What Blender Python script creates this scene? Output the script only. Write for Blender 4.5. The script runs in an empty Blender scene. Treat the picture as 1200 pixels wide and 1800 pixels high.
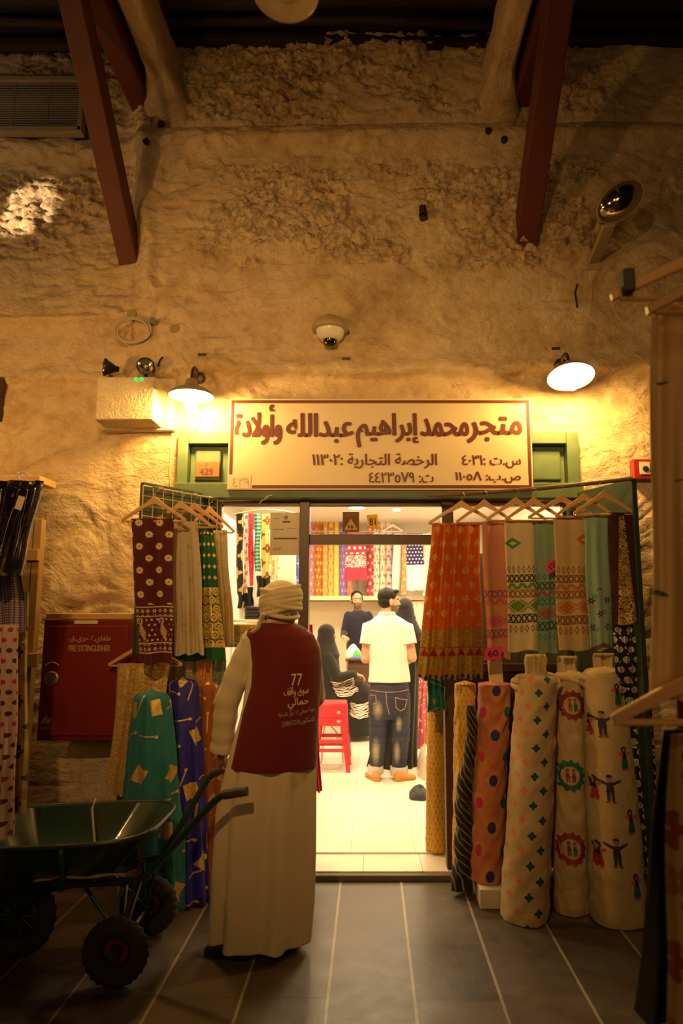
import bpy, bmesh, math, random
import numpy as np
from mathutils import Vector, Matrix
from mathutils.bvhtree import BVHTree
SC = bpy.context.scene
COL = SC.collection
PI = math.pi
# ------------------------------------------------------------------ camera
EYE = Vector((0, 0, 1.6)); TILT = math.radians(8.3); FPX = 1200.0; PCX, PCY = 650.0, 900.0
cam = bpy.data.cameras.new('camera'); cam.lens = 24; cam.sensor_width = 36; cam.sensor_fit = 'AUTO'
cam.shift_x = -(PCX - 600) / 1800; cam.clip_start = .05; cam.clip_end = 60
cam.dof.use_dof = True; cam.dof.focus_distance = 4.3; cam.dof.aperture_fstop = 3.5
cam_o = bpy.data.objects.new('camera', cam); COL.objects.link(cam_o)
cam_o.location = EYE; cam_o.rotation_euler = (PI / 2 + TILT, 0, 0); SC.camera = cam_o
# ------------------------------------------------------------------ world, lights, exposure
SC.view_settings.view_transform = 'Standard'; SC.view_settings.look = 'None'
SC.view_settings.gamma = 1; SC.view_settings.use_curve_mapping = False; SC.view_settings.exposure = 0.0
wd = bpy.data.worlds.new('night'); SC.world = wd; wd.use_nodes = True
wd.node_tree.nodes['Background'].inputs[0].default_value = (1, .55, .2, 1)
wd.node_tree.nodes['Background'].inputs[1].default_value = .004
SC.cycles.max_bounces = 8; SC.cycles.transparent_max_bounces = 16; SC.cycles.caustics_reflective = False; SC.cycles.caustics_refractive = False
SC.cycles.sample_clamp_indirect = 6
def light(kind, name, loc, power, color, size=.1, target=None, **kw):
    l = bpy.data.lights.new(name, kind); l.energy = power; l.color = color
    if kind == 'AREA': l.size = size
    else: l.shadow_soft_size = size
    for k, v in kw.items(): setattr(l, k, v)
    o = bpy.data.objects.new(name, l); COL.objects.link(o); o.location = loc
    if target is not None: o.rotation_euler = (Vector(target) - Vector(loc)).to_track_quat('-Z', 'Y').to_euler()
    return o
WARM = (1, .50, .12); SHOP = (1, .76, .44)
BULB = 540.0                     # emission of the gooseneck bulbs
# lamps of the alley beyond the frame (opposite wall, left neighbour) and added fills
light('SPOT', 'alley_lamp', (-.6, -.3, 3.35), 330, (1, .55, .18), .05, (-.1, 4.4, 2.35), spot_size=math.radians(72), spot_blend=1.0)
light('AREA', 'front_fill', (.5, -2.6, 2.6), 22, (1, .56, .21), 1.6, (.0, 4.5, 1.9))  # added fill from the camera side, brightens the garments
light('POINT', 'neighbour_lamp', (-3.5, 3.3, 4.2), 13, (1, .64, .32), .08)
light('SPOT', 'upper_wall_fill', (-2.6, .8, 2.9), 130, (1, .50, .14), .08, (-.3, 4.5, 3.9), spot_size=math.radians(64), spot_blend=1.0)  # added spot, rakes and brightens the upper wall from the left
light('POINT', 'alley_lamp', (1.2, -.6, 3.4), 8, (1, .5, .14), .12)
light('POINT', 'neighbour_lamp', (-2.62, 3.55, 2.85), 24, WARM, .06)
light('SPOT', 'neighbour_spot', (-3.6, 3.2, 3.2), 420, (1, .72, .42), .01, (-2.49, 4.5, 4.42), spot_size=math.radians(9.5), spot_blend=.5)
# ceiling panels of the shop
for i, (x, y) in enumerate(((-.7, 5.5), (.5, 5.5), (-.5, 7.0), (.7, 7.0), (-.5, 9.0), (.9, 9.0))):
    light('AREA', 'shop_ceiling_light', (x, y, 2.86), 46, SHOP, .45, (x, y, 0))
# ------------------------------------------------------------------ projection planning
UPV = Vector((0, -math.sin(TILT), math.cos(TILT))); FWD = Vector((0, math.cos(TILT), math.sin(TILT)))
def ray(px, py): return Vector(((px - PCX) / FPX, 0, 0)) + UPV * ((PCY - py) / FPX) + FWD
def at(px, py, Y):
    d = ray(px, py); return EYE + d * (Y / d.y)
def atz(px, py, Z):
    d = ray(px, py); return EYE + d * ((Z - EYE.z) / d.z)
def scale_at(py, Y): return at(1850, py, Y).x / 1200     # metres per pixel there
# ------------------------------------------------------------------ numpy noise
def _h(ix, iy, seed):
    n = (ix.astype(np.int64) * 374761393 + iy.astype(np.int64) * 668265263 + seed * 974711) & 0x7fffffff
    n = ((n ^ (n >> 13)) * 1274126177) & 0x7fffffff
    return ((n ^ (n >> 16)) & 0xffff) / 65535.0
def vnoise(x, y, seed=0):
    x = np.asarray(x, float); y = np.asarray(y, float); ix = np.floor(x); iy = np.floor(y); fx = x - ix; fy = y - iy
    fx = fx * fx * (3 - 2 * fx); fy = fy * fy * (3 - 2 * fy)
    a = _h(ix, iy, seed); b = _h(ix + 1, iy, seed); c = _h(ix, iy + 1, seed); d = _h(ix + 1, iy + 1, seed)
    return (a + (b - a) * fx) * (1 - fy) + (c + (d - c) * fx) * fy
def fbm(x, y, oct=4, seed=0):
    s = 0; a = .5; f = 1
    for i in range(oct): s = s + a * (vnoise(x * f, y * f, seed + i * 17) - .5); a *= .5; f *= 2.03
    return s
def voro(x, y, seed=0):
    ix = np.floor(x); iy = np.floor(y); f1 = np.full(x.shape, 9.); f2 = np.full(x.shape, 9.); cid = np.zeros(x.shape)
    for dx in (-1, 0, 1):
        for dy in (-1, 0, 1):
            cx = ix + dx; cy = iy + dy
            px = cx + _h(cx, cy, seed); py = cy + _h(cx, cy, seed + 5)
            d = np.hypot(px - x, py - y); r = _h(cx, cy, seed + 9)
            new = d < f1; f2 = np.where(new, f1, np.minimum(f2, d)); cid = np.where(new, r, cid); f1 = np.where(new, d, f1)
    return f1, f2, cid
def sstep(a, b, x):
    t = np.clip((x - a) / (b - a), 0, 1); return t * t * (3 - 2 * t)
# ------------------------------------------------------------------ node expressions
class E:
    def __init__(s, b, so): s.b = b; s.so = so
    def __add__(s, o): return s.b.op('ADD', s, o)
    __radd__ = __add__
    def __sub__(s, o): return s.b.op('SUBTRACT', s, o)
    def __rsub__(s, o): return s.b.op('SUBTRACT', o, s)
    def __mul__(s, o): return s.b.op('MULTIPLY', s, o)
    __rmul__ = __mul__
    def __truediv__(s, o): return s.b.op('DIVIDE', s, o)
    def __lt__(s, o): return s.b.op('LESS_THAN', s, o)
    def __gt__(s, o): return s.b.op('GREATER_THAN', s, o)
    def __abs__(s): return s.b.op('ABSOLUTE', s)
class MB_:
    """a procedural material under construction"""
    def __init__(s, name):
        s.m = bpy.data.materials.new(name); s.m.use_nodes = True; s.nt = s.m.node_tree
        s.p = s.nt.nodes['Principled BSDF']; s.tc = s.nt.nodes.new('ShaderNodeTexCoord')
    def op(s, o, a, b=0.0, c=None):
        n = s.nt.nodes.new('ShaderNodeMath'); n.operation = o
        for i, x in enumerate((a, b, c)):
            if x is None: continue
            if isinstance(x, E): s.nt.links.new(x.so, n.inputs[i])
            else: n.inputs[i].default_value = x
        return E(s, n.outputs[0])
    def f(s, o, a, b=0.0): return s.op(o, a, b)
    def fract(s, a): return s.op('FRACT', a)
    def floor(s, a): return s.op('FLOOR', a)
    def sep(s, so):
        n = s.nt.nodes.new('ShaderNodeSeparateXYZ'); s.nt.links.new(so, n.inputs[0]); return [E(s, x) for x in n.outputs]
    def uv(s): return s.sep(s.tc.outputs['UV'])[:2]
    def xyz(s): return s.sep(s.tc.outputs['Object'])
    def comb(s, x, y, z=0.0):
        n = s.nt.nodes.new('ShaderNodeCombineXYZ')
        for i, v in enumerate((x, y, z)):
            if isinstance(v, E): s.nt.links.new(v.so, n.inputs[i])
            else: n.inputs[i].default_value = v
        return n.outputs[0]
    def noise(s, scale, detail=3, vec=None, rough=.55, dist=0):
        n = s.nt.nodes.new('ShaderNodeTexNoise'); n.inputs['Scale'].default_value = scale; n.inputs['Detail'].default_value = detail
        n.inputs['Roughness'].default_value = rough; n.inputs['Distortion'].default_value = dist
        s.nt.links.new(vec if vec is not None else s.tc.outputs['Object'], n.inputs['Vector']); return E(s, n.outputs['Fac'])
    def voronoi(s, scale, vec=None, out='Distance', feature='F1'):
        n = s.nt.nodes.new('ShaderNodeTexVoronoi'); n.inputs['Scale'].default_value = scale; n.feature = feature
        s.nt.links.new(vec if vec is not None else s.tc.outputs['Object'], n.inputs['Vector'])
        return E(s, n.outputs[out])
    def rnd(s, vec):
        n = s.nt.nodes.new('ShaderNodeTexWhiteNoise'); s.nt.links.new(vec, n.inputs['Vector']); return E(s, n.outputs['Value'])
    def mix(s, f, a, b):
        n = s.nt.nodes.new('ShaderNodeMix'); n.data_type = 'RGBA'
        for i, v in ((0, f), (6, a), (7, b)):
            if isinstance(v, E): v = v.so
            if isinstance(v, (int, float)): n.inputs[i].default_value = v
            elif isinstance(v, tuple): n.inputs[i].default_value = (*v[:3], 1)
            else: s.nt.links.new(v, n.inputs[i])
        return n.outputs[2]
    def ramp(s, f, *stops):
        n = s.nt.nodes.new('ShaderNodeValToRGB'); r = n.color_ramp
        while len(r.elements) < len(stops): r.elements.new(.5)
        for e, (p, c) in zip(r.elements, stops): e.position = p; e.color = (*c, 1)
        s.nt.links.new(f.so, n.inputs[0]); return n.outputs[0]
    def put(s, inp, v):
        if isinstance(v, E): v = v.so
        if isinstance(v, bpy.types.NodeSocket): s.nt.links.new(v, s.p.inputs[inp])
        elif isinstance(v, tuple): s.p.inputs[inp].default_value = (*v[:3], 1)
        else: s.p.inputs[inp].default_value = v
    def bump(s, h, strength=.3, dist=.01):
        n = s.nt.nodes.new('ShaderNodeBump'); n.inputs['Strength'].default_value = strength; n.inputs['Distance'].default_value = dist
        s.nt.links.new(h.so, n.inputs['Height']); s.nt.links.new(n.outputs[0], s.p.inputs['Normal'])
    # ---- motifs in metres
    def cell(s, u, v, cu, cv, stag=.5):
        vv = v / cv; r = s.floor(vv); k = s.op('MODULO', s.op('ABSOLUTE', r), 2.0)
        uu = u / cu + k * stag
        return (s.fract(uu) - .5) * cu, (s.fract(vv) - .5) * cv, s.floor(uu), r
    def rad(s, x, y): return s.op('SQRT', x * x + y * y)
    def flower(s, x, y, R, n=8, depth=.28, hole=.2):
        rr = s.rad(x, y); a = s.op('ARCTAN2', y, x)
        m = rr < (s.op('COSINE', a * n) * (depth * R) + R * (1 - depth))
        return m * (rr > R * hole) if hole else m
    def diamond(s, x, y, rx, ry): return (abs(x) / rx + abs(y) / ry) < 1.0
    def band(s, v, a, b): return (v > a) * (v < b)
    def OR(s, *a):
        r = a[0]
        for x in a[1:]: r = s.op('MAXIMUM', r, x)
        return r
    def saw(s, u, c): return abs(s.fract(u / c) - .5) * 2.0
_plain = {}
def pm(name, color, rough=.6, metal=0., var=.12, scale=9., bump=0., bscale=40., coat=0., emit=0., spec=.5, trans=0.):
    if name in _plain: return _plain[name]
    b = MB_(name); c = tuple(color)
    n = b.noise(scale, 4)
    dark = tuple(x * (1 - var) for x in c); lite = tuple(min(1, x * (1 + var)) for x in c)
    b.put('Base Color', b.mix(n, dark, lite)); b.put('Roughness', rough); b.put('Metallic', metal)
    b.put('Specular IOR Level', spec); b.put('Coat Weight', coat); b.put('Transmission Weight', trans)
    if bump: b.bump(b.noise(bscale, 4), bump, .004)
    if emit: b.put('Emission Color', c); b.put('Emission Strength', emit)
    _plain[name] = b.m; return b.m
def fab(name, fn, rough=.85, weave=.15, sheer=0.):
    """fabric: fn(b,u,v) -> colour socket or (colour, metal mask); u, v in metres"""
    if name in _plain: return _plain[name]
    b = MB_(name); u, v = b.uv(); r = fn(b, u, v); mk = None
    if isinstance(r, tuple) and len(r) == 2: r, mk = r
    b.put('Base Color', r); b.put('Sheen Weight', .15); b.put('Specular IOR Level', .25)
    if mk is not None: b.put('Metallic', mk * .4); b.put('Roughness', (1.0 - mk) * (rough - .36) + .36)
    else: b.put('Roughness', rough)
    h = b.noise(260, 2, b.comb(u, v)) * .4 + b.noise(28, 3, b.comb(u, v * .5)) * 1.0
    if mk is not None: h = h + mk * (b.noise(420, 1, b.comb(u, v)) * 2.5 + .6)
    b.bump(h, weave, .004)
    if sheer:                                     # thin cloth lets light through
        t = b.nt.nodes.new('ShaderNodeBsdfTranslucent'); mx = b.nt.nodes.new('ShaderNodeMixShader'); mx.inputs[0].default_value = sheer
        if isinstance(r, E): r = r.so
        b.nt.links.new(r, t.inputs['Color']); b.nt.links.new(b.p.outputs[0], mx.inputs[1]); b.nt.links.new(t.outputs[0], mx.inputs[2])
        b.nt.links.new(mx.outputs[0], b.nt.nodes['Material Output'].inputs['Surface'])
    _plain[name] = b.m; return b.m
# ------------------------------------------------------------------ mesh builder
class G:
    def __init__(s): s.v = []; s.f = []; s.uv = {}; s.mi = []; s.cur = 0
    def add(s, vs, fs, uvs=None):
        o = len(s.v); s.v += [tuple(p) for p in vs]
        for k, f in enumerate(fs):
            s.f.append(tuple(i + o for i in f)); s.mi.append(s.cur)
            if uvs is not None: s.uv[len(s.f) - 1] = [uvs[i] for i in f] if not isinstance(uvs[0], list) else uvs[k]
        return s
    def box(s, c, size, R=None, bev=0):
        x, y, z = (a / 2 for a in size); c = Vector(c)
        vs = [Vector((a, b, d)) for a in (-x, x) for b in (-y, y) for d in (-z, z)]
        if R is not None: vs = [R @ p for p in vs]
        return s.add([p + c for p in vs], [(0, 1, 3, 2), (4, 6, 7, 5), (0, 4, 5, 1), (2, 3, 7, 6), (0, 2, 6, 4), (1, 5, 7, 3)])
    def bar(s, a, b, w, h, up=(0, 0, 1)):
        a = Vector(a); b = Vector(b); d = (b - a).normalized(); upv = Vector(up)
        if abs(d.dot(upv)) > .98: upv = Vector((0, 1, 0))
        x = d.cross(upv).normalized(); z = x.cross(d).normalized()
        vs = [p + x * i * w / 2 + z * j * h / 2 for p in (a, b) for i, j in ((-1, -1), (1, -1), (1, 1), (-1, 1))]
        return s.add(vs, [(0, 1, 2, 3), (7, 6, 5, 4), (0, 4, 5, 1), (1, 5, 6, 2), (2, 6, 7, 3), (3, 7, 4, 0)])
    def tube(s, pts, r, seg=10, cap=True, flat=1.0, closed=False):
        pts = [Vector(p) for p in pts]; n = len(pts); rs = [r] * n if isinstance(r, (int, float)) else list(r)
        vs = []; prev = None
        for i, p in enumerate(pts):
            if closed: d = pts[(i + 1) % n] - pts[i - 1]
            else: d = pts[min(i + 1, n - 1)] - pts[max(i - 1, 0)]
            d = d.normalized() if d.length > 1e-9 else Vector((0, 0, 1))
            if prev is None:
                a = Vector((0, 0, 1)) if abs(d.z) < .9 else Vector((1, 0, 0)); x = d.cross(a).normalized()
            else:
                x = (prev - d * prev.dot(d)).normalized()
            prev = x; y = d.cross(x)
            for k in range(seg):
                t = 2 * PI * k / seg; vs.append(p + x * math.cos(t) * rs[i] + y * math.sin(t) * rs[i] * flat)
        fs = []
        for i in range(n if closed else n - 1):
            j = (i + 1) % n
            for k in range(seg): fs.append((i * seg + k, i * seg + (k + 1) % seg, j * seg + (k + 1) % seg, j * seg + k))
        if cap and not closed: fs += [tuple(range(seg))[::-1], tuple((n - 1) * seg + k for k in range(seg))]
        return s.add(vs, fs)
    def lathe(s, prof, seg=32, M=None):
        """prof: (r, z) pairs about the Z axis, placed by matrix M"""
        M = M or Matrix(); vs = []; n = len(prof)
        for r, z in prof:
            for k in range(seg): t = 2 * PI * k / seg; vs.append(M @ Vector((r * math.cos(t), r * math.sin(t), z)))
        fs = [(i * seg + k, i * seg + (k + 1) % seg, (i + 1) * seg + (k + 1) % seg, (i + 1) * seg + k) for i in range(n - 1) for k in range(seg)]
        return s.add(vs, fs)
    def ell(s, c, r, seg=20, rings=12, R=None):
        c = Vector(c); vs = []; fs = []
        if isinstance(r, (int, float)): r = (r, r, r)
        for i in range(rings + 1):
            a = PI * i / rings
            for k in range(seg):
                t = 2 * PI * k / seg; p = Vector((r[0] * math.sin(a) * math.cos(t), r[1] * math.sin(a) * math.sin(t), r[2] * math.cos(a)))
                vs.append((R @ p if R is not None else p) + c)
        for i in range(rings):
            for k in range(seg): fs.append((i * seg + k, (i + 1) * seg + k, (i + 1) * seg + (k + 1) % seg, i * seg + (k + 1) % seg))
        return s.add(vs, fs)
    def loft(s, rings, cap=True, uvs=None, close=True):
        """rings: lists of points of equal length"""
        n = len(rings[0]); vs = [p for r in rings for p in r]; fs = []; fu = []
        for i in range(len(rings) - 1):
            for k in range(n if close else n - 1):
                q = (k + 1) % n; fs.append((i * n + k, i * n + q, (i + 1) * n + q, (i + 1) * n + k))
                if uvs: fu.append([uvs[i][k], uvs[i][k + 1], uvs[i + 1][k + 1], uvs[i + 1][k]])
        if cap and close:
            fs += [tuple(range(n))[::-1], tuple((len(rings) - 1) * n + k for k in range(n))]
            if uvs: fu += [[uvs[0][k] for k in range(n)][::-1], [uvs[-1][k] for k in range(n)]]
        return s.add(vs, fs, fu if uvs else None)
    def prism(s, outline, M, th):
        """outline of (x, y) in M's XY plane, extruded th along M's Z"""
        n = len(outline); vs = [M @ Vector((x, y, z)) for z in (0, th) for x, y in outline]
        fs = [tuple(range(n))[::-1], tuple(range(n, 2 * n))] + [(k, (k + 1) % n, n + (k + 1) % n, n + k) for k in range(n)]
        return s.add(vs, fs)
    def build(s, name, mats, parent=None, smooth=False, bevel=0, sub=0, recenter=True, fix=True):
        me = bpy.data.meshes.new(name); me.from_pydata(s.v, [], s.f); mats = mats if isinstance(mats, (list, tuple)) else [mats]
        for m in mats: me.materials.append(m)
        me.polygons.foreach_set('material_index', s.mi)
        if s.uv:
            l = me.uv_layers.new(name='uv')
            for fi, us in s.uv.items():
                p = me.polygons[fi]
                for k, u in enumerate(us): l.data[p.loop_start + k].uv = u
        if fix:
            bm = bmesh.new(); bm.from_mesh(me); bmesh.ops.remove_doubles(bm, verts=bm.verts, dist=1e-6); bmesh.ops.recalc_face_normals(bm, faces=bm.faces); bm.to_mesh(me); bm.free()
        if smooth:
            me.polygons.foreach_set('use_smooth', [True] * len(me.polygons))
            if smooth != 'all': me.set_sharp_from_angle(angle=math.radians(smooth if smooth > 1 else 45))
        return link(name, me, parent, bevel, sub, recenter)
def link(name, me, parent=None, bevel=0, sub=0, recenter=True):
    o = bpy.data.objects.new(name, me); COL.objects.link(o)
    if parent is not None:
        o.parent = parent; o.matrix_parent_inverse = WM[parent.name].inverted(); WM[o.name] = Matrix()
    elif recenter and len(me.vertices):
        co = np.empty(len(me.vertices) * 3); me.vertices.foreach_get('co', co); co = co.reshape(-1, 3)
        c = (co.min(0) + co.max(0)) / 2; c[2] = co[:, 2].min(); co -= c; me.vertices.foreach_set('co', co.ravel()); o.location = c
        WM[o.name] = Matrix.Translation(Vector(c))
    else: WM[o.name] = Matrix()
    if bevel:
        m = o.modifiers.new('bevel', 'BEVEL'); m.width = bevel; m.segments = 2; m.limit_method = 'ANGLE'
    if sub:
        m = o.modifiers.new('subdivision', 'SUBSURF'); m.levels = sub; m.render_levels = sub
    return o
WM = {}
def thing(name, label, cat, loc, group=None):
    o = bpy.data.objects.new(name, None); COL.objects.link(o); o.location = loc; o.empty_display_size = .1
    WM[o.name] = Matrix.Translation(Vector(loc)); return tag(o, label, cat, group)
def tag(o, label, cat, group=None, kind=None):
    o['label'] = label; o['category'] = cat
    if group: o['group'] = group
    if kind: o['kind'] = kind
    return o
def struct(o):
    o['kind'] = 'structure'; return o
def lab(o, l): o['label'] = l; return o
def copy_tree(o, parent=None):
    c = o.copy(); COL.objects.link(c)
    if parent is not None: c.parent = parent
    for ch in list(o.children): copy_tree(ch, c)
    return c
# ------------------------------------------------------------------ lettering
ARAB = {}
for ch, b0, n in (('ء',0xFE80,1),('آ',0xFE81,2),('أ',0xFE83,2),('ؤ',0xFE85,2),('إ',0xFE87,2),('ئ',0xFE89,4),('ا',0xFE8D,2),('ب',0xFE8F,4),('ة',0xFE93,2),('ت',0xFE95,4),('ث',0xFE99,4),('ج',0xFE9D,4),('ح',0xFEA1,4),('خ',0xFEA5,4),('د',0xFEA9,2),('ذ',0xFEAB,2),('ر',0xFEAD,2),('ز',0xFEAF,2),('س',0xFEB1,4),('ش',0xFEB5,4),('ص',0xFEB9,4),('ض',0xFEBD,4),('ط',0xFEC1,4),('ظ',0xFEC5,4),('ع',0xFEC9,4),('غ',0xFECD,4),('ف',0xFED1,4),('ق',0xFED5,4),('ك',0xFED9,4),('ل',0xFEDD,4),('م',0xFEE1,4),('ن',0xFEE5,4),('ه',0xFEE9,4),('و',0xFEED,2),('ى',0xFEEF,2),('ي',0xFEF1,4),('لا',0xFEFB,2)):
    ARAB[ch] = [chr(b0 + i) for i in range(n)]
def arabic(s):
    t = []; i = 0
    while i < len(s):
        if s[i:i + 2] == 'لا': t.append('لا'); i += 2
        else: t.append(s[i]); i += 1
    out = []
    for k, c in enumerate(t):
        if c not in ARAB: out.append(c); continue
        pv = k > 0 and t[k - 1] in ARAB and len(ARAB[t[k - 1]]) == 4
        nx = k < len(t) - 1 and t[k + 1] in ARAB and len(ARAB[t[k + 1]]) > 1
        fm = ARAB[c]
        out.append(fm[((3 if nx else 1) if pv else (2 if nx else 0)) if len(fm) == 4 else (1 if pv and len(fm) == 2 else 0)])
    return ''.join(reversed(out))
def letters(body, w, h, M, bold=0., th=.001, space=1.):
    """flat lettering filling a w x h box in M's XY plane (origin at box centre), as a G"""
    cu = bpy.data.curves.new('lettering', 'FONT'); cu.body = body; cu.resolution_u = 4; cu.space_character = space
    ob = bpy.data.objects.new('lettering', cu); COL.objects.link(ob)
    dg = bpy.context.evaluated_depsgraph_get(); me = bpy.data.meshes.new_from_object(ob.evaluated_get(dg))
    bpy.data.objects.remove(ob); bpy.data.curves.remove(cu)
    vs = [v.co.copy() for v in me.vertices]; fs = [tuple(p.vertices) for p in me.polygons]; bpy.data.meshes.remove(me)
    x0 = min(v.x for v in vs); x1 = max(v.x for v in vs); y0 = min(v.y for v in vs); y1 = max(v.y for v in vs)
    bx = bold * w; by = bold * w * .5
    sx = (w - 2 * bx) / (x1 - x0); sy = (h - 2 * by) / (y1 - y0)
    g = G(); offs = [(0, 0)]
    if bold: offs = [(0, 0)] + [(math.cos(a) * q, math.sin(a) * q) for q, n in ((1, 8), (.5, 4)) for a in [2 * PI * k / n for k in range(n)]]
    for i, (dx, dy) in enumerate(offs):
        g.add([M @ Vector(((v.x - (x0 + x1) / 2) * sx + dx * bx, (v.y - (y0 + y1) / 2) * sy + dy * by, th + i * .00006)) for v in vs], fs)
    return g
def facing(c, xdir=(1, 0, 0), zdir=(0, -1, 0)):
    """matrix whose XY plane faces zdir (towards the viewer), X along xdir"""
    z = Vector(zdir).normalized(); x = Vector(xdir).normalized(); y = z.cross(x).normalized(); x = y.cross(z)
    return Matrix.Translation(Vector(c)) @ Matrix((x, y, z)).transposed().to_4x4()
def px_letters(body, x0, x1, y0, y1, Y, bold=0., th=.001):
    a = at(x0, y1, Y); b = at(x1, y0, Y); c = (a + b) / 2
    return letters(body, b.x - a.x, b.z - a.z, facing(c), bold, th)
def onto(g, objs, off=.002, sub=0, d=(0, 1, 0), back=2.0):
    """drape a flat G onto target objects by casting along d"""
    bm = bmesh.new(); vs = [bm.verts.new(p) for p in g.v]
    for f, mi in zip(g.f, g.mi):
        try: bm.faces.new([vs[i] for i in f]).material_index = mi
        except ValueError: pass
    if sub:
        bmesh.ops.triangulate(bm, faces=bm.faces)
        for _ in range(4):
            es = [e for e in bm.edges if e.calc_length() > sub]
            if not es: break
            bmesh.ops.subdivide_edges(bm, edges=es, cuts=1); bmesh.ops.triangulate(bm, faces=bm.faces)
    trees = []
    for o in objs:
        me = o.data; M = WM.get(o.name, Matrix()) if o.parent is None else Matrix()
        trees.append(BVHTree.FromPolygons([M @ v.co for v in me.vertices], [tuple(p.vertices) for p in me.polygons]))
    d = Vector(d).normalized(); dead = []
    lay = {}
    for v in bm.verts:
        best = None
        for t in trees:
            h = t.ray_cast(v.co - d * back, d)
            if h[0] is not None and (best is None or h[3] < best[1]): best = (h[0], h[3])
        if best is None: dead.append(v)
        else: lay[v] = best[0] - d * (off + (v.co.y * 0))
    for v, p in lay.items(): v.co = p
    bmesh.ops.delete(bm, geom=dead, context='VERTS')
    r = G(); bm.verts.index_update()
    idx = {v: i for i, v in enumerate(bm.verts)}; r.v = [tuple(v.co) for v in bm.verts]
    for f in bm.faces: r.f.append(tuple(idx[v] for v in f.verts)); r.mi.append(f.material_index)
    bm.free(); return r
def remesh(g, voxel, smooth=2):
    """fuse the closed shapes of a G into one continuous surface, return its mesh"""
    me = bpy.data.meshes.new('fused'); me.from_pydata(g.v, [], g.f)
    bm = bmesh.new(); bm.from_mesh(me); bmesh.ops.recalc_face_normals(bm, faces=bm.faces); bm.to_mesh(me); bm.free()
    o = bpy.data.objects.new('fused', me); COL.objects.link(o)
    m = o.modifiers.new('r', 'REMESH'); m.mode = 'VOXEL'; m.voxel_size = voxel
    if smooth: s = o.modifiers.new('s', 'SMOOTH'); s.iterations = smooth; s.factor = .5
    dg = bpy.context.evaluated_depsgraph_get(); r = bpy.data.meshes.new_from_object(o.evaluated_get(dg))
    bpy.data.objects.remove(o); bpy.data.meshes.remove(me)
    r.polygons.foreach_set('use_smooth', [True] * len(r.polygons)); return r
# ================================================================== SETTING
def plaster():
    b = MB_('rough_lime_plaster'); b.tc
    n1 = b.noise(1.7, 6, rough=.62); n2 = b.noise(9, 6, rough=.7, dist=.6); n3 = b.noise(60, 5, rough=.7)
    c = b.ramp(n1 * .55 + n2 * .45, (.30, (.34, .22, .11)), (.44, (.58, .42, .24)), (.56, (.74, .58, .37)), (.72, (.56, .41, .24)))
    geo = b.nt.nodes.new('ShaderNodeAttribute'); geo.attribute_name = 'stone'
    st = E(b, geo.outputs['Fac'])
    n5 = b.noise(15, 6, rough=.65, dist=1.2); c = b.mix(b.f('MINIMUM', st * b.f('MAXIMUM', (n5 - .44) * 7.0, 0.0), .85), c, b.ramp(n2, (.35, (.20, .135, .075)), (.65, (.40, .28, .16))))
    b.put('Base Color', c); b.put('Roughness', .93); b.put('Specular IOR Level', .15)
    xx, yy, zz = b.xyz(); sw = b.noise(1.6, 2); sv = b.comb(xx * 1.2 + zz * .6 + sw * .3, yy, zz * 1.8 - xx * .3 + sw * .45)
    b.bump(b.noise(4.5, 6, sv, dist=.7, rough=.62) * 1.3 + b.noise(15, 5, sv, dist=.9) * .40 + n3 * .15, .8, .035); return b.m
PLASTER = plaster()
def wall_zone(px0, px1, py0, py1):                # band of the facade by photo rows
    a = at(px0, py1, 4.5); c = at(px1, py0, 4.5); return a.x, c.x, a.z, c.z
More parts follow.
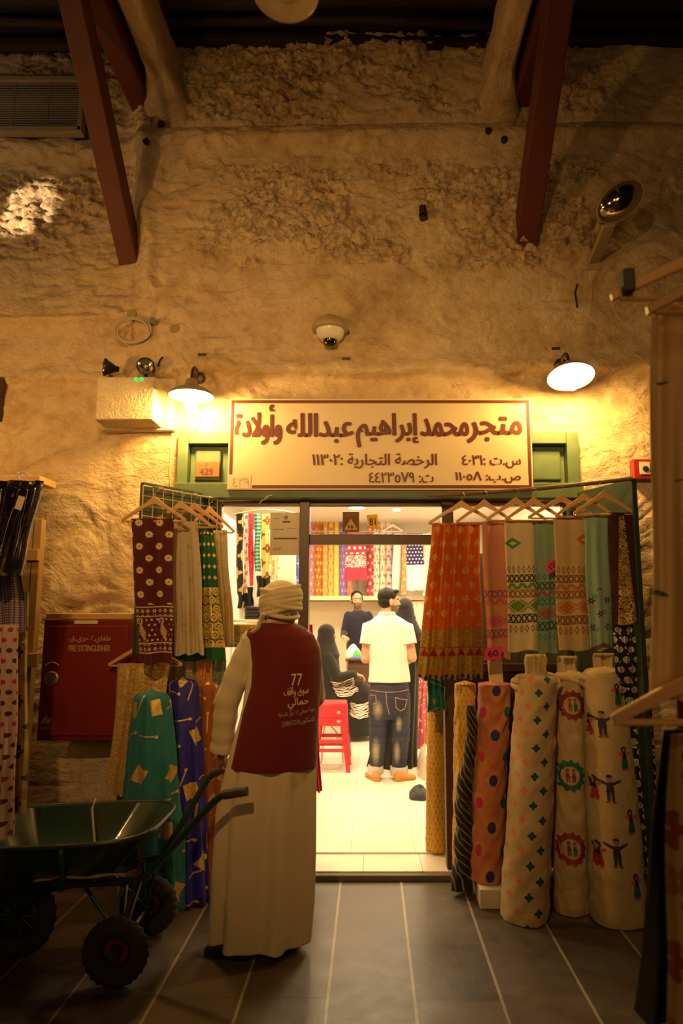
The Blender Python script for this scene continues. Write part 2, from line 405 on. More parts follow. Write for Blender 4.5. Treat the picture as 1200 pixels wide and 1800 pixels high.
def build_wall():
    x0, x1, z0, z1, st = -3.5, 3.3, -.02, 5.75, .0135
    nx = int((x1 - x0) / st); nz = int((z1 - z0) / st)
    X, Z = np.meshgrid(np.linspace(x0, x1, nx + 1), np.linspace(z0, z1, nz + 1))
    W = fbm(X * .9, Z * .9, 3, 3) * .07 + fbm(X * 3, Z * 3, 4, 5) * .030
    # trowel strokes on the plain plaster
    q = fbm(X * 1.5, Z * 1.5, 2, 31) * 5
    W += fbm(X * 4 + q * 2, Z * 17 + q * 4, 3, 8) * .030 + (np.abs(fbm(X * 6 + q, Z * 13 - q, 3, 12)) < .02) * -.003
    # rubble courses where the plaster has gone
    r1 = sstep(3.92, 4.05, Z + fbm(X * 2, Z * 2, 3, 40) * .35) * sstep(4.80, 4.68, Z + fbm(X * 2.5, Z * 2.5, 3, 41) * .2)
    r2 = sstep(5.02, 5.12, Z + fbm(X * 2, Z * 2, 3, 44) * .15) * sstep(1.9, 1.5, X)
    r1 *= np.where(X < -1.75, sstep(4.8, 4.65, Z), 1) * sstep(1.9, 1.45, X + fbm(Z * 2, X, 2, 3))
    r1 *= 1 - sstep(-1.75, -1.65, X) * sstep(-1.05, -1.3, X + fbm(Z * 3, X * 3, 3, 9) * .4)
    stone = np.clip(np.maximum(r1, r2), 0, 1)
    wx = X + fbm(X * 5, Z * 5, 3, 50) * .18; wz = Z + fbm(X * 5, Z * 5, 3, 51) * .14
    patch = sstep(.34, .58, vnoise(X * 2.6 + fbm(X * 4, Z * 4, 3, 2) * 2, Z * 4.2 + fbm(X * 5, Z * 5, 3, 4) * 2, 33)); stone = stone * (.25 + .75 * patch)
    f1, f2, cid = voro(wx * 4.6, wz * 10.5, 7); h1, h2, hid = voro(wx * 9 + 3, wz * 17, 29); pk = sstep(.4, .6, vnoise(X * 3.1, Z * 3.7, 61))
    f1 = f1 * (1 - pk) + h1 * pk; f2 = f2 * (1 - pk) + h2 * pk; cid = cid * (1 - pk) + hid * pk
    edge = sstep(0, .22, f2 - f1)
    g1, g2, gid = voro(wx * 14, wz * 22, 17)
    rub = (edge - .75) * .030 + (cid - .5) * .030 + (sstep(0, .25, g2 - g1) - .7) * .020 + fbm(X * 13, Z * 26, 4, 66) * .055 + sstep(.1, .3, fbm(X * 3, Z * 5, 3, 71)) * .02 + (cid > .8) * (fbm(X * 9, Z * 9, 2, 77)) * .05
    W += rub * stone
    pits = sstep(.62, .72, vnoise(X * 9, Z * 24, 91)) * sstep(.5, .7, vnoise(X * 1.3, Z * 1.3, 93))
    W -= pits * .022 * sstep(2.9, 3.3, Z)
    for xa, xb, zc in ((-.75, -.52, 3.98), (-.33, -.28, 4.0), (-.15, .30, 4.0)):
        W -= .06 * (np.abs(Z - zc - .02 * (vnoise(X * 14, 0 * X, 3) - .5)) < .011 + .006 * vnoise(X * 30, 0 * X, 4)) * (X > xa) * (X < xb) * (vnoise(X * 18, 0 * X, 6) > .25)
    # rounded string course, pier edge, ledge over the shop sign, ledge at the left
    lz = 4.93 + .02 * np.sin(X * 1.1) + fbm(X * 2, 0 * X, 2, 5) * .04
    W += .055 * np.exp(-((Z - lz) / .075) ** 2) - .03 * np.exp(-((Z - lz - .12) / .02) ** 2)
    pe = -1.62 + .05 * np.sin(Z * 2) + fbm(Z * 2, X * 0, 2, 6) * .1
    right = sstep(pe - .12, pe + .04, X)
    W += right * .03 - (1 - right) * .03 * sstep(2.9, 3.2, Z)
    W += .055 * np.exp(-((X - pe - .03) / .06) ** 2) * sstep(3.6, 3.9, Z)
    sz = 3.19 + fbm(X * 3, X * 0, 3, 15) * .09 + np.where(X < -1.3, -.03, 0)
    up = sstep(sz - .02, sz + .015, Z)
    W += up * (.055 * sstep(-1.9, -1.2, X) + .01) + up * .03 * np.exp(-((Z - sz - .03) / .06) ** 2)
    lz2 = 3.6 + fbm(X * 3, X * 0, 3, 19) * .06
    W += (1 - right) * (.05 * sstep(lz2 - .02, lz2 + .02, Z) * sstep(lz2 + .7, lz2, Z) + .03 * np.exp(-((Z - lz2) / .035) ** 2))
    # coursed stone low on the left
    low = sstep(1.05, .95, Z)
    bl = np.minimum(np.abs((Z / .26) % 1 - .5), 0.5 - 0 * Z)
    W += low * (-.012 * (np.abs((Z / .26) % 1 - .5) > .46) - .012 * (np.abs(((X + .3 * np.floor(Z / .26)) / .62) % 1 - .5) > .48))
    co = np.stack([X, 4.5 - W, Z], -1).reshape(-1, 3)
    idx = np.arange((nx + 1) * (nz + 1)).reshape(nz + 1, nx + 1)
    cx = (X[:-1, :-1] + X[1:, 1:]) / 2; cz = (Z[:-1, :-1] + Z[1:, 1:]) / 2
    keep = ~((cx > -1.22) & (cx < 1.33) & (cz < 2.73))
    f = np.stack([idx[:-1, :-1], idx[:-1, 1:], idx[1:, 1:], idx[1:, :-1]], -1)[keep]
    me = bpy.data.meshes.new('wall_front'); me.from_pydata(co.tolist(), [], f.tolist()); me.materials.append(PLASTER)
    a = me.attributes.new('stone', 'FLOAT', 'POINT'); a.data.foreach_set('value', (stone * np.clip(cid * .7 + .35, 0, 1)).ravel())
    me.polygons.foreach_set('use_smooth', [True] * len(me.polygons))
    o = link('wall_front', me, recenter=False); bm = bmesh.new(); bm.from_mesh(me)
    bmesh.ops.delete(bm, geom=[v for v in bm.verts if not v.link_faces], context='VERTS'); bm.to_mesh(me); bm.free()
    struct(o); return o
WALL = build_wall()
WALLT = BVHTree.FromPolygons([v.co for v in WALL.data.vertices], [tuple(p.vertices) for p in WALL.data.polygons])
def onwall(px, py):
    """point where the photo's pixel meets the facade"""
    d = ray(px, py).normalized(); h = WALLT.ray_cast(EYE, d); return h[0] if h[0] is not None else at(px, py, 4.5)
def wy(x, z):
    h = WALLT.ray_cast(Vector((x, 0, z)), Vector((0, 1, 0))); return h[0].y if h[0] is not None else 4.5
# floor of dark slate with pale joints
def slate():
    b = MB_('slate_paving'); x, y, z = b.xyz()
    u = (x + 4.158 + 0.362 * 2) / .362; k = b.floor(u); fu = b.fract(u)
    off = b.rnd(b.comb(k, 3.0)); ln = b.rnd(b.comb(k, 9.0)) * .16 + .42
    v = y / ln + off * 3.0; fv = b.fract(v); r = b.rnd(b.comb(k, b.floor(v)))
    wob = (b.noise(40, 3) - .5) * .02
    ju = b.OR((fu + wob) < .018, (fu + wob) > .982); jv = b.OR((fv + wob) < .010, (fv + wob) > .990)
    n = b.noise(7, 6, rough=.65); sp = b.noise(90, 2)
    c = b.ramp(n * .6 + r * .4, (.25, (.042, .031, .022)), (.5, (.085, .063, .044)), (.75, (.12, .09, .062)))
    c = b.mix((sp > .68) * .5, c, (.03, .028, .025))
    c = b.mix(jv * .8, c, (.055, .05, .04)); c = b.mix(ju, c, (.30, .24, .16))
    b.put('Base Color', c); b.put('Roughness', n * .35 + .30); b.put('Specular IOR Level', .5)
    b.bump(n * .6 + sp * .12 - b.OR(ju, jv) * .5, .5, .01); return b.m
g = G(); g.box((0, 1.0, -.03), (9, 7.0, .06)); fl = g.build('floor', slate(), recenter=False); struct(fl)
# ceiling of dark poles over mats
POLE = pm('smoked_mangrove_pole', (.020, .011, .006), .7, bump=.6, bscale=30)
MAT_ = pm('smoked_palm_mat', (.010, .006, .004), .9, bump=.8, bscale=60)
g = G(); g.box((0, 2.3, 5.80), (8, 5.2, .06))
for k in range(26):
    y = .05 + k * .175; rr = .045 + .012 * math.sin(k * 2.3)
    g.tube([(-3.6 + i * .9, y + .015 * math.sin(i * 1.7 + k), 5.70 + .012 * math.sin(i * 2.1 + k * 1.3)) for i in range(9)], [rr * (1 + .08 * math.sin(i * 3 + k)) for i in range(9)], 8)
struct(g.build('ceiling', POLE, smooth=True, recenter=False))
# struts, tie beams and plastered beams at the two piers
RED = pm('red_brown_painted_timber', (.115, .026, .017), .55, var=.25, scale=5, bump=.25, bscale=25)
def strut(n, x, w=.145):
    g = G(); g.bar((x, 4.56, 4.07), (x + .0, 2.55, 5.92), w, .16); o = g.build('roof_strut', RED, bevel=.008); struct(o); return o
strut(0, -1.70, .135); strut(1, 1.085, .15)
def tie(x, w): 
    g = G(); g.box((x, 3.2, 5.27), (w, 2.8, .19)); struct(g.build('tie_beam', RED, bevel=.008))
tie(-1.645, .145); tie(1.09, .13)
def plaster_beam(x, w, seed):
    rings = []
    for i in range(50):
        y = 1.8 + i * (4.56 - 1.8) / 49; fil = .30 * sstep(4.15, 4.56, y); ring = []
        for k in range(28):
            t = 2 * PI * k / 28; cx = math.copysign(abs(math.cos(t)) ** .45, math.cos(t)); cz = math.copysign(abs(math.sin(t)) ** .45, math.sin(t))
            nn = float(fbm(np.array(y * 6.), np.array(k * .9 + seed), 3, seed)) * .03
            hz = .17 * cz
            ring.append(Vector((x + (w / 2 + nn + fil * .35 * (1 if cz < 0 else .4)) * cx, y, 5.42 + hz + nn - (fil * .8 if cz < 0 else 0))))
        rings.append(ring)
    g = G().loft(rings); struct(g.build('plastered_beam', PLASTER, smooth=60))
plaster_beam(-1.46, .17, 2); plaster_beam(.915, .17, 7)
# green timber surround, sign band and panels
GREEN = pm('green_painted_timber', (.10, .155, .075), .5, var=.3, scale=14, bump=.25, bscale=50)
DKGREEN = pm('dark_green_painted_timber', (.030, .055, .035), .55, var=.25, scale=12, bump=.2)
BROWN = pm('brown_aluminium', (.075, .036, .022), .4, var=.1)
def bx(x0, x1, y0, y1, z0, z1): return ((x0 + x1) / 2, (y0 + y1) / 2, (z0 + z1) / 2), (x1 - x0, y1 - y0, z1 - z0)
def trim(n, boxes, m, bev=.004):
    g = G()
    for b_ in boxes: g.box(*bx(*b_))
    o = g.build('trim_%d' % n, m, bevel=bev); struct(o); return o
trim(1, [(-1.27, -1.20, 4.40, 4.56, 0, 2.78)], GREEN); trim(2, [(1.30, 1.38, 4.40, 4.56, 0, 2.78)], GREEN)
trim(3, [(-1.199, 1.299, 4.40, 4.56, 2.70, 2.78)], GREEN); trim(4, [(-1.27, 1.38, 4.34, 4.399, 2.325, 2.425)], GREEN)
trim(5, [(-1.199, 1.299, 4.47, 4.50, 2.426, 2.699)], GREEN)
trim(6, [(-1.165, -.99, 4.445, 4.469, 2.46, 2.665)], GREEN, .012); trim(7, [(1.075, 1.27, 4.445, 4.469, 2.46, 2.665)], GREEN, .012)
trim(8, [(-1.199, -1.0, 4.42, 4.50, .04, 2.32)], DKGREEN)
# glass and the brown shopfront frames
def glass():
    b = MB_('window_glass'); nt = b.nt; t = nt.nodes.new('ShaderNodeBsdfTransparent'); gl = nt.nodes.new('ShaderNodeBsdfGlossy'); gl.inputs['Roughness'].default_value = .03
    fr = nt.nodes.new('ShaderNodeFresnel'); fr.inputs[0].default_value = 1.45; mx = nt.nodes.new('ShaderNodeMixShader')
    nt.links.new(fr.outputs[0], mx.inputs[0]); nt.links.new(t.outputs[0], mx.inputs[1]); nt.links.new(gl.outputs[0], mx.inputs[2])
    nt.links.new(mx.outputs[0], nt.nodes['Material Output'].inputs['Surface']); return b.m
GLASS = glass()
def window(n, boxes, pane):
    g = G()
    for b_ in boxes: g.box(*bx(*b_))
    o = g.build('window_%d' % n, BROWN, bevel=.003, recenter=False); struct(o)
    p = G().box(*bx(*pane)).build('pane', GLASS, o, bevel=0); return o
window(1, [(-1.0, -.46, 4.44, 4.50, 2.29, 2.324), (-.46, -.395, 4.42, 4.52, .05, 2.324), (-1.0, -.975, 4.44, 4.50, .05, 2.29), (-.975, -.46, 4.44, 4.50, .05, .45)], (-.975, -.46, 4.468, 4.474, .45, 2.29))
window(2, [(-.395, .47, 4.44, 4.50, 2.29, 2.324), (-.395, .47, 4.44, 4.50, 2.035, 2.10)], (-.395, .47, 4.468, 4.474, 2.10, 2.29))
window(3, [(.545, 1.29, 4.44, 4.50, 2.29, 2.324), (.47, .545, 4.42, 4.52, .05, 2.324), (1.265, 1.29, 4.44, 4.50, .05, 2.29), (.545, 1.265, 4.44, 4.50, 1.22, 1.27), (.545, 1.265, 4.455, 4.485, .05, 1.22)], (.545, 1.265, 4.468, 4.474, 1.27, 2.29))
# open green door leaves left and right of the opening
def leaf(n, a, b, z0, z1):
    a = Vector((*a, 0)); b = Vector((*b, 0)); m = (a + b) / 2; d = b - a; R = Matrix.Rotation(math.atan2(d.y, d.x), 3, 'Z'); L = d.length
    g = G(); g.box((m.x, m.y, (z0 + z1) / 2), (L, .035, z1 - z0), R); o = g.build('door_%d' % n, DKGREEN, bevel=.004, recenter=False); struct(o)
    for k in range(2):
        h = (z1 - z0) / 2; c = Vector((m.x, m.y, z0 + h * (k + .5))) + R @ Vector((0, .02 if n == 2 else -.02, 0))
        G().box(c, (L * .72, .016, h * .78), R).build('door_panel', GREEN if n == 3 else DKGREEN, o, bevel=.006)
    return o
leaf(1, (-1.06, 4.40), (-1.35, 3.98), 1.36, 2.36); leaf(2, (1.34, 4.38), (1.52, 3.86), .03, 2.36)
# threshold and shop interior
CREAMT = pm('cream_floor_tile', (.80, .73, .62), .25, var=.05, scale=3)
def tilemat():
    b = MB_('shop_floor_tile'); x, y, z = b.xyz(); fx = b.fract(x / .42 + .3); fy = b.fract(y / .42)
    j = b.OR(fx < .008, fy < .008); b.put('Base Color', b.mix(j, b.mix(b.noise(4, 3), (.80, .74, .62), (.86, .80, .68)), (.5, .44, .36))); b.put('Roughness', .22); return b.m
def edgemat():
    b = MB_('threshold_tile'); x, y, z = b.xyz(); j = b.fract(x / .36 + .12) < .012
    b.put('Base Color', b.mix(j, b.mix(b.noise(5, 3), (.72, .62, .46), (.80, .70, .54)), (.25, .2, .14))); b.put('Roughness', .4); return b.m
o = G().box(*bx(-1.19, 1.29, 4.405, 4.70, .004, .045)).build('trim_9', edgemat(), bevel=.004, recenter=False); struct(o)
o = G().box(*bx(-1.27, 1.38, 4.36, 4.404, .0, .036)).build('trim_10', pm('worn_stone_kerb', (.12, .10, .075), .8, bump=.6), bevel=.006); struct(o)
o = G().box(*bx(-1.75, 1.75, 4.701, 10.7, .0, .055)).build('floor', tilemat(), recenter=False); struct(o)
WHITE = pm('white_painted_wall', (.80, .74, .64), .6, var=.03)
BEIGE = pm('beige_panel_wall', (.70, .58, .42), .5, var=.05)
for nm, b_ in (('wall_left', (-1.80, -1.75, 4.56, 10.7, 0, 3.0)), ('wall_right', (1.75, 1.80, 4.56, 10.7, 0, 3.0)), ('wall_back', (-1.8, 1.8, 10.7, 10.75, 0, 3.0)), ('ceiling', (-1.8, 1.8, 4.56, 10.75, 2.96, 3.0)),
               ('wall_entrance', (-1.75, 1.75, 4.53, 4.56, 2.33, 2.96))):
    o = G().box(*bx(*b_)).build(nm, WHITE, recenter=False); struct(o)
# ================================================================== FIXTURES ON THE FACADE
BLACKM = pm('black_enamel', (.02, .02, .02), .35)
DARKMET = pm('dark_metal', (.10, .08, .06), .45, .8)
CHROME = pm('worn_chrome', (.65, .6, .52), .22, 1.)
STEEL = pm('galvanised_steel', (.42, .38, .32), .42, .9)
ENAMEL = pm('white_enamel', (.85, .80, .70), .3)
CREAMP = pm('cream_plastic', (.66, .55, .38), .45)
WOODL = pm('pale_varnished_wood', (.62, .36, .13), .35, var=.2, scale=6, coat=.3)
WOODD = pm('dark_brown_wood', (.12, .06, .03), .5, var=.25)
WHITEP = pm('white_plastic', (.8, .76, .7), .4)
BLACKP = pm('black_plastic', (.018, .018, .02), .45)
MAROONINK = pm('maroon_paint', (.13, .022, .014), .5)
def emat(name, col, s):
    b = MB_(name); b.put('Base Color', col); b.put('Emission Color', col); b.put('Emission Strength', s); return b.m
def Rx(a): return Matrix.Rotation(a, 4, 'X')
def Ry(a): return Matrix.Rotation(a, 4, 'Y')
def Rz(a): return Matrix.Rotation(a, 4, 'Z')
def T(p): return Matrix.Translation(Vector(p))
# --- gooseneck lamps
BULBM = emat('lit_glass_globe', (1, .57, .15), BULB)
def gooseneck(label, c, tilt, wallp, R=.143):
    c = Vector(c); t = thing('gooseneck_lamp', label, 'wall lamp', wallp, 'gooseneck lamps beside the shop sign')
    M = T(c) @ Rx(tilt)
    G().lathe([(R, 0), (R + .003, .004), (R * .93, .022), (R * .70, .045), (R * .42, .062), (.045, .074), (.034, .11), (.018, .118), (.0, .118)], 48, M).build('lamp_shade', pm('dark_outside_of_shade', (.30, .24, .15), .5), t, smooth='all')
    G().lathe([(R - .003, .001), (R * .92, .017), (R * .69, .040), (R * .40, .056), (.040, .066), (.0, .066)], 48, M).build('shade_lining', ENAMEL, t, smooth='all')
    G().lathe([(.0, -.092), (.018, -.090), (.034, -.078), (.044, -.050), (.046, .0), (.040, .03), (.030, .05), (0, .052)], 24, M).build('glass_globe', BULBM, t, smooth='all')
    p = M @ Vector((0, 0, .115)); w = Vector(wallp); q = M @ Vector((0, 0, .20))
    pts = []
    for i in range(17):
        s = i / 16; a = p.lerp(q, s); b = (w + Vector((0, -.10, .02))).lerp(w, s) if False else w
        k = 1 - s
        pts.append(p * k**3 + q * 3 * k * k * s + (Vector((w.x, w.y - .10, w.z + .07))) * 3 * k * s * s + w * s**3)
    G().tube(pts, .011, 10).build('gooseneck', DARKMET, t, smooth=True)
    G().lathe([(.045, 0), (.045, .012), (.03, .022), (0, .022)], 24, T(w) @ Rx(PI / 2)).build('wall_rose', DARKMET, t, smooth=True)
    return t
wl = onwall(349, 664); gooseneck('gooseneck wall lamp left of the sign, its shade level', at(336, 697, 4.19), 0, (wl.x, wl.y, wl.z))
wr = onwall(985, 642); gooseneck('gooseneck wall lamp right of the sign, shade tipped towards the alley', at(1003, 663, 4.14), math.radians(-17), (wr.x, wr.y, wr.z), .147)
# --- sign
SY = 4.325
def signmat():
    b = MB_('cream_sign_board'); n = b.noise(2.2, 4); n2 = b.noise(70, 3)
    b.put('Base Color', b.mix(n, (.70, .55, .34), (.76, .63, .43))); b.put('Roughness', .45); b.bump(n2, .06, .002); return b.m
a = at(399, 861, SY); c = at(932, 701, SY)
sgn = thing('shop_sign', 'wide cream shop sign with maroon Arabic lettering over the shop entrance', 'sign', ((a.x + c.x) / 2, SY, a.z))
G().box(*bx(a.x, c.x, SY, SY + .03, a.z, c.z)).build('board', signmat(), sgn, bevel=.002)
g = G(); m_ = .010; w_ = .020
for b_ in ((a.x + m_, c.x - m_, c.z - m_ - w_, c.z - m_), (a.x + m_, a.x + m_ + w_, a.z + m_, c.z - m_ - w_), (c.x - m_ - w_, c.x - m_, a.z + m_, c.z - m_ - w_), (a.x + .16, c.x - m_ - w_, a.z + m_, a.z + m_ + w_)):
    g.box(*bx(b_[0], b_[1], SY - .0012, SY - .0002, b_[2], b_[3]))
g.build('painted_border', MAROONINK, sgn)
for body, x0, x1, y0, y1, bo in ((arabic('متجر'), 820, 917, 732, 779, .022), (arabic('محمد'), 738, 824, 735, 768, .024), (arabic('إبراهيم'), 625, 736, 726, 787, .019),
        (arabic('عبدالله'), 502, 622, 726, 779, .018), (arabic('وأولادة'), 411, 497, 711, 782, .026),
        ('٤٠٣١: ' + arabic('س.ت'), 812, 915, 800, 823, .006), ('١١٣٠٢: ' + arabic('الرخصة التجارية'), 548, 768, 797, 824, .0035),
        ('١١٠٥Λ :' + arabic('ص.ب'), 800, 915, 829, 849, .006), ('٤٤٢٣٥V٩ :' + arabic('ت'), 648, 762, 830, 849, .005)):
    px_letters(body, x0, x1, y0, y1, SY - .0004, bo).build('lettering', MAROONINK, sgn)
p_ = at(402, 859, SY); q_ = at(441, 834, SY)
G().box(*bx(p_.x, q_.x, SY - .0018, SY - .0004, p_.z, q_.z)).build('torn_sticker', pm('yellowed_sticker', (.66, .55, .36), .6), sgn)
px_letters('٤٢٩', 408, 437, 839, 855, SY - .002).build('sticker_digits', pm('faded_digits', (.52, .42, .27), .7), sgn)
# --- number plaque
a = at(343, 838, 4.43); c = at(386, 811, 4.43)
t = thing('number_plaque', 'small orange wooden plaque numbered 429 on the green panel', 'plaque', ((a.x + c.x) / 2, 4.44, a.z))
G().box(*bx(a.x, c.x, 4.428, 4.4445, a.z, c.z)).build('board', pm('orange_wood', (.36, .11, .03), .5, var=.15), t, bevel=.002)
g = px_letters('429', 350, 375, 823, 835, 4.4275, .02); g.add(*(lambda q: (q.v, q.f))(px_letters('1', 361.5, 364, 813.5, 820, 4.4275))); g.build('digits', pm('dark_carved_digits', (.06, .03, .02), .6), t)
# --- dome camera
c = onwall(581, 596); t = thing('dome_camera', 'beige dome security camera on the wall above the sign', 'security camera', c)
c = Vector((c.x, 4.36, c.z)); M = T(c + Vector((0, -.02, .05)))
G().lathe([(0, .085), (.05, .078), (.095, .05), (.118, .012), (.122, -.012), (.115, -.02), (0, -.02)], 36, M).build('hood', pm('beige_camera_plastic', (.42, .33, .20), .5), t, smooth=60)
G().lathe([(.095, -.02), (.09, -.05), (.07, -.078), (.048, -.088), (0, -.088)], 32, M).build('housing', ENAMEL, t, smooth=60)
G().lathe([(.048, -.086), (.046, -.11), (.03, -.128), (0, -.132)], 24, M).build('lens_bubble', pm('black_glass', (.01, .01, .012), .05, coat=1), t, smooth='all')
G().box(*bx(c.x - .05, c.x + .05, 4.36, 4.52, c.z + .02, c.z + .075)).build('wall_bracket', CREAMP, t, bevel=.01)
# --- emergency light
a = at(165, 738, 4.22); c = at(272, 661, 4.22); cx_ = (a.x + c.x) / 2; cz_ = (a.z + c.z) / 2
t = thing('emergency_light', 'plaster-coated emergency light box with two lamp heads and green indicators', 'emergency light', (cx_, 4.4, a.z))
boxm = MB_('plastered_box'); boxm.put('Base Color', boxm.mix(boxm.noise(6, 4), (.62, .50, .32), (.74, .62, .42))); boxm.put('Roughness', .8)
boxm.bump(boxm.noise(16, 4, dist=2.5), .8, .02); boxm = boxm.m
g = G(); w2 = (c.x - a.x) / 2; h2 = (c.z - a.z) / 2
g.loft([[Vector((cx_ + sx * w2 * k, y, cz_ + sz * h2 * k)) for sx, sz in ((-1, -1), (1, -1), (1, 1), (-1, 1))] for y, k in ((4.46, 1.03), (4.24, 1.0), (4.225, .97))])
g.build('box', boxm, t, bevel=.006)
G().box(*bx(cx_ - w2 - .03, cx_ + w2 + .08, 4.40, 4.50, a.z - .02, c.z + .05)).build('wall_plate', boxm, t, bevel=.01)
for (px, py, yaw) in ((188, 646, -62), (256, 645, 12)):
    p = at(px, py, 4.32); M = T(p) @ Rz(math.radians(yaw)) @ Rx(PI / 2)     # local +Z points to the viewer
    h = G().lathe([(0, -.075), (.018, -.075), (.022, -.05), (.03, -.04), (.05, .0), (.058, .006), (.058, .02), (.052, .022), (.05, .016)], 28, M).build('lamp_head', BLACKP, t, smooth=50)
    G().lathe([(.05, .016), (.038, .004), (.02, -.012), (.006, -.016), (0, -.016)], 28, M).build('reflector', CHROME, h, smooth='all')
    G().lathe([(.007, -.014), (.007, .006), (0, .01)], 10, M).build('bulb', pm('clear_bulb', (.8, .75, .6), .1), h, smooth='all')
    G().tube([M @ Vector((0, -.045, -.03)), Vector((p.x, p.y + .02, c.z - .005))], .014, 10).build('swivel', BLACKP, t, smooth=True)
for px in (239, 249):
    p = at(px, 666, 4.222); G().ell(p, (.011, .011, .011)).build('indicator', emat('green_indicator', (.0, .8, .09), 2.2), t, smooth='all')
# --- cable coil, caps, hooks, stubs, tags
p = onwall(243, 585); t = thing('cable_coil', 'loose coil of pale cable hanging above the emergency light', 'cable', p)
pts = []
for i in range(120):
    a_ = i / 119 * 2 * PI * 3.1; r_ = .105 + .012 * math.sin(a_ * .7 + 1)
    pts.append((p.x - .02 + r_ * 1.05 * math.cos(a_), p.y - .035 - .006 * i / 40, p.z + r_ * .82 * math.sin(a_)))
pts += [(p.x + .12, p.y - .02, p.z + .05), (p.x + .15, p.y + .03, p.z + .04)]
G().tube(pts, .0065, 8).build('coil', pm('pale_cable', (.55, .46, .32), .5), t, smooth=True)
q = onwall(272, 568); G().tube([(q.x, q.y - .05, q.z), (q.x, q.y + .03, q.z)], .022, 14).build('pipe_stub', STEEL, t, smooth=True)
def cap(px, py, r, label, nm='blanking_plate', m=None):
    p = onwall(px, py); o = G().lathe([(0, .012), (r * .9, .012), (r, .004), (r, -.04), (0, -.04)], 24, T(p) @ Rx(PI / 2)).build(nm, m or pm('ochre_painted_plate', (.36, .27, .11), .6), smooth=40)
    return tag(o, label, 'wall cap')
cap(232, 553, .034, 'round ochre plate on the wall just above the cable coil'); cap(307, 578, .032, 'round ochre plate on the wall up and left of the left lamp')
for px, py, lb in ((283, 219, 'dark round cap on the wall below the left tie beam, upper of two'), (257, 249, 'dark round cap on the wall below the left tie beam, lower of two'),
                   (858, 230, 'dark round cap by the right plastered beam, upper left of two'), (886, 245, 'dark round cap by the right plastered beam, lower right of two')):
    cap(px, py, .024, lb, 'conduit_cap', DARKMET)
p = onwall(741, 384); t = thing('pipe_stub', 'short dark pipe stub projecting from the rubble high on the wall', 'pipe', p)
G().tube([(p.x, p.y - .09, p.z - .03), (p.x, p.y - .09, p.z + .03)], .026, 16, cap=False).build('open_end', DARKMET, t, smooth=True)
G().tube([(p.x, p.y - .085, p.z), (p.x + .01, p.y + .05, p.z)], .024, 16).build('pipe', DARKMET, t, smooth=True)
for px, py, lb in ((355, 624, 'small metal tag on the wall above the left gooseneck lamp'), (608, 631, 'small metal tag on the wall under the dome camera'), (976, 613, 'small metal tag on the wall above the right gooseneck lamp')):
    p = onwall(px, py); tag(G().box((p.x, p.y - .004, p.z), (.055, .012, .018)).build('wall_tag', DARKMET, bevel=.002), lb, 'tag')
def wire(pts, label, m, r=.005):
    q = [onwall(*p) for p in pts]
    return tag(G().tube([(v.x, v.y - r * .8, v.z) for v in q], r, 7).build('wall_cable', m, smooth=True), label, 'cable')
CABLE = pm('painted_cable', (.50, .38, .20), .6)
wire([(318, 626), (322, 632), (330, 640), (338, 650), (344, 658)], 'thin cable running down to the left gooseneck lamp', CABLE)
wire([(287, 700), (297, 720), (300, 745), (302, 770), (300, 800), (298, 830), (300, 858)], 'long thin cable down the wall left of the green frame', CABLE)
wire([(358, 708), (354, 728), (350, 745), (340, 762)], 'short drooping wire under the left gooseneck lamp', CABLE, .004)
wire([(286, 628), (281, 634), (278, 645)], 'stub of black cable beside the emergency light', BLACKP, .006)
wire([(1014, 500), (1010, 515), (1014, 542)], 'bit of dark cable on the wall under the floodlight', BLACKP, .006)
wire([(1038, 470), (1040, 510), (1036, 555)], 'thin vertical cable on the wall below the floodlight arm', CABLE, .005)
# --- oval floodlight on a wide flat arm
p0 = onwall(1042, 462); t = thing('oval_floodlight', 'unlit oval chrome floodlight on a flat arm high on the right', 'floodlight', p0)
hd = at(1089, 354, 3.98); aim = (Vector((-.25, -.35, -1))).normalized()
zax = (EYE - hd).normalized(); zax = (zax + Vector((.25, 0, -.10))).normalized(); up = (hd - at(1052, 430, 4.1)).normalized()
M = facing(hd, zax.cross(up) * -1, zax)
def oval(r, z, sx=.155, sy=.105): return [M @ Matrix.Rotation(math.radians(62), 4, 'Z') @ Vector((r * sx * math.cos(q * 2 * PI / 40), r * sy * math.sin(q * 2 * PI / 40), z)) for q in range(40)]
G().loft([oval(.3, -.15), oval(.75, -.13), oval(.95, -.07), oval(1.0, 0), oval(1.03, .012), oval(1.0, .018), oval(.95, .012)], cap=True).build('housing', pm('cream_cast_housing', (.40, .31, .18), .5), t, smooth=40)
G().loft([oval(.95, .016), oval(.88, -.03), oval(.66, -.085), oval(.3, -.105), oval(.02, -.108)], cap=True).build('reflector', pm('mirror_reflector', (.55, .48, .38), .12, 1.), t, smooth='all')
MM = M @ Matrix.Rotation(math.radians(62), 4, 'Z')
for sy in (-.03, .03): G().tube([MM @ Vector((-.09, sy, -.05)), MM @ Vector((.08, sy, -.05))], .007, 8).build('lamp_tube', pm('glass_tube', (.8, .74, .6), .1), t, smooth=True)
G().box((0, 0, 0), (.035, .03, .02)).build('lamp_holder', CREAMP, t).matrix_local = MM @ T((-.115, 0, -.03))
g = G(); q0 = Vector((p0.x, p0.y - .01, p0.z)); q1 = at(1070, 395, 4.05)
g.bar(q0, q1, .085, .028, up=(0, -1, .3)); g.build('arm', pm('cream_cast_housing', (.40, .31, .18), .5), t, bevel=.006)
g = G().box((q0.x, q0.y + .03, q0.z - .02), (.11, .07, .07)); g.build('wall_plate', pm('cream_cast_housing', (.40, .31, .18), .5), t, bevel=.006)
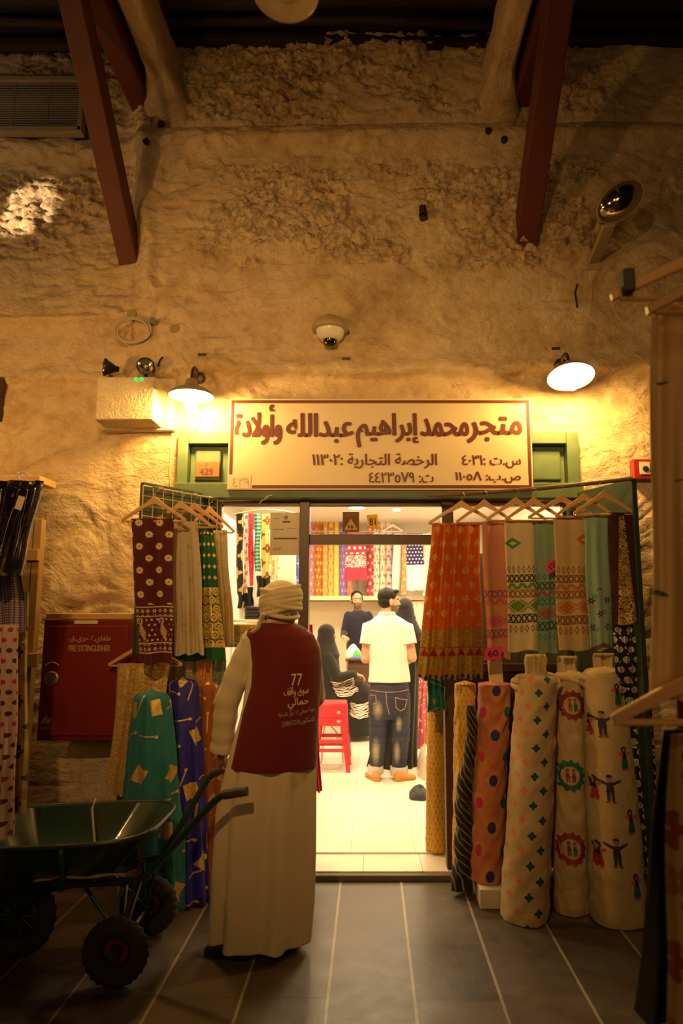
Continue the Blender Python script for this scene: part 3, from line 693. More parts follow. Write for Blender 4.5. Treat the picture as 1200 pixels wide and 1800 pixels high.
# --- ventilation grille
a = at(-40, 232, 4.44); c = at(150, 138, 4.44)
t = thing('vent_grille', 'long louvred ventilation grille high at the left edge', 'vent', ((a.x + c.x) / 2, 4.5, a.z))
g = G()
for b_ in ((a.x, c.x, a.z, a.z + .035), (a.x, c.x, c.z - .03, c.z), (a.x, a.x + .03, a.z, c.z), (c.x - .03, c.x, a.z, c.z)): g.box(*bx(b_[0], b_[1], 4.42, 4.56, b_[2], b_[3]))
g.build('frame', pm('grey_beige_metal', (.36, .30, .20), .5), t, bevel=.004)
G().box(*bx(a.x, c.x, 4.50, 4.56, a.z, c.z)).build('backing', pm('dark_duct', (.05, .045, .04), .9), t)
g = G(); nl = 26
for k in range(nl):
    z = a.z + .04 + (c.z - a.z - .075) * k / (nl - 1); g.box((0.5 * (a.x + c.x), 4.455, z), (c.x - a.x - .06, .03, .006), Matrix.Rotation(.6, 3, 'X'))
for x in (.33, .66): g.box((a.x + (c.x - a.x) * x, 4.445, (a.z + c.z) / 2), (.008, .01, c.z - a.z - .06))
g.build('louvres', pm('grey_beige_louvre', (.22, .19, .14), .5), t)
# --- hanging ceiling lamp over the alley
c = at(502, -8, 3.15); t = thing('ceiling_lamp', 'unlit cream dome lamp hanging under the ceiling, cut by the top edge', 'ceiling lamp', (c.x, c.y, 5.72))
G().lathe([(.175, 0), (.18, .012), (.16, .06), (.11, .10), (.05, .12), (.03, .16), (0, .16)], 40, T(c)).build('lamp_shade', pm('cream_lamp_enamel', (.50, .38, .20), .45), t, smooth=50)
G().lathe([(.172, .004), (.15, .02), (.07, .03), (.065, .012), (.04, -.005), (0, -.01)], 40, T(c)).build('diffuser', pm('unlit_opal_glass', (.45, .35, .2), .3), t, smooth=50)
G().tube([c + Vector((0, 0, .15)), (c.x, c.y, 5.74)], .012, 10).build('suspension_rod', DARKMET, t, smooth=True)
# --- fire call box at the right, fire extinguisher cabinet at the left
REDP = pm('red_gloss_paint', (.34, .025, .018), .35, var=.08)
p = onwall(1122, 828); t = thing('fire_call_point', 'red fire alarm call point on the wall at the far right', 'alarm box', p)
G().box((p.x, p.y - .03, p.z), (.12, .07, .135)).build('box', REDP, t, bevel=.006)
G().box((p.x + .015, p.y - .068, p.z + .005), (.07, .008, .085)).build('face_plate', pm('pale_call_plate', (.75, .62, .38), .3), t, bevel=.003)
G().lathe([(.02, 0), (.018, .006), (0, .008)], 18, T((p.x + .018, p.y - .072, p.z)) @ Rx(PI / 2)).build('button', BLACKP, t, smooth=50)
CABM = pm('dark_red_cabinet_paint', (.20, .014, .012), .4, var=.1)
FY = 4.20; a = at(62, 1303, FY); c = at(235, 1090, FY)
t = thing('fire_extinguisher_cabinet', 'dark red steel fire extinguisher cabinet with pale lettering low on the left wall', 'cabinet', ((a.x + c.x) / 2, 4.35, a.z))
G().box(*bx(a.x, c.x, FY + .012, 4.41, a.z, c.z)).build('body', CABM, t, bevel=.006)
dr = G().box(*bx(a.x + .035, c.x - .03, FY, FY + .014, a.z + .03, c.z - .035)).build('door', CABM, t, bevel=.004)
INK = pm('faded_gold_print', (.50, .34, .12), .6)
px_letters('FIRE EXTINGUISHER', 120, 194, 1134, 1145, FY - .0005, .003).build('lettering', INK, dr)
px_letters(arabic('طفايـة حريـق'), 122, 195, 1117, 1131, FY - .0005, .002).build('lettering', INK, dr)
px_letters('NAFFCO', 70, 91, 1277, 1283, FY - .0005, .004).build('lettering', INK, dr)
g = G(); e = [(70, 1274), (75, 1264), (82, 1257), (85, 1264), (91, 1261), (88, 1269), (84, 1275), (80, 1270), (75, 1272)]
q = [at(x, y, FY - .001) for x, y in e]; g.add(q, [tuple(range(len(q)))]); g.build('emblem', INK, dr, fix=False)
p = at(91, 1192, FY); G().lathe([(.042, -.004), (.042, .008), (.034, .012), (.03, .002), (0, .002)], 28, T(p) @ Rx(PI / 2)).build('latch', STEEL, dr, smooth=40)
G().tube([at(80 + k * 3.0, 1170 - 6 * math.sin(k / 8 * PI), FY - .001) for k in range(9)], .004, 6).build('arrow_mark', INK, dr)
a2 = at(130, 1095, FY); c2 = at(171, 1090.5, FY); G().box(*bx(a2.x, c2.x, FY + .004, FY + .013, a2.z - .006, c2.z)).build('paper_strip', pm('pale_paper', (.7, .6, .4), .7), t)
a = at(92, 1093, 4.3); c = at(240, 1078, 4.3)
tag(G().box(*bx(a.x, c.x, 4.21, 4.41, FY and at(100, 1089, 4.2).z, c.z)).build('wooden_plank', WOODL, bevel=.005), 'pale wooden plank lying on top of the fire extinguisher cabinet', 'plank')

pts = [at(456, 885, 4.33), at(460, 880, 4.325), at(466, 877, 4.33), at(473, 872, 4.325), at(480, 870, 4.33)]
tag(G().tube(pts, [.003, .007, .009, .007, .003], 8, True, .35).build('torn_tape', pm('dirty_white_tape', (.62, .52, .36), .6), smooth=True), 'torn scrap of pale tape stuck on the green beam below the sign', 'tape')
# ================================================================== TEXTILES OUTSIDE
def cloth(name, label, cat, xt, xb, yt, yb, Y, mat, group=None, th=.035, folds=4, amp=.012, seed=0, flare=0., parent=None, sway=0., hemwave=.006, build=True, nz=44, nu=44, v0=0.):
    """hanging folded cloth: a flattened closed tube from pixel rows yt..yb, xt/xb = (left, right) pixels at top and bottom, at distance Y"""
    A = at(xt[0], yt, Y); B_ = at(xt[1], yt, Y); C_ = at(xb[0], yb, Y); D = at(xb[1], yb, Y)
    A.z = B_.z = (A.z + B_.z) / 2; ln = A.z - (C_.z + D.z) / 2
    wmean = ((B_.x - A.x) + (D.x - C_.x)) / 2; rings = []; uvs = []
    for i in range(nz + 1):
        s = i / nz; k = s ** (1 + flare)
        xl = A.x + (C_.x - A.x) * k + .004 * math.sin(7 * s + seed); xr = B_.x + (D.x - B_.x) * k + .004 * math.sin(9 * s + seed * 2)
        z = A.z - ln * s; ring = []; ur = []
        for q in range(2 * nu):
            fr = q < nu; u = q / nu if fr else (2 * nu - q) / nu
            prof = max(0., 1 - abs(2 * u - 1) ** 3) ** .5
            a_ = amp * (.45 + .75 * s)
            f = a_ * math.sin(2 * PI * folds * u + seed * 1.7 + .8 * math.sin(2.2 * s + seed)) + a_ * .5 * math.sin(2 * PI * folds * 1.9 * u + seed * 3 + 1.5 * s)
            if not fr: f *= .6
            t = th * (.35 + .65 * min(1, s * 8 + .3)) * (.8 + .35 * s)
            y = Y + f + (-t / 2 if fr else t / 2) * prof + sway * s * s
            zz = z + (hemwave * math.sin(2 * PI * folds * u + seed) if i == nz else 0) - .004 * math.sin(2 * PI * u) * s
            ring.append(Vector((xl + (xr - xl) * u, y, zz))); ur.append((u * wmean, v0 + ln * s))
        ur.append((0., v0 + ln * s))
        rings.append(ring); uvs.append(ur)
    g = G().loft(rings, True, uvs)
    if not build: return g, ln, wmean
    o = g.build(name, mat, parent, smooth=60)
    if parent is None: tag(o, label, cat, group)
    return o, ln, wmean
def hanger(label, peak, half, drop, Y, yaw=0., group='wooden clothes hangers', hook=.06, mat=None, th=.013, bar=True, hookto=None):
    """wooden clothes hanger: shaped shoulders, wire hook, trouser bar. peak = top of the wood"""
    p = Vector(peak); t = thing('clothes_hanger', label, 'hanger', p, group); mat = mat or WOODL
    M = T(p) @ Rz(yaw) @ Rx(PI / 2)
    top = []; bot = []
    for i in range(25):
        s = -1 + 2 * i / 24; a_ = abs(s); z = -drop * (a_ ** 1.15) - .012 * math.cos(a_ * PI / 2) ** 6 * 0 + (.012 * math.exp(-(a_ / .16) ** 2))
        w = .030 - .012 * a_ + .014 * math.exp(-(a_ / .2) ** 2)
        top.append((s * half, z)); bot.append((s * half * .985, z - w))
    G().prism(top + bot[::-1], M @ T((0, 0, -th / 2)), th).build('shoulders', mat, t, bevel=.003)
    pts = [M @ Vector((0, -.01, 0))]
    for i in range(13): q = -PI / 2 + i / 12 * PI * 1.35; pts.append(M @ Vector((.020 * math.cos(q), hook - .0 + .020 * math.sin(q) + .012, 0)))
    G().tube(pts, .0022, 6).build('hook', STEEL, t, smooth=True)
    if bar: G().tube([M @ Vector((-half * .93, -drop - .012, 0)), M @ Vector((half * .93, -drop - .012, 0))], .006, 8).build('bar', mat, t, smooth=True)
    return t
GOLD = (.62, .40, .09); GOLD2 = (.75, .50, .14)
def glit(b, sc=420):
    return b.rnd(b.comb(b.floor(b.uv()[0] * sc), b.floor(b.uv()[1] * sc)))
# ---- fabrics
def f_maroon(b, u, v):
    x, y, i, r = b.cell(u + .01, v + .01, .105, .068, .5); m = b.flower(x, y, .0215, 9, .13, .18)
    up = v < .49; m = m * up
    x2, y2, _, _ = b.cell(u, v, .028, .028, .5); d = (b.rad(x2, y2) < .0062) * b.band(v, .56, .70)
    px, py = (b.fract(u / .125 + .2) - .5) * .125, v - .63
    pa = b.rad(px * 1.5, py + px * .5); ax_ = px - py * .25; wd_ = .024 - abs(py - .012) * .42; leaf = (abs(ax_) < wd_) * (b.saw(py + abs(ax_) * .9, .013) > .42) + (abs(ax_) < .0022) * (abs(py) < .055); pa2 = b.rad((px + .012) * 1.2, py + .048); leaf = b.f('MINIMUM', leaf + (pa2 < .022) * (pa2 > .013) * (py < -.035), 1.0)
    clear = b.rad(px * 1.5, py) > .060
    x3, y3, _, _ = b.cell(u, v, .032, .030, 0.)
    bd = b.OR(b.band(v, .500, .506), b.band(v, .553, .558), b.band(v, .70, .706), b.band(v, .752, .758))
    fl = b.flower(x3, y3 , .0125, 6, .3, .25) * b.OR(b.band(v, .508, .55), b.band(v, .709, .75))
    m = b.OR(m, d * clear, leaf * b.band(v, .565, .695), bd, fl)
    return b.mix(m, b.mix(b.noise(5, 3), (.075, .012, .014), (.11, .02, .02)), (.72, .55, .26)), m * .25
def f_cream(b, u, v):
    x, y, _, _ = b.cell(u, v, .11, .10, .5); m = b.flower(x, y, .017, 6, .3, .3)
    px, py, _, _ = b.cell(u, v, .16, 9, 0); pa = b.rad(px * 1.6, v - .60)
    g = glit(b, 260) > .72
    d = (pa < .075) * g + (v > .50) * (glit(b, 200) > .9)
    m = b.OR(m * (v < .48), b.f('MINIMUM', d, 1.0))
    return b.mix(m, b.mix(b.noise(6, 3), (.62, .52, .34), (.72, .62, .43)), GOLD), m * .8
def f_green(b, u, v):
    x, y, _, _ = b.cell(u, v, .036, .068, .0); m = b.diamond(x, y, .012, .014) * (v < .36)
    x2, y2, _, _ = b.cell(u, v, .04, .052, .5); pa = b.rad(x2, y2 * .8); f = ((pa < .018) * (pa > .011) + (pa < .006)) * b.band(v, .37, .72)
    bd = b.OR(b.band(v, .365, .385), b.band(v, .52, .535), b.band(v, .62, .64), b.band(v, .70, .725)) * (glit(b, 300) > .25)
    gl = (glit(b, 330) > .72) * b.band(v, .37, .72)
    m = b.OR(m, f, bd, gl); red = b.rad(x2 - .0, y2 + .01) < .004
    c = b.mix(m, (.008, .10, .022), GOLD2)
    return b.mix(red * b.band(v, .37, .72), c, (.35, .03, .04)), m
def f_sheer(b, u, v):
    x, y, _, _ = b.cell(u, v, .035, .055, .5); m = b.diamond(x, y, .009, .012) * (v < .4)
    gl = (glit(b, 300) > .45) * b.band(v, .40, .80); m = b.OR(m, gl)
    return b.mix(m, (.60, .50, .33), GOLD), m
def lace(base, hi, sc=1.):
    def fn(b, u, v):
        vec = b.comb(u, v); n = b.noise(9 * sc, 3, vec, dist=3.5); w = b.fract(n * 7.0); m = b.band(w, .3, .62)
        vo = b.voronoi(16 * sc, vec); m = b.OR(m, b.band(b.fract(vo * 3.0), .4, .6))
        return b.mix(m, base, hi), m * .7
    return fn
def f_orange(b, u, v):
    x, y, i, r = b.cell(u, v, .082, .084, .5); m = b.OR(b.diamond(x, y, .018, .030), b.rad(x, y) < .020, (b.rad(abs(x) - .008, y) < .016)) * (v < .62)
    g = glit(b, 360) > .35; L = .99
    b1 = b.band(v, .645, .745); b2 = b.band(v, .80, .885); red = b.band(v, .748, .797); hem = b.band(v, .889, 1.2)
    tri = b.saw(u, .05) > b.fract((v - .752) / .05); x4, y4, _, _ = b.cell(u, v - .895, .028, .05, 0.); blue = b.diamond(x4, y4, .009, .022) * b.band(v, .895, .945)
    c = b.mix(b.noise(7, 3), (.52, .115, .012), (.66, .18, .02))
    c = b.mix(m, c, b.mix(g, (.30, .16, .03), GOLD2)); c = b.mix(b.OR(b1, b2), c, b.mix(g, (.24, .14, .025), (.55, .38, .09)))
    c = b.mix(red, c, b.mix(tri, (.30, .02, .02), (.45, .27, .06))); c = b.mix(hem, c, (.42, .27, .06)); c = b.mix(blue, c, (.03, .025, .12))
    return c, b.OR(m, b1, b2) * .6
def kutch(base, c1, c2, c3, c4, y0, motif=None):
    """striped embroidered borders across the lower half of a shawl"""
    def fn(b, u, v):
        w = v - y0; c = b.mix(b.noise(5, 2), tuple(x * .9 for x in base), base)
        x, y, _, _ = b.cell(u, w, .030, 9., 0.)
        def dia(lo, h): return (abs(x) / .011 + abs(w - lo - h / 2) / (h / 2)) < 1.0
        def diah(lo, h): return (abs(x) / .006 + abs(w - lo - h / 2) / (h / 4)) < 1.0
        c = b.mix(dia(0., .05) * (1.0 - diah(0., .05)), c, c1)
        def strip(c, lo, h, col, per, kind):
            zz = (w - lo) / h; inb = b.band(zz, 0, 1); s = b.saw(u, per)
            if kind == 'x': m = b.OR(abs(s - b.f('ABSOLUTE', zz * 2.0 - 1.0)) < .34, zz < .10, zz > .90)
            elif kind == 'z': m = b.OR(abs(s - zz) < .40, zz > .92)
            else: m = b.OR((abs(b.fract(u / per) - .5) * 2.2 + abs(zz * 2.0 - 1.0)) < .95, b.band(abs(b.fract(u / per) - .5) * 2.2 + abs(zz * 2.0 - 1.0), 1.15, 1.4))
            return b.mix(m * inb, c, col)
        c = strip(c, .055, .045, c2, .03, 'x'); c = strip(c, .105, .035, c3, .06, 'z'); c = strip(c, .145, .045, c1, .03, 'x')
        c = strip(c, .20, .075, c3, .115, 'd'); c = strip(c, .285, .05, c2, .03, 'x')
        c = b.mix(dia(.345, .05) * (1.0 - diah(.345, .05)), c, c1)
        if motif:
            mx, my, mc = motif; c = b.mix(b.diamond(u - mx, v - my, .05, .035) * (1.0 - b.diamond(u - mx, v - my, .025, .012)), c, mc)
        return c
    return fn
def f_ltteal(b, u, v):
    c = b.mix(b.noise(5, 2), (.20, .33, .24), (.27, .42, .31))
    x, y, _, _ = b.cell(u + .02, v, .085, .075, .5)
    c = b.mix(b.flower(x, y, .022, 6) * b.band(v, .42, .68), c, (.10, .03, .07))
    x, y, _, _ = b.cell(u + .06, v + .03, .10, .09, .5); c = b.mix(b.flower(x, y, .017, 5) * b.band(v, .44, .70), c, (.06, .26, .24))
    x, y, _, _ = b.cell(u + .03, v + .05, .07, .06, .5); c = b.mix(b.flower(x, y, .010, 5) * b.band(v, .40, .72), c, (.45, .20, .16))
    wv = abs(v - .735 - (b.saw(u, .14) * .03)) < .012; c = b.mix(wv, c, (.16, .05, .07))
    x, y, _, _ = b.cell(u, v, .20, .9, 0.); c = b.mix(b.flower(u - .16, v - .26, .018, 5), c, (.18, .03, .05)); return c
def f_goldembroid(b, u, v):
    x = u - .075; wd = b.f('MULTIPLY', v, .055) + .016; inb = (abs(x) < wd) * b.band(v, .02, .72)
    vec = b.comb(x, v); n = b.noise(30, 2, vec, dist=2.0); fl = b.fract(n * 6.0); m = b.band(fl, .2, .62) * inb
    xx, yy, _, _ = b.cell(u + .0, v, .15, .13, 0.); m = b.OR(m, b.flower(xx, yy, .022, 6, .3, .4) * inb)
    return b.mix(m, b.mix(b.noise(4, 2), (.035, .008, .008), (.05, .012, .012)), GOLD2), m * .8
# ---------------- left rack: wire grid on the open leaf, hangers, shawls
def gridpt(s, z): a = Vector((-1.02, 4.41, z)); b = Vector((-1.345, 3.93, z)); p = a.lerp(b, s); return p + Vector((-.0, -.03, 0)) + Vector((.03, 0, 0))
zt = at(250, 855, 3.93).z; zb = at(250, 925, 3.93).z
t = thing('wire_grid_panel', 'white wire display grid hung on the open left door leaf', 'display grid', gridpt(.5, zb))
g = G()
for z in (zt, (zt * .75 + zb * .25), (zt + zb) / 2, (zt * .25 + zb * .75), zb): g.tube([gridpt(0, z), gridpt(1, z)], .0028 if z not in (zt, zb) else .004, 6)
for k in range(9): g.tube([gridpt(k / 8, zb), gridpt(k / 8, zt)], .0028 if k % 8 else .004, 6)
g.build('wire_grid', pm('cream_coated_wire', (.75, .62, .40), .35, .3), t, smooth=True)
for k, s in enumerate((.9, .1)): G().tube([gridpt(s, zt), gridpt(s, zt) + Vector((.05, .04, .005)), gridpt(s, zt) + Vector((.07, .05, -.03))], .004, 6).build('hook', STEEL, t, smooth=True)
LG = 'shawl hangers on the wire grid'
for px, py, half, dr, Y, lb, yw in ((272, 876, 57, 30, 3.90, 'wooden hanger nearest the left edge of the wire grid, above the maroon shawl', 0), (318, 884, 57, 33, 4.05, 'wooden hanger above the cream shawl, second from the left on the wire grid', 0),
        (342, 887, 52, 30, 4.17, 'wooden hanger above the green shawl, third on the wire grid', 0), (368, 893, 46, 33, 4.30, 'wooden hanger above the sheer gold-dotted shawl at the right end of the wire grid', 0)):
    p = at(px, py, Y); sc = scale_at(py, Y); hanger(lb, p, half * sc, (dr + 7) * sc, Y, yw, LG, hook=.04)
SG = 'shawls hanging on the wire grid'
M_MAR = fab('maroon_flowered_cotton', f_maroon)
cloth('shawl', 'maroon shawl with cream flower dots and a paisley border', 'shawl', (229, 305), (244, 304), 912, 1166, 3.90, M_MAR, SG, folds=1.5, amp=.010, seed=1)
cloth('shawl', 'cream shawl with gold sprigs, between the maroon and green shawls', 'shawl', (303, 349), (304, 359), 917, 1150, 4.05, fab('cream_sprigged_voile', f_cream, sheer=.3), SG, folds=2.5, amp=.013, seed=2)
cloth('shawl', 'bright green shawl with gold sequin border', 'shawl', (345, 374), (322, 396), 928, 1160, 4.17, fab('green_gold_sari_silk', f_green, .5), SG, folds=1.5, amp=.010, seed=3)
cloth('shawl', 'sheer beige shawl with gold dots, rightmost on the wire grid', 'shawl', (373, 398), (386, 413), 932, 1135, 4.30, fab('sheer_gold_dotted_net', f_sheer, .5, sheer=.45), SG, folds=2, amp=.010, seed=4)
# ---------------- lower left: lace skirts on hangers, bolts standing on the floor
p = at(257, 1128, 4.12); sc = scale_at(1130, 4.12)
hanger('wooden hanger below the maroon shawl, carrying gold lace cloth', p, 65 * sc, 38 * sc, 4.12, 0, None, hook=.05)
LS = 'lace cloths hanging low on the left'
cloth('lace_cloth', 'gold lace cloth flaring to the left beside the fire extinguisher cabinet', 'lace cloth', (207, 300), (188, 262), 1166, 1396, 4.10, fab('gold_lace', lace((.40, .25, .07), (.70, .47, .15))), LS, folds=3, amp=.016, seed=5)
cloth('lace_cloth', 'grey-beige lace cloth behind the dark blue bolt', 'lace cloth', (296, 344), (296, 346), 1160, 1420, 4.28, fab('grey_lace', lace((.16, .12, .07), (.30, .24, .14), 1.6)), LS, folds=3, amp=.012, seed=6)
cloth('lace_cloth', 'orange lace cloth behind the orange drape', 'lace cloth', (338, 372), (338, 378), 1160, 1420, 4.30, fab('orange_lace', lace((.42, .15, .04), (.68, .32, .12), 1.6)), LS, folds=3, amp=.012, seed=7)
cloth('lace_cloth', 'grey-green cloth hanging just left of the porter above the orange drape', 'lace cloth', (371, 398), (371, 400), 1160, 1300, 4.33, fab('grey_green_lace', lace((.10, .16, .11), (.22, .28, .2), 1.6)), LS, folds=2, amp=.010, seed=8)
def gold_patch(base, seed, sq=.085):
    def fn(b, u, v):
        cu, cv = .20, .30; x, y, i, r = b.cell(u + .03 * seed, v + .05 * seed, cu, cv, .5); rn = b.rnd(b.comb(i, r, 1.0 * seed)); rn2 = b.rnd(b.comb(i, r, 7.0 + seed))
        ang = (rn - .5) * 1.2; xx = x * b.f('COSINE', ang) - y * b.f('SINE', ang) - (rn2 - .5) * .08; yy = x * b.f('SINE', ang) + y * b.f('COSINE', ang) + (rn - .5) * .12
        sqm = (abs(xx) < sq * .42) * (abs(yy) < sq * .5)
        x2, y2, i2, r2 = b.cell(u, v, .13, .16, .5); q = b.rnd(b.comb(i2, r2, 3.0 + seed)); a2 = (q - .5) * 3.0
        lx = x2 * b.f('COSINE', a2) - y2 * b.f('SINE', a2); ly = x2 * b.f('SINE', a2) + y2 * b.f('COSINE', a2)
        br = b.OR((abs(ly) < .0035) * (abs(lx) < .055), b.rad(lx - .055, ly) < .009) * (q > .35)
        m = b.OR(sqm, br); g = glit(b, 380)
        return b.mix(m, b.mix(b.noise(4, 3), tuple(c * .8 for c in base), base), b.mix(g, (.38, .22, .03), (.85, .58, .16))), m
    return fn
def bolt(name, label, px_top, py_top, px_bot, py_bot, Yb, Yt, wt, wb, mat, group, seed=0, folds=9, amp=.018, flare=0., nz=60, nk=96, cat='fabric bolt', dome=.04, flat=.8, wrinkle=.004, z0=.0):
    """cloth wound or draped round a standing core, leaning back: base at pixel (px_bot, py_bot) on distance Yb"""
    Bp = at(px_bot, py_bot, Yb); Tp = at(px_top, py_top, Yt); Bp.z = z0 + .004; sb = scale_at(py_bot, Yb); st_ = scale_at(py_top, Yt)
    R0 = wt * st_ / 2; R1 = wb * sb / 2; L = (Tp - Bp).length; rings = []; uvs = []
    for i in range(nz + 1):
        s = i / nz; c = Tp.lerp(Bp, s); k = s ** (1 + flare); R = R0 + (R1 - R0) * k
        if i == 0: R *= .02
        elif s < dome: R *= (1 - (1 - s / dome) ** 2.2) ** .5
        if s > .985: R *= .97
        ring = []; ur = []
        qa = np.arange(nk) * 2 * PI / nk; wr = 4.5 * (fbm(s * L * 17 + 2.2 * np.sin(qa + seed) + 9, 1.3 * np.cos(qa) + seed, 2, 3) + .8 * fbm(s * L * 34 + 3 * np.cos(qa * 2), 2.5 * np.sin(qa), 2, 8))
        for q in range(nk):
            a_ = 2 * PI * q / nk - PI / 2 * 3; am = amp * (.25 + .9 * s)
            f = am * math.sin(folds * a_ + seed + .7 * math.sin(3 * s + seed)) + am * .5 * math.sin(folds * 1.63 * a_ + seed * 2 + 2 * s)
            w = wrinkle * wr[q]
            r_ = R * (1 + f / max(R, .05)) + w * (1 if s > .02 else 0)
            ring.append(c + Vector((r_ * math.sin(a_) * 1.0, -r_ * math.cos(a_) * flat, 0))); ur.append((a_ * (R0 + R1) / 2, s * L))
        ur.append(((2 * PI - PI / 2 * 3) * (R0 + R1) / 2, s * L)); rings.append(ring); uvs.append(ur)
    o = G().loft(rings, True, uvs).build(name, mat, None, smooth=60); tag(o, label, cat, group); return o
BG = 'draped fabric bolts standing left of the porter'
bolt('draped_bolt', 'teal fabric bolt with gold sequin squares, standing behind the wheelbarrow', 268, 1213, 268, 1592, 3.97, 4.02, 52, 112, fab('teal_sequinned_chiffon', gold_patch((.02, .18, .20), 1), .6), BG, 1, 8, .020, flare=-.45, wrinkle=.002)
bolt('draped_bolt', 'dark blue fabric bolt with gold sequin squares, between the teal bolt and the porter', 322, 1190, 334, 1586, 4.06, 4.18, 46, 66, fab('blue_sequinned_velvet', gold_patch((.022, .016, .30), 2), .5), BG, 2, 7, .016, flare=-.3, wrinkle=.002)
bolt('draped_bolt', 'orange-brown fabric bolt with gold braid, half hidden behind the porter', 366, 1196, 378, 1572, 4.16, 4.25, 36, 60, fab('orange_brown_organza', gold_patch((.30, .085, .018), 3, .05), .5), BG, 3, 7, .014, flare=-.3, wrinkle=.002)
# ---------------- right rail of hangers and garments
r0 = at(753, 872, 4.26); r1 = at(1112, 841, 3.84); zr = (r0.z + r1.z) / 2
tag(G().tube([r0.lerp(r1, i / 12) + Vector((0, 0, -.012 * math.sin(i / 12 * PI))) for i in range(13)], .013, 10).build('clothes_rail', WOODD, smooth=True), 'long thin wooden rail carrying the garments right of the doorway', 'clothes rail')
def rail_y(px):
    best = min(range(101), key=lambda i: abs((lambda p: (p.x / ((p - EYE).dot(FWD))) * FPX + PCX)(r0.lerp(r1, i / 100)) - px)); return r0.lerp(r1, best / 100)
HG = 'hangers on the rail right of the doorway'; GG = 'garments on the rail right of the doorway'
for px, py, xl, xr, lb in ((811, 883, 752, 871, 'wooden hanger at the left end of the rail, above the orange skirt'), (851, 881, 812, 914, 'wooden hanger second from the left end of the rail'),
        (906, 877, 848, 955, 'wooden hanger third along the rail, above the cream shawl'), (938, 877, 880, 985, 'darker wooden hanger fourth along the rail'), (986, 873, 930, 1050, 'wooden hanger fifth along the rail, above the tan shawl'),
        (1026, 870, 985, 1090, 'wooden hanger sixth along the rail'), (1060, 866, 1010, 1119, 'wooden hanger at the right end of the rail, above the dark gold-embroidered cloth')):
    rp = rail_y(px); Y = rp.y - .02; sc = scale_at(py, Y); hanger(lb, at(px, py, Y), (xr - xl) / 2 * sc, 35 * sc, Y, 0, HG, hook=.03)
garm = [
 ('embroidered_skirt', 'orange gathered skirt with gold medallions and a broad gold hem', 'skirt', (758, 842), (731, 850), 920, 1192, 810, fab('orange_gold_georgette', f_orange, sheer=.45), dict(folds=4.5, amp=.020, th=.06, flare=.25, hemwave=.01), 0),
 ('shawl', 'salmon pink shawl with violet woven bands, beside the orange skirt', 'shawl', (846, 892), (856, 896), 917, 1158, 862, fab('pink_woven_shawl', kutch((.50, .20, .12), (.45, .22, .07), (.22, .06, .14), (.42, .08, .12), None, .36)), dict(folds=1.5, amp=.008), .02),
 ('shawl', 'cream shawl with green and black geometric bands', 'shawl', (887, 938), (893, 950), 917, 1144, 906, fab('cream_banded_shawl', kutch((.64, .52, .30), (.26, .11, .035), (.035, .05, .04), (.12, .24, .04), None, .26, (.045, .13, (.07, .24, .06)))), dict(folds=1.2, amp=.008), -.02),
 ('shawl', 'blue-green shawl with woven bands, between the cream and the tan shawl', 'shawl', (937, 976), (946, 980), 915, 1148, 938, fab('teal_banded_shawl', kutch((.20, .32, .22), (.05, .19, .15), (.04, .09, .07), (.28, .09, .07), None, .31)), dict(folds=1.2, amp=.008), .03),
 ('shawl', 'tan shawl with orange and brown geometric bands', 'shawl', (971, 1025), (981, 1037), 910, 1143, 986, fab('tan_banded_shawl', kutch((.54, .38, .17), (.25, .10, .03), (.20, .07, .03), (.46, .14, .04), None, .28, (.17, .13, (.50, .10, .03)))), dict(folds=1.2, amp=.008), -.02),
 ('shawl', 'pale teal shawl with dark red flower sprays near the hem', 'shawl', (1025, 1068), (1036, 1078), 906, 1142, 1026, fab('pale_teal_flower_shawl', f_ltteal), dict(folds=1.3, amp=.008), .0),
 ('shawl', 'dark maroon cloth with a tall gold embroidered panel, rightmost on the rail', 'shawl', (1068, 1118), (1076, 1130), 901, 1096, 1060, fab('maroon_gold_embroidery', f_goldembroid), dict(folds=1., amp=.008), .0)]
GARM = []
for nm, lb, ct, xt, xb, yt, yb, pxr, mt, kw, dy in garm:
    Y = rail_y(pxr).y - .02 + dy * .6; kw = dict(kw); kw.setdefault('th', .03)
    GARM.append(cloth(nm, lb, ct, xt, xb, yt, yb, Y, mt, GG if nm == 'shawl' else None, seed=len(GARM) * 1.3 + 1, **kw)[0])
# price tags in pink card
PINK = pm('neon_pink_card', (.75, .035, .16), .6, var=.03); INKB = pm('black_marker_ink', (.01, .01, .01), .6)
def tagcard(label, pts, text, Y):
    c = sum((at(*p, Y) for p in pts), Vector()) / 4; t = thing('price_tag', label, 'price tag', c, 'pink price tags')
    q = [at(*p, Y) for p in pts]; g = G(); g.add(q + [p + Vector((0, .0015, 0)) for p in q], [(0, 1, 2, 3), (7, 6, 5, 4), (0, 4, 5, 1), (1, 5, 6, 2), (2, 6, 7, 3), (3, 7, 4, 0)]); g.build('card', PINK, t)
    xd = (q[1] - q[0]); w = xd.length; h = (q[3] - q[0]).length
    letters(text, w * .62, h * .5, facing(c + Vector((0, -.001, 0)), xd), .02).build('digits', INKB, t)
tagcard('tilted pink price tag reading 120 on the blue-green shawl', [(959, 993), (980, 976), (986, 993), (964, 1010)], '120', rail_y(938).y - .085)
tagcard('pink price tag reading 60 beside the orange skirt hem', [(853, 1139), (882, 1136), (880, 1159), (850, 1161)], '60', 4.02)
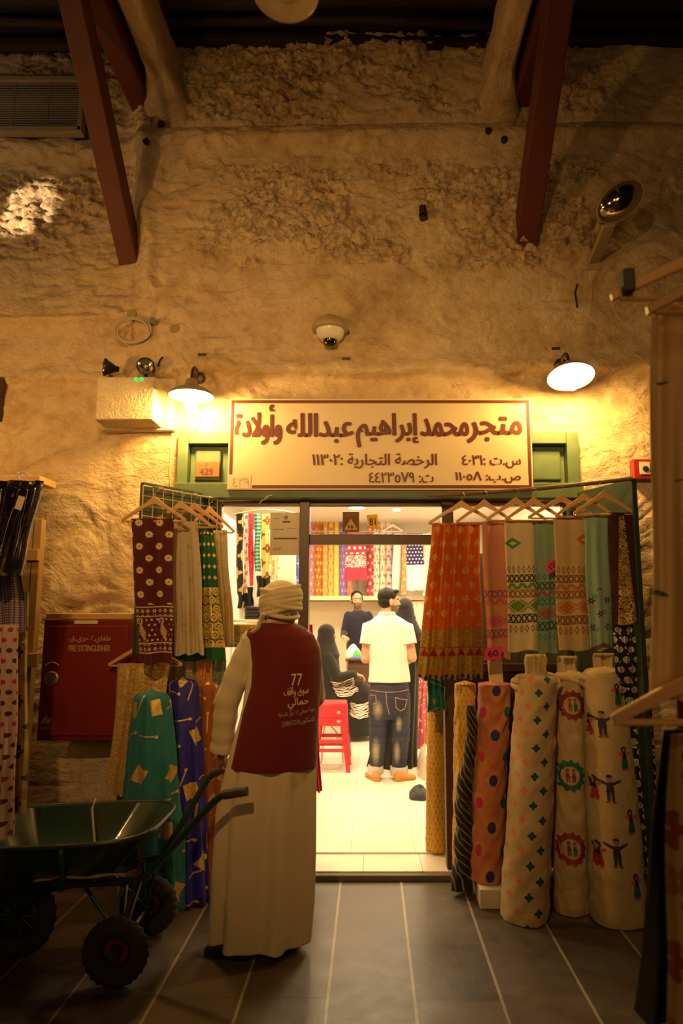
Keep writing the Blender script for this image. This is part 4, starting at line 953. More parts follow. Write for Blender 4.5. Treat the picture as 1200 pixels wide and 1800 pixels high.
# teal chiffon end and yellow rolls in the doorway
cloth('chiffon_end', 'short teal chiffon end hanging below the orange skirt', 'cloth', (752, 780), (750, 783), 1180, 1250, 4.33, fab('teal_chiffon', gold_patch((.02, .24, .20), 5, .03), .6, sheer=.4), None, folds=3, amp=.014, seed=3)
def f_yellow(b, u, v):
    x, y, _, _ = b.cell(u, v, .028, .034, .5); d = b.rad(x, y) < .0042; x2, y2, _, _ = b.cell(u + .014, v, .028, .034, .5); d2 = b.diamond(x2, y2, .005, .006)
    c = b.mix(d, b.mix(b.noise(6, 3), (.60, .32, .035), (.70, .41, .06)), (.20, .06, .02)); return b.mix(d2, c, (.62, .48, .2))
YEL = fab('yellow_dotted_cotton', f_yellow)
YG = 'yellow dotted fabric rolls by the door post'
bolt('fabric_roll', 'yellow dotted fabric roll standing inside the doorway, left of the post', 768, 1196, 767, 1474, 4.74, 4.76, 34, 38, YEL, YG, 1, 4, .003, dome=.01, flat=1, wrinkle=.002, z0=.055, cat='fabric roll')
bolt('fabric_roll', 'second yellow dotted roll behind it, squeezed against the door post', 783, 1200, 781, 1470, 4.86, 4.90, 30, 30, YEL, YG, 2, 4, .003, dome=.01, flat=1, wrinkle=.002, z0=.055, cat='fabric roll')
bolt('fabric_roll', 'yellow dotted fabric roll standing outside, right of the door post', 817, 1196, 814, 1525, 4.33, 4.37, 36, 36, YEL, YG, 3, 4, .004, dome=.01, flat=1, wrinkle=.003, cat='fabric roll')
def f_blackstripe(b, u, v):
    n = b.noise(4, 2, b.comb(u, v)); m = b.band(b.fract((u + v * .6) / .045 + n * 2.0), .4, .62); return b.mix(m, (.012, .012, .012), (.20, .17, .09)), m * .5
pts = []; rs = []
for i in range(60):
    s = i / 59; p = at(828 - 18 * s + 4 * math.sin(s * 9), 1240 + 306 * s, 4.20 - .03 * s); pts.append(p); rs.append(.040 * (1 + .22 * math.sin(s * 44) + .12 * math.sin(s * 23 + 1)) * (.7 + .7 * s))
pts[-1].z = .03
g = G(); rings = []; uvs = []
for i in range(240):
    s = i / 239 * 59; k = min(int(s), 58); c = pts[k].lerp(pts[k + 1], s - k); s /= 59; r_ = .043 * (.55 + .75 * s) * (1 + .06 * math.sin(s * 17)); ring = []
    for q in range(40):
        a_ = 2 * PI * q / 40; e = r_ * (1 + .20 * math.cos(3 * a_ - 34 * s) + .06 * math.cos(9 * a_ - 70 * s)); ring.append(c + Vector((e * math.sin(a_), -e * math.cos(a_), 0)))
    rings.append(ring); uvs.append([(q / 40, s) for q in range(41)])
g.loft(rings, True, uvs)
o = g.build('twisted_shawl', fab('black_gold_twisted_cloth', lambda b, u, v: (lambda m: (b.mix(m, (.014, .013, .011), (.24, .19, .09)), m * .5))(b.band(b.fract(u * 6.0 - v * 22.0 + b.noise(9, 2) * .6), .35, .55)), .6), smooth='all'); tag(o, 'black and gold twisted cloth rope hanging to the floor beside the salmon roll', 'cloth')
# big standing rolls on the right
def f_salmon(b, u, v):
    x, y, i, r = b.cell(u + .08, v + .01, .16, .125, .5); rr = b.rad(x, y * .82); k = b.op('MODULO', b.f('ABSOLUTE', r), 2.0)
    ring = b.fract(rr * 110.0) > .45; c = b.mix(b.noise(5, 3), (.42, .125, .055), (.52, .17, .075))
    c = b.mix((rr < .047) * ring, c, (.42, .24, .07))
    dot = b.mix(k < .5, b.mix(u > 0.0, (.50, .02, .10), (.012, .095, .045)), (.035, .022, .13)); return b.mix(rr < .025, c, dot)
def f_cross(b, u, v):
    x, y, i, r = b.cell(u + .015, v, .105, .0735, .5); k = b.op('MODULO', b.f('ABSOLUTE', i + r * .0), 3.0)
    m = b.flower(x, y, .0225, 4, .18, 0.); a = b.mix(k < .5, (.58, .19, .09), b.mix(k < 1.5, (.03, .012, .035), (.012, .07, .055)))
    return b.mix(m, b.mix(b.noise(5, 3), (.42, .30, .15), (.50, .37, .20)), a)
def f_natural(b, u, v): return b.mix(b.noise(5, 4), (.43, .31, .155), (.53, .40, .21))
RG = 'tall fabric rolls standing on the paving at the right'
ROLL = {}
ROLL['salmon'] = bolt('fabric_roll', 'salmon pink roll with big blue and green spots', 868, 1196, 856, 1550, 4.12, 4.26, 56, 56, fab('salmon_spotted_linen', f_salmon, weave=.4), RG, 1, 3, .004, dome=.012, flat=1, wrinkle=.006, cat='fabric roll', z0=.10)
ROLL['cross'] = bolt('fabric_roll', 'natural linen roll with rows of small coloured flower crosses', 944, 1180, 922, 1606, 3.88, 4.06, 72, 84, fab('natural_cross_linen', f_cross, weave=.5), RG, 2, 3, .004, dome=.04, flat=1, wrinkle=.0042, cat='fabric roll')
ROLL['ring'] = bolt('fabric_roll', 'cream linen roll with embroidered round wreaths', 1000, 1176, 1005, 1598, 3.97, 4.16, 54, 64, fab('cream_wreath_linen', f_natural, weave=.5), RG, 3, 3, .003, dome=.04, flat=1, wrinkle=.0038, cat='fabric roll')
ROLL['kids'] = bolt('fabric_roll', 'natural linen roll with embroidered little dancing figures', 1060, 1170, 1087, 1616, 3.86, 4.02, 72, 98, fab('natural_figure_linen', f_natural, weave=.5), RG, 4, 3, .004, dome=.04, flat=1, wrinkle=.0042, cat='fabric roll')
# folded inner ends sticking out on top of the rolls
FOLD = fab('natural_folded_end', f_natural, weave=.5)
for px0, px1, yt, yb, Y, key in ((920, 962, 1150, 1190, 4.07, 'cross'), (977, 1016, 1153, 1190, 4.16, 'ring'), (1040, 1082, 1148, 1186, 4.03, 'kids')):
    o, _, _ = cloth('folded_end', None, None, (px0 + 3, px1 - 2), (px0, px1), yt, yb, Y, FOLD, th=.055, folds=2, amp=.010, seed=px0, parent=ROLL[key], build=True)
    o.matrix_parent_inverse = WM[ROLL[key].name].inverted()
    # loose wrap round the neck of the roll
    g = G(); cx_ = at((px0 + px1) / 2, yb + 4, Y); rr = (px1 - px0) * scale_at(yb, Y) * .80
    for q in range(3): g.tube([cx_ + Vector((rr * (1 + .10 * q + .05 * math.sin(k * .52 + q * 2)) * math.cos(k / 24 * 2 * PI) * .98, rr * .8 * math.sin(k / 24 * 2 * PI), -.026 * q + .02 * math.sin(k * .52 + q))) for k in range(24)], .020, 8, closed=True)
    g.build('neck_wrap', FOLD, ROLL[key], smooth='all')
o = G().box((at(872, 1175, 4.2).x, 4.24, at(872, 1175, 4.2).z), (.085, .012, .24), Matrix.Rotation(-.06, 3, 'Y')).build('card_core', pm('pale_cardboard', (.62, .50, .33), .8), ROLL['salmon'], bevel=.002)
a = at(840, 1582, 4.06); c = at(884, 1548, 4.06)
tag(G().box(*bx(a.x, c.x + .02, 3.98, 4.26, .0, .10)).build('white_box', pm('dusty_white_carton', (.62, .55, .42), .6), bevel=.004), 'low white box on the paving under the salmon roll', 'box')
# embroidered wreaths and figures, laid on the cloth
ROSE = pm('dark_rose_embroidery', (.20, .018, .035), .7); TEALE = pm('teal_embroidery', (.012, .12, .085), .7); REDE = pm('red_embroidery', (.28, .02, .02), .7)
NAVYE = pm('navy_embroidery', (.022, .016, .05), .7); SKINE = pm('tan_embroidery', (.36, .14, .05), .7); BLKE = pm('black_embroidery', (.012, .010, .010), .7); PINKE = pm('pink_embroidery', (.55, .06, .10), .7)
def disc2(cx, cy, rx, ry, n=18, a0=0): return [(cx + rx * math.cos(a0 + 2 * PI * k / n), cy + ry * math.sin(a0 + 2 * PI * k / n)) for k in range(n)]
def rollhit(key, px, py):
    o = ROLL[key]; M = WM[o.name]; h = BVHTree.FromPolygons([M @ v.co for v in o.data.vertices], [tuple(p.vertices) for p in o.data.polygons]).ray_cast(EYE, ray(px, py).normalized()); return h[0] if h[0] is not None else at(px, py, 3.85)
def embroider(key, name, shapes, px, py, Y, unit, parent=None):
    """shapes: (material, outline or quad list) in units, y up, placed at the photo's pixel and laid on the roll"""
    c = rollhit(key, px, py); mats = []; g = G()
    for layer, (m, poly) in enumerate(shapes):
        if m not in mats: mats.append(m)
        g.cur = mats.index(m); vs = [Vector((c.x + x * unit, c.y - layer * .0006, c.z + y * unit)) for x, y in poly]; g.add(vs, [tuple(range(len(vs)))])
    # keep the layering order by offsetting after the projection
    out = G()
    for layer, (m, poly) in enumerate(shapes):
        h = G(); h.cur = mats.index(m); h.add([Vector((c.x + x * unit, c.y, c.z + y * unit)) for x, y in poly], [tuple(range(len(poly)))])
        r = onto(h, [ROLL[key]], .0025 + .0007 * layer, .02); o_ = len(out.v); out.v += r.v; out.f += [tuple(i + o_ for i in f) for f in r.f]; out.mi += r.mi
    if out.f: return out.build(name, mats, ROLL[key], fix=False)
def wreath(px, py, col, c1, c2):
    sh = []
    for k in range(26):
        a0 = 2 * PI * k / 26; a1 = 2 * PI * (k + 1) / 26
        sh.append((col, [(math.cos(q) * r, math.sin(q) * r) for q, r in ((a0, .66), (a0, 1.), (a1, 1.), (a1, .66))][::1]))
        if k % 2 == 0: sh.append((col, disc2(1.0 * math.cos(a0), 1.0 * math.sin(a0), .13, .13, 8)))
    flat = [sh[0]]; base = [s for s in sh if len(s[1]) == 4]; knob = [s for s in sh if len(s[1]) == 8]
    for dx, m in ((-.2, c1), (.2, c2)):
        knob += [(SKINE, disc2(dx, .33, .13, .13, 10)), (m, [(dx - .17, -.1), (dx + .17, -.1), (dx + .08, .2), (dx - .08, .2)]), (m, [(dx - .12, -.42), (dx - .02, -.42), (dx + .0, -.1), (dx - .1, -.1)]), (m, [(dx + .05, -.42), (dx + .14, -.40), (dx + .1, -.1), (dx + .0, -.1)]), (m, [(dx - .12, .38), (dx + .12, .38), (dx + .06, .5), (dx - .06, .5)])]
    cpl = [s for s in knob if len(s[1]) != 8]; knob = [s for s in knob if len(s[1]) == 8]; embroider('ring', 'embroidered_couple', cpl, px, py, 3.85, .075)
    out = G(); mats = []; c = rollhit('ring', px, py)
    for layer, (m, poly) in enumerate(base + knob):
        if m not in mats: mats.append(m)
        h = G(); h.cur = mats.index(m); h.add([Vector((c.x + x * .075, c.y, c.z + y * .075)) for x, y in poly], [tuple(range(len(poly)))])
        r = onto(h, [ROLL['ring']], .0025 + (.0008 if layer >= 26 else 0), .02); o_ = len(out.v); out.v += r.v; out.f += [tuple(i + o_ for i in f) for f in r.f]; out.mi += r.mi
    if out.f: out.build('wreath', mats, ROLL['ring'], fix=False)
wreath(1006, 1240, ROSE, REDE, TEALE); wreath(1003, 1364, TEALE, REDE, ROSE); wreath(1005, 1493, REDE, ROSE, TEALE)
def boy(s=1):
    return [(SKINE, disc2(0, .62, .16, .17, 14)), (NAVYE, [(-.18, .70), (.18, .70), (.12, .86), (-.12, .86)]), (NAVYE, [(-.22, -.1), (.22, -.1), (.17, .45), (-.17, .45)]),
            (NAVYE, [(-.15, .28), (-.15, .44), (-.52, .58), (-.56, .46)]), (NAVYE, [(.15, .28), (.56, .46), (.52, .58), (.15, .44)]), (TEALE, disc2(-.58, .56, .07, .08, 8)), (TEALE, disc2(.58, .56, .07, .08, 8)),
            (NAVYE, [(-.2, -.5), (-.04, -.5), (-.02, -.1), (-.2, -.1)]), (NAVYE, [(.04, -.5), (.2, -.5), (.2, -.1), (.02, -.1)]), (REDE, [(-.30, -.62), (-.06, -.62), (-.05, -.5), (-.2, -.5)]), (REDE, [(.06, -.62), (.30, -.62), (.2, -.5), (.05, -.5)])]
def girl(m):
    return [(BLKE, disc2(0, .62, .19, .22, 14)), (SKINE, disc2(0, .61, .11, .12, 12)), (m, [(-.26, -.5), (.26, -.5), (.12, .42), (-.12, .42)]), (BLKE, [(-.13, .1), (.13, .1), (.10, .44), (-.10, .44)]),
            (PINKE, [(-.1, .22), (-.1, .4), (-.38, .52), (-.42, .42)]), (PINKE, [(.1, .22), (.42, .42), (.38, .52), (.1, .4)]), (REDE, disc2(-.1, -.56, .08, .06, 8)), (REDE, disc2(.1, -.56, .08, .06, 8))]
for px, py, sh in ((1058, 1276, boy()), (1072, 1390, boy()), (1084, 1503, boy()), (1030, 1272, girl(REDE)), (1042, 1385, girl(REDE)), (1050, 1502, girl(REDE)), (1085, 1224, girl(TEALE)), (1097, 1336, girl(TEALE)), (1109, 1448, girl(TEALE)), (1119, 1562, girl(TEALE))):
    embroider('kids', 'embroidered_figure', sh, px, py, 3.85, .092 if sh[0][0] is SKINE else .082)
# black cloth with round sequins at the far right of the rolls
def f_sequin(b, u, v):
    x, y, i, r = b.cell(u, v, .062, .055, .5); rr = b.rad(x, y); m = (rr < .021) * (b.fract(rr * 110.0) > .35); d = b.rnd(b.comb(b.floor(u * 90.0), b.floor(v * 90.0))) > .93
    m = b.OR(m, d); return b.mix(m, (.012, .011, .011), (.62, .55, .40)), m
cloth('sequin_cloth', 'black cloth covered in round silver sequins at the right of the rolls', 'cloth', (1074, 1132), (1110, 1168), 1098, 1560, 3.92, fab('black_sequin_net', f_sequin, .4), None, folds=3, amp=.014, seed=2, th=.05)
# ================================================================== INSIDE THE SHOP
FL = .056
def floral(base, cols, R=.03, n=5, c=.09):
    def fn(b, u, v):
        k = b.mix(b.noise(8, 2), tuple(x * .92 for x in base), base)
        for j, col in enumerate(cols):
            x, y, i, r = b.cell(u + .037 * j, v + .053 * j, c * (1 + .23 * j), c * (1.15 + .17 * j), .5)
            k = b.mix(b.flower(x, y, R * (1 - .15 * j), n + j, .25, .12), k, col)
        return k
    return fn
def plain(c): return lambda b, u, v: b.mix(b.noise(6, 3), tuple(x * .85 for x in c), c)
SHY = 10.4; zs = at(640, 1048, 10.2).z
t = thing('wall_shelf', 'long cream shelf board on the back wall of the shop under the fabric rolls', 'shelf', (0, 10.4, zs - .06))
G().box(*bx(-1.74, 1.74, 10.18, 10.69, zs - .05, zs)).build('board', pm('cream_shelf_board', (.82, .72, .55), .4), t, bevel=.004)
G().box(*bx(-1.74, 1.74, 10.17, 10.179, zs - .06, zs + .004)).build('edge_strip', pm('pale_wood_edge', (.70, .55, .34), .4), t)
o = G().box(*bx(-1.749, 1.749, 10.64, 10.695, .06, zs - .07)).build('trim_11', BEIGE); struct(o)
BRG = 'fabric rolls standing on the back shelf of the shop'
rolls = [(546, 10, (.75, .22, .30), [(.85, .5, .5), (.5, .1, .3)], 'mauve pink floral roll at the left end of the back shelf'), (559, 12, (.62, .16, .02), [(.85, .62, .08), (.5, .05, .03)], 'orange and yellow floral roll, second from the left on the back shelf'),
 (571, 10, (.75, .38, .10), [(.9, .6, .3)], 'gold-orange roll, third from the left on the back shelf'), (581, 10, (.86, .56, .06), [(.5, .16, .4)], 'yellow roll with violet flowers on the back shelf'), (591, 10, (.88, .62, .14), [(.9, .75, .3)], 'plain golden yellow roll beside the violet one on the back shelf'),
 (603, 12, (.26, .16, .55), [(.5, .35, .7)], 'blue-violet roll on the back shelf'), (614, 10, (.68, .26, .16), [(.8, .4, .25)], 'salmon roll beside the hanging red dotted scarf'), (650, 10, (.66, .06, .10), [(.9, .7, .7)], 'red and white floral roll right of the red dotted scarf'),
 (661, 12, (.90, .84, .74), [(.7, .12, .12), (.4, .5, .1)], 'white roll with red and green flowers, nearest the red floral roll'), (673, 11, (.92, .84, .66), [(.85, .5, .12), (.6, .12, .2)], 'white roll with orange flowers on the back shelf'), (684, 11, (.90, .85, .80), [(.65, .06, .25), (.2, .2, .2)], 'white roll with magenta flowers, rightmost of the white floral rolls')]
for px, w, base, cols, lb in rolls:
    a = at(px, 1047, SHY); tp = at(px, 912, SHY); R = w * scale_at(1000, SHY) / 2 * .98
    rings = []; uvs = []
    for i in range(9):
        z = zs + .002 + (tp.z - zs) * i / 8; rings.append([Vector((a.x + R * math.sin(q / 20 * 2 * PI), SHY - R * math.cos(q / 20 * 2 * PI), z)) for q in range(20)]); uvs.append([(q / 20 * 2 * PI * R, z) for q in range(21)])
    tag(G().loft(rings, True, uvs).build('fabric_roll', fab('shop_roll_%d' % px, floral(base, cols), .6), smooth=60), lb, 'fabric roll', BRG)
cloth('scarf', 'red scarf with white dots and paisley border hanging before the back shelf', 'scarf', (612, 640), (603, 646), 938, 1020, 10.02, fab('red_dotted_scarf', lambda b, u, v: (lambda q: b.mix(q, (.52, .035, .06), (.88, .78, .68)))(b.OR((b.rad(*b.cell(u, v, .085, .085, .5)[:2]) < .022) * (v < .30), (b.noise(30, 1, b.comb(u, v), dist=2) > .53) * b.band(v, .32, .50)))), 'scarves and skirts hung at the back of the shop', folds=1.5, amp=.01, seed=2)
cloth('curtain', 'white curtain hanging at the right of the white floral rolls', 'curtain', (692, 706), (688, 702), 938, 1040, 10.07, fab('white_curtain', plain((.85, .80, .70))), None, folds=2, amp=.012, seed=1)
cloth('scarf', 'tan patterned drape between the white curtain and the navy skirt', 'scarf', (708, 716), (704, 716), 938, 1045, 10.02, fab('tan_drape', floral((.62, .24, .10), [(.7, .4, .2)])), 'scarves and skirts hung at the back of the shop', folds=1.5, amp=.008, seed=3)
cloth('skirt', 'navy skirt with white dots and a pale hem hanging at the back right', 'skirt', (715, 742), (711, 748), 938, 1038, 10.0, fab('navy_dotted_skirt', lambda b, u, v: (lambda d: b.mix(b.OR(d, (v > .46)), (.030, .022, .10), b.mix((v > .46) * (b.rad(*b.cell(u, v, .03, .03, .5)[:2]) < .009), (.86, .80, .74), (.5, .42, .45))))((b.rad(*b.cell(u, v, .05, .05, .5)[:2]) < .011))), 'scarves and skirts hung at the back of the shop', folds=3, amp=.014, seed=4)
cloth('cloth_length', 'pale dotted cloth hanging at the far back right beside the navy skirt', 'cloth', (744, 776), (742, 778), 938, 1046, 10.05, fab('pale_dotted_cloth', lambda b, u, v: b.mix(b.rad(*b.cell(u, v, .045, .05, .5)[:2]) < .012, (.84, .76, .60), (.70, .42, .12))), None, folds=2, amp=.01, seed=5)
p = at(690, 922, 10.02); hanger('white hanger over the white curtain at the back of the shop', p, .15, .09, 10.02, 0, None, hook=.05, mat=WHITEP)
p = at(650, 934, 10.06); tag(G().tube([(-1.74, 10.06, p.z), (1.74, 10.06, p.z)], .010, 10).build('hanging_rail', STEEL, smooth=True), 'steel rail across the back of the shop from which the scarves hang', 'rail')
t = thing('cream_cupboard', 'tall cream cupboard standing under the back shelf at the right', 'cupboard', (.72, 10.4, FL))
a = at(712, 1056, 10.2); c = at(752, 1056, 10.2)
G().box(*bx(a.x, c.x, 10.2, 10.63, FL, zs - .075)).build('body', pm('cream_melamine', (.84, .74, .56), .35), t, bevel=.004)
for x0, x1 in ((a.x + .02, (a.x + c.x) / 2 - .004), ((a.x + c.x) / 2 + .004, c.x - .02)):
    d = G().box(*bx(x0, x1, 10.185, 10.199, FL + .08, zs - .10)).build('door', pm('pale_cupboard_door', (.82, .70, .48), .4), t, bevel=.003)
    G().box(((x0 + x1) / 2, 10.178, 1.0), (.012, .012, .12)).build('handle', STEEL, d)
# ---- left display seen through the window: strips on a rod, side unit, goods
LY = 5.55
tag(G().tube([at(410 + k * 7.5, 905 - 9 * math.sin(k / 16 * PI), LY + .02) for k in range(17)], .008, 8).build('display_rod', WOODL, smooth=True), 'bowed wooden rod behind the left shop window carrying bright trims', 'rod')
strips = [(421, 12, 1045, floral((.02, .015, .015), [(.7, .5, .15)], .05, 4, .12), 'black trim with gold scrolls, leftmost behind the left window'), (432, 7, 1042, floral((.80, .70, .60), [(.6, .04, .06)], .02, 5, .05), 'white trim with red dots behind the left window'),
 (441, 9, 1030, lambda b, u, v: (b.mix(glit(b, 160) > .5, (.35, .01, .03), (.75, .05, .10)), glit(b, 160) * .8), 'red sequin trim behind the left window'), (452, 11, 1004, lambda b, u, v: (b.mix(b.saw(v, .03) > .5, (.02, .22, .12), (.25, .55, .40)), b.saw(v, .03) * .5), 'green glittering trim behind the left window'),
 (466, 15, 1016, floral((.85, .62, .18), [(.25, .10, .02)], .04, 4, .10), 'yellow and brown scrolled trim behind the left window'), (479, 9, 1018, floral((.80, .50, .14), [(.9, .8, .5)], .03, 5, .07), 'golden beaded trim behind the left window'), (489, 8, 1040, floral((.85, .78, .62), [(.6, .45, .2)], .02, 5, .06), 'cream beaded trim behind the left window')]
for px, w, yb, fn, lb in strips:
    cloth('hanging_trim', lb, 'trim', (px - w / 2, px + w / 2), (px - w / 2 + 1, px + w / 2), 903, yb, LY, fab('trim_cloth_%d' % px, fn, .5), 'bright trims behind the left shop window', folds=1, amp=.006, th=.02, seed=px, nz=16, nu=14)
for px, w, y0, y1, m, lb in ((431, 26, 1032, 1068, (.016, .015, .018), 'black cloth hanging lower left behind the left window'), (463, 24, 1012, 1048, (.022, .02, .022), 'black gathered cloth behind the left window, beside the turban')):
    cloth('dark_cloth', lb, 'cloth', (px - w / 2, px + w / 2), (px - w / 2, px + w / 2 + 2), y0, y1, LY + .1, fab('dark_cloth_%d' % px, plain(m)), None, folds=2, amp=.01, seed=px, nz=16, nu=24)
for px, w, y0, y1, fn, lb, Y in ((514, 14, 985, 1052, floral((.04, .07, .03), [(.7, .55, .2)], .05, 5, .12), 'dark green trim with gold pattern behind the notice', 6.6), (525, 16, 985, 1078, floral((.10, .14, .45), [(.35, .4, .7)], .05, 6, .14), 'blue patterned cloth hanging beside the brown mullion', 6.6),
        (499, 12, 985, 1060, plain((.86, .78, .62)), 'pale cloth length hanging behind the notice', 6.7)):
    cloth('cloth_length', lb, 'cloth', (px - w / 2, px + w / 2), (px - w / 2, px + w / 2), 918, y1, Y, fab('cloth_length_%d' % px, fn), None, folds=1.5, amp=.008, seed=px, nz=16, nu=20)
a = at(398, 1100, 4.66); t = thing('display_unit', 'white display unit with shelves just inside the left shop window', 'display unit', (-.93, 4.9, FL))
g = G()
for b_ in ((-1.06, -1.03, 4.58, 5.2, FL, 2.29), (-.66, -.63, 5.72, 5.80, FL, 2.29), (-1.03, -.63, 5.80, 5.83, FL, 2.29)): g.box(*bx(*b_))
g.build('upright', WHITE, t, bevel=.003)
for z in (.62, 1.22, 1.52): G().box(*bx(-1.03, -.56, 5.2, 5.79, z, z + .02)).build('shelf', WHITE, t, bevel=.002)
def folded(name, label, cat, c, size, m, n=3, group=None, seed=1):
    t_ = []; g = G(); x, y, h = size
    for k in range(n):
        z = c[2] + h * (k + .5) / n; rings = []
        for s in range(2):
            pass
        ring = [[Vector((c[0] + .5 * x * (1 - .02 * ((k * 7 + seed) % 3)) * math.copysign(abs(math.cos(q)) ** .4, math.cos(q)) * e, c[1] + .5 * y * math.copysign(abs(math.sin(q)) ** .4, math.sin(q)) * e, z + dz)) for q in [2 * PI * j / 28 for j in range(28)]] for dz, e in ((-.5 * h / n, .93), (-.35 * h / n, 1), (.3 * h / n, 1), (.48 * h / n, .93))]
        g.loft(ring)
    return tag(g.build(name, m, smooth=50), label, cat, group)
BC = pm('black_folded_cloth', (.02, .019, .02), .8, bump=.4)
folded('cloth_stack', 'stack of black folded cloth on the display unit at the left window', 'cloth stack', (at(432, 1090, 5.45).x + .07, 5.45, 1.54), (.13, .3, .10), BC, 4, 'black cloth stacks behind the left window', 1)
folded('cloth_stack', 'lower black cloth stack beside the turban on the display unit', 'cloth stack', (at(461, 1090, 5.45).x + .06, 5.45, 1.54), (.13, .3, .06), BC, 3, 'black cloth stacks behind the left window', 2)
for px, h, lb in ((428, .16, 'white paper cup on the display unit, leftmost'), (447, .12, 'short white pot on the display unit, second from left'), (470, .14, 'white jar on the display unit nearest the turban')):
    p = at(px, 1070, 5.68); tag(G().lathe([(0, 0), (.035, 0), (.04, h * .8), (.03, h), (0, h)], 20, T((p.x, 5.68, 1.542))).build('white_pot', ENAMEL, smooth=40), lb, 'pot')
o = folded('yellow_cloth', 'folded mustard yellow cloth on the window sill behind the porter', 'cloth', (at(432, 1105, 4.75).x + .03, 4.75, at(432, 1128, 4.7).z), (.24, .26, .12), fab('mustard_cloth', plain((.60, .42, .07))), 2)
tag(G().box(*bx(-.97, -.47, 4.56, 4.98, at(432, 1128, 4.7).z - .03, at(432, 1128, 4.7).z - .002)).build('sill_shelf', WHITE, bevel=.003), 'white sill shelf inside the left window under the mustard cloth', 'shelf')
p = at(510, 917, 6.65); tag(G().tube([(-1.74, 6.65, p.z), (p.x + .15, 6.65, p.z)], .010, 10).build('hanging_rail', STEEL, smooth=True), 'steel rail behind the paper notice carrying cloth lengths', 'rail')
# notice and stickers on the glass
a = at(474, 976, 4.462); c = at(528, 901, 4.462); t = thing('paper_notice', 'cream paper notice taped inside the left shop window', 'notice', ((a.x + c.x) / 2, 4.462, a.z))
G().box(*bx(a.x, c.x, 4.460, 4.4615, a.z, c.z)).build('sheet', fab('cream_paper', plain((.78, .68, .50)), sheer=.4), t)
w = c.x - a.x; h = c.z - a.z
for fx0, fx1, fy, th in ((.40, .66, .76, .012), (.12, .90, .37, .010), (.10, .45, .60, .003), (.55, .9, .62, .003), (.10, .30, .85, .003), (.1, .4, .16, .003), (.1, .35, .12, .003)):
    G().box(*bx(a.x + w * fx0, a.x + w * fx1, 4.4590, 4.4598, a.z + h * fy, a.z + h * fy + th)).build('printed_line', pm('grey_print', (.16, .13, .10), .7), t)
G().lathe([(.014, 0), (.014, .001), (0, .001)], 20, T((a.x + w * .52, 4.4598, a.z + h * .88)) @ Rx(PI / 2)).build('seal', pm('brown_seal', (.40, .28, .15), .7), t)
a = at(602, 935, 4.46); c = at(631, 900, 4.46); t = thing('triangle_poster', 'small dark yellow poster with a triangle and number 16 in the transom window', 'poster', ((a.x + c.x) / 2, 4.46, a.z))
G().box(*bx(a.x, c.x, 4.458, 4.460, a.z, c.z)).build('sheet', fab('brown_gold_print', plain((.36, .20, .05)), sheer=.5), t)
mx = (a.x + c.x) / 2; G().add([(mx - .046, 4.4574, a.z + .012), (mx + .046, 4.4574, a.z + .012), (mx, 4.4574, a.z + .088)], [(0, 1, 2)]).build('triangle', pm('pale_gold_print', (.62, .42, .14), .5), t, fix=False)
letters('16', .034, .026, facing((mx, 4.4570, a.z + .034)), .03).build('digits', INKB, t); G().box(*bx(mx - .042, mx + .042, 4.4568, 4.4574, c.z - .028, c.z - .008)).build('header', pm('violet_grey_print', (.14, .09, .10), .5), t)
a = at(645, 930, 4.46); c = at(664, 904, 4.46); t = thing('yellow_note', 'torn yellow paper note reading 81 in the transom window', 'note', ((a.x + c.x) / 2, 4.46, a.z))
q = [Vector((a.x + .01, 4.459, a.z + .006)), Vector((c.x + .004, 4.459, a.z)), Vector((c.x - .004, 4.459, c.z)), Vector((a.x - .004, 4.459, c.z - .006))]
G().add(q + [p + Vector((0, .001, 0)) for p in q], [(0, 1, 2, 3), (7, 6, 5, 4), (0, 4, 5, 1), (1, 5, 6, 2), (2, 6, 7, 3), (3, 7, 4, 0)]).build('sheet', fab('yellow_paper', plain((.80, .55, .12)), sheer=.55), t)
letters('81', .042, .05, facing(((a.x + c.x) / 2, 4.4585, (a.z + c.z) / 2), (1, 0, .1)), .02).build('digits', INKB, t)
# added backing behind the right window, downlights, hanging pink net, floor heap
tag(G().box(*bx(.56, 1.70, 4.95, 5.0, FL, 2.02)).build('dark_backing', pm('brown_backing', (.16, .12, .08), .7), bevel=.004), 'brown backing panel added inside the right shop window to dim it', 'backing_board')  # panel added to hide the bright interior between the garments
for px, py, R, lb in ((627, 891, .11, 'bright round downlight in the shop ceiling, left of two'), (697, 896, .05, 'small downlight in the shop ceiling, right of two')):
    p = atz(px, py, 2.955); t = thing('ceiling_downlight', lb, 'downlight', p)
    G().lathe([(R * 1.15, 0), (R * 1.15, -.012), (R, -.015), (R, 0)], 28, T(p)).build('ring', WHITEP, t, smooth=40); G().lathe([(0, -.011), (R, -.010), (R, -.004), (0, -.004)], 28, T(p)).build('diffuser', emat('downlight_glow', (1, .93, .85), 9), t)
cloth('pink_net', 'pink beaded net hanging to the floor at the right inside the shop', 'net', (737, 757), (722, 764), 1185, 1316, 7.55, fab('pink_beaded_net', lambda b, u, v: b.mix(b.rnd(b.comb(b.floor(u * 70.0), b.floor(v * 55.0))) > .86, (.62, .14, .16), (.9, .6, .5))), None, folds=3, amp=.02, seed=1, th=.08)
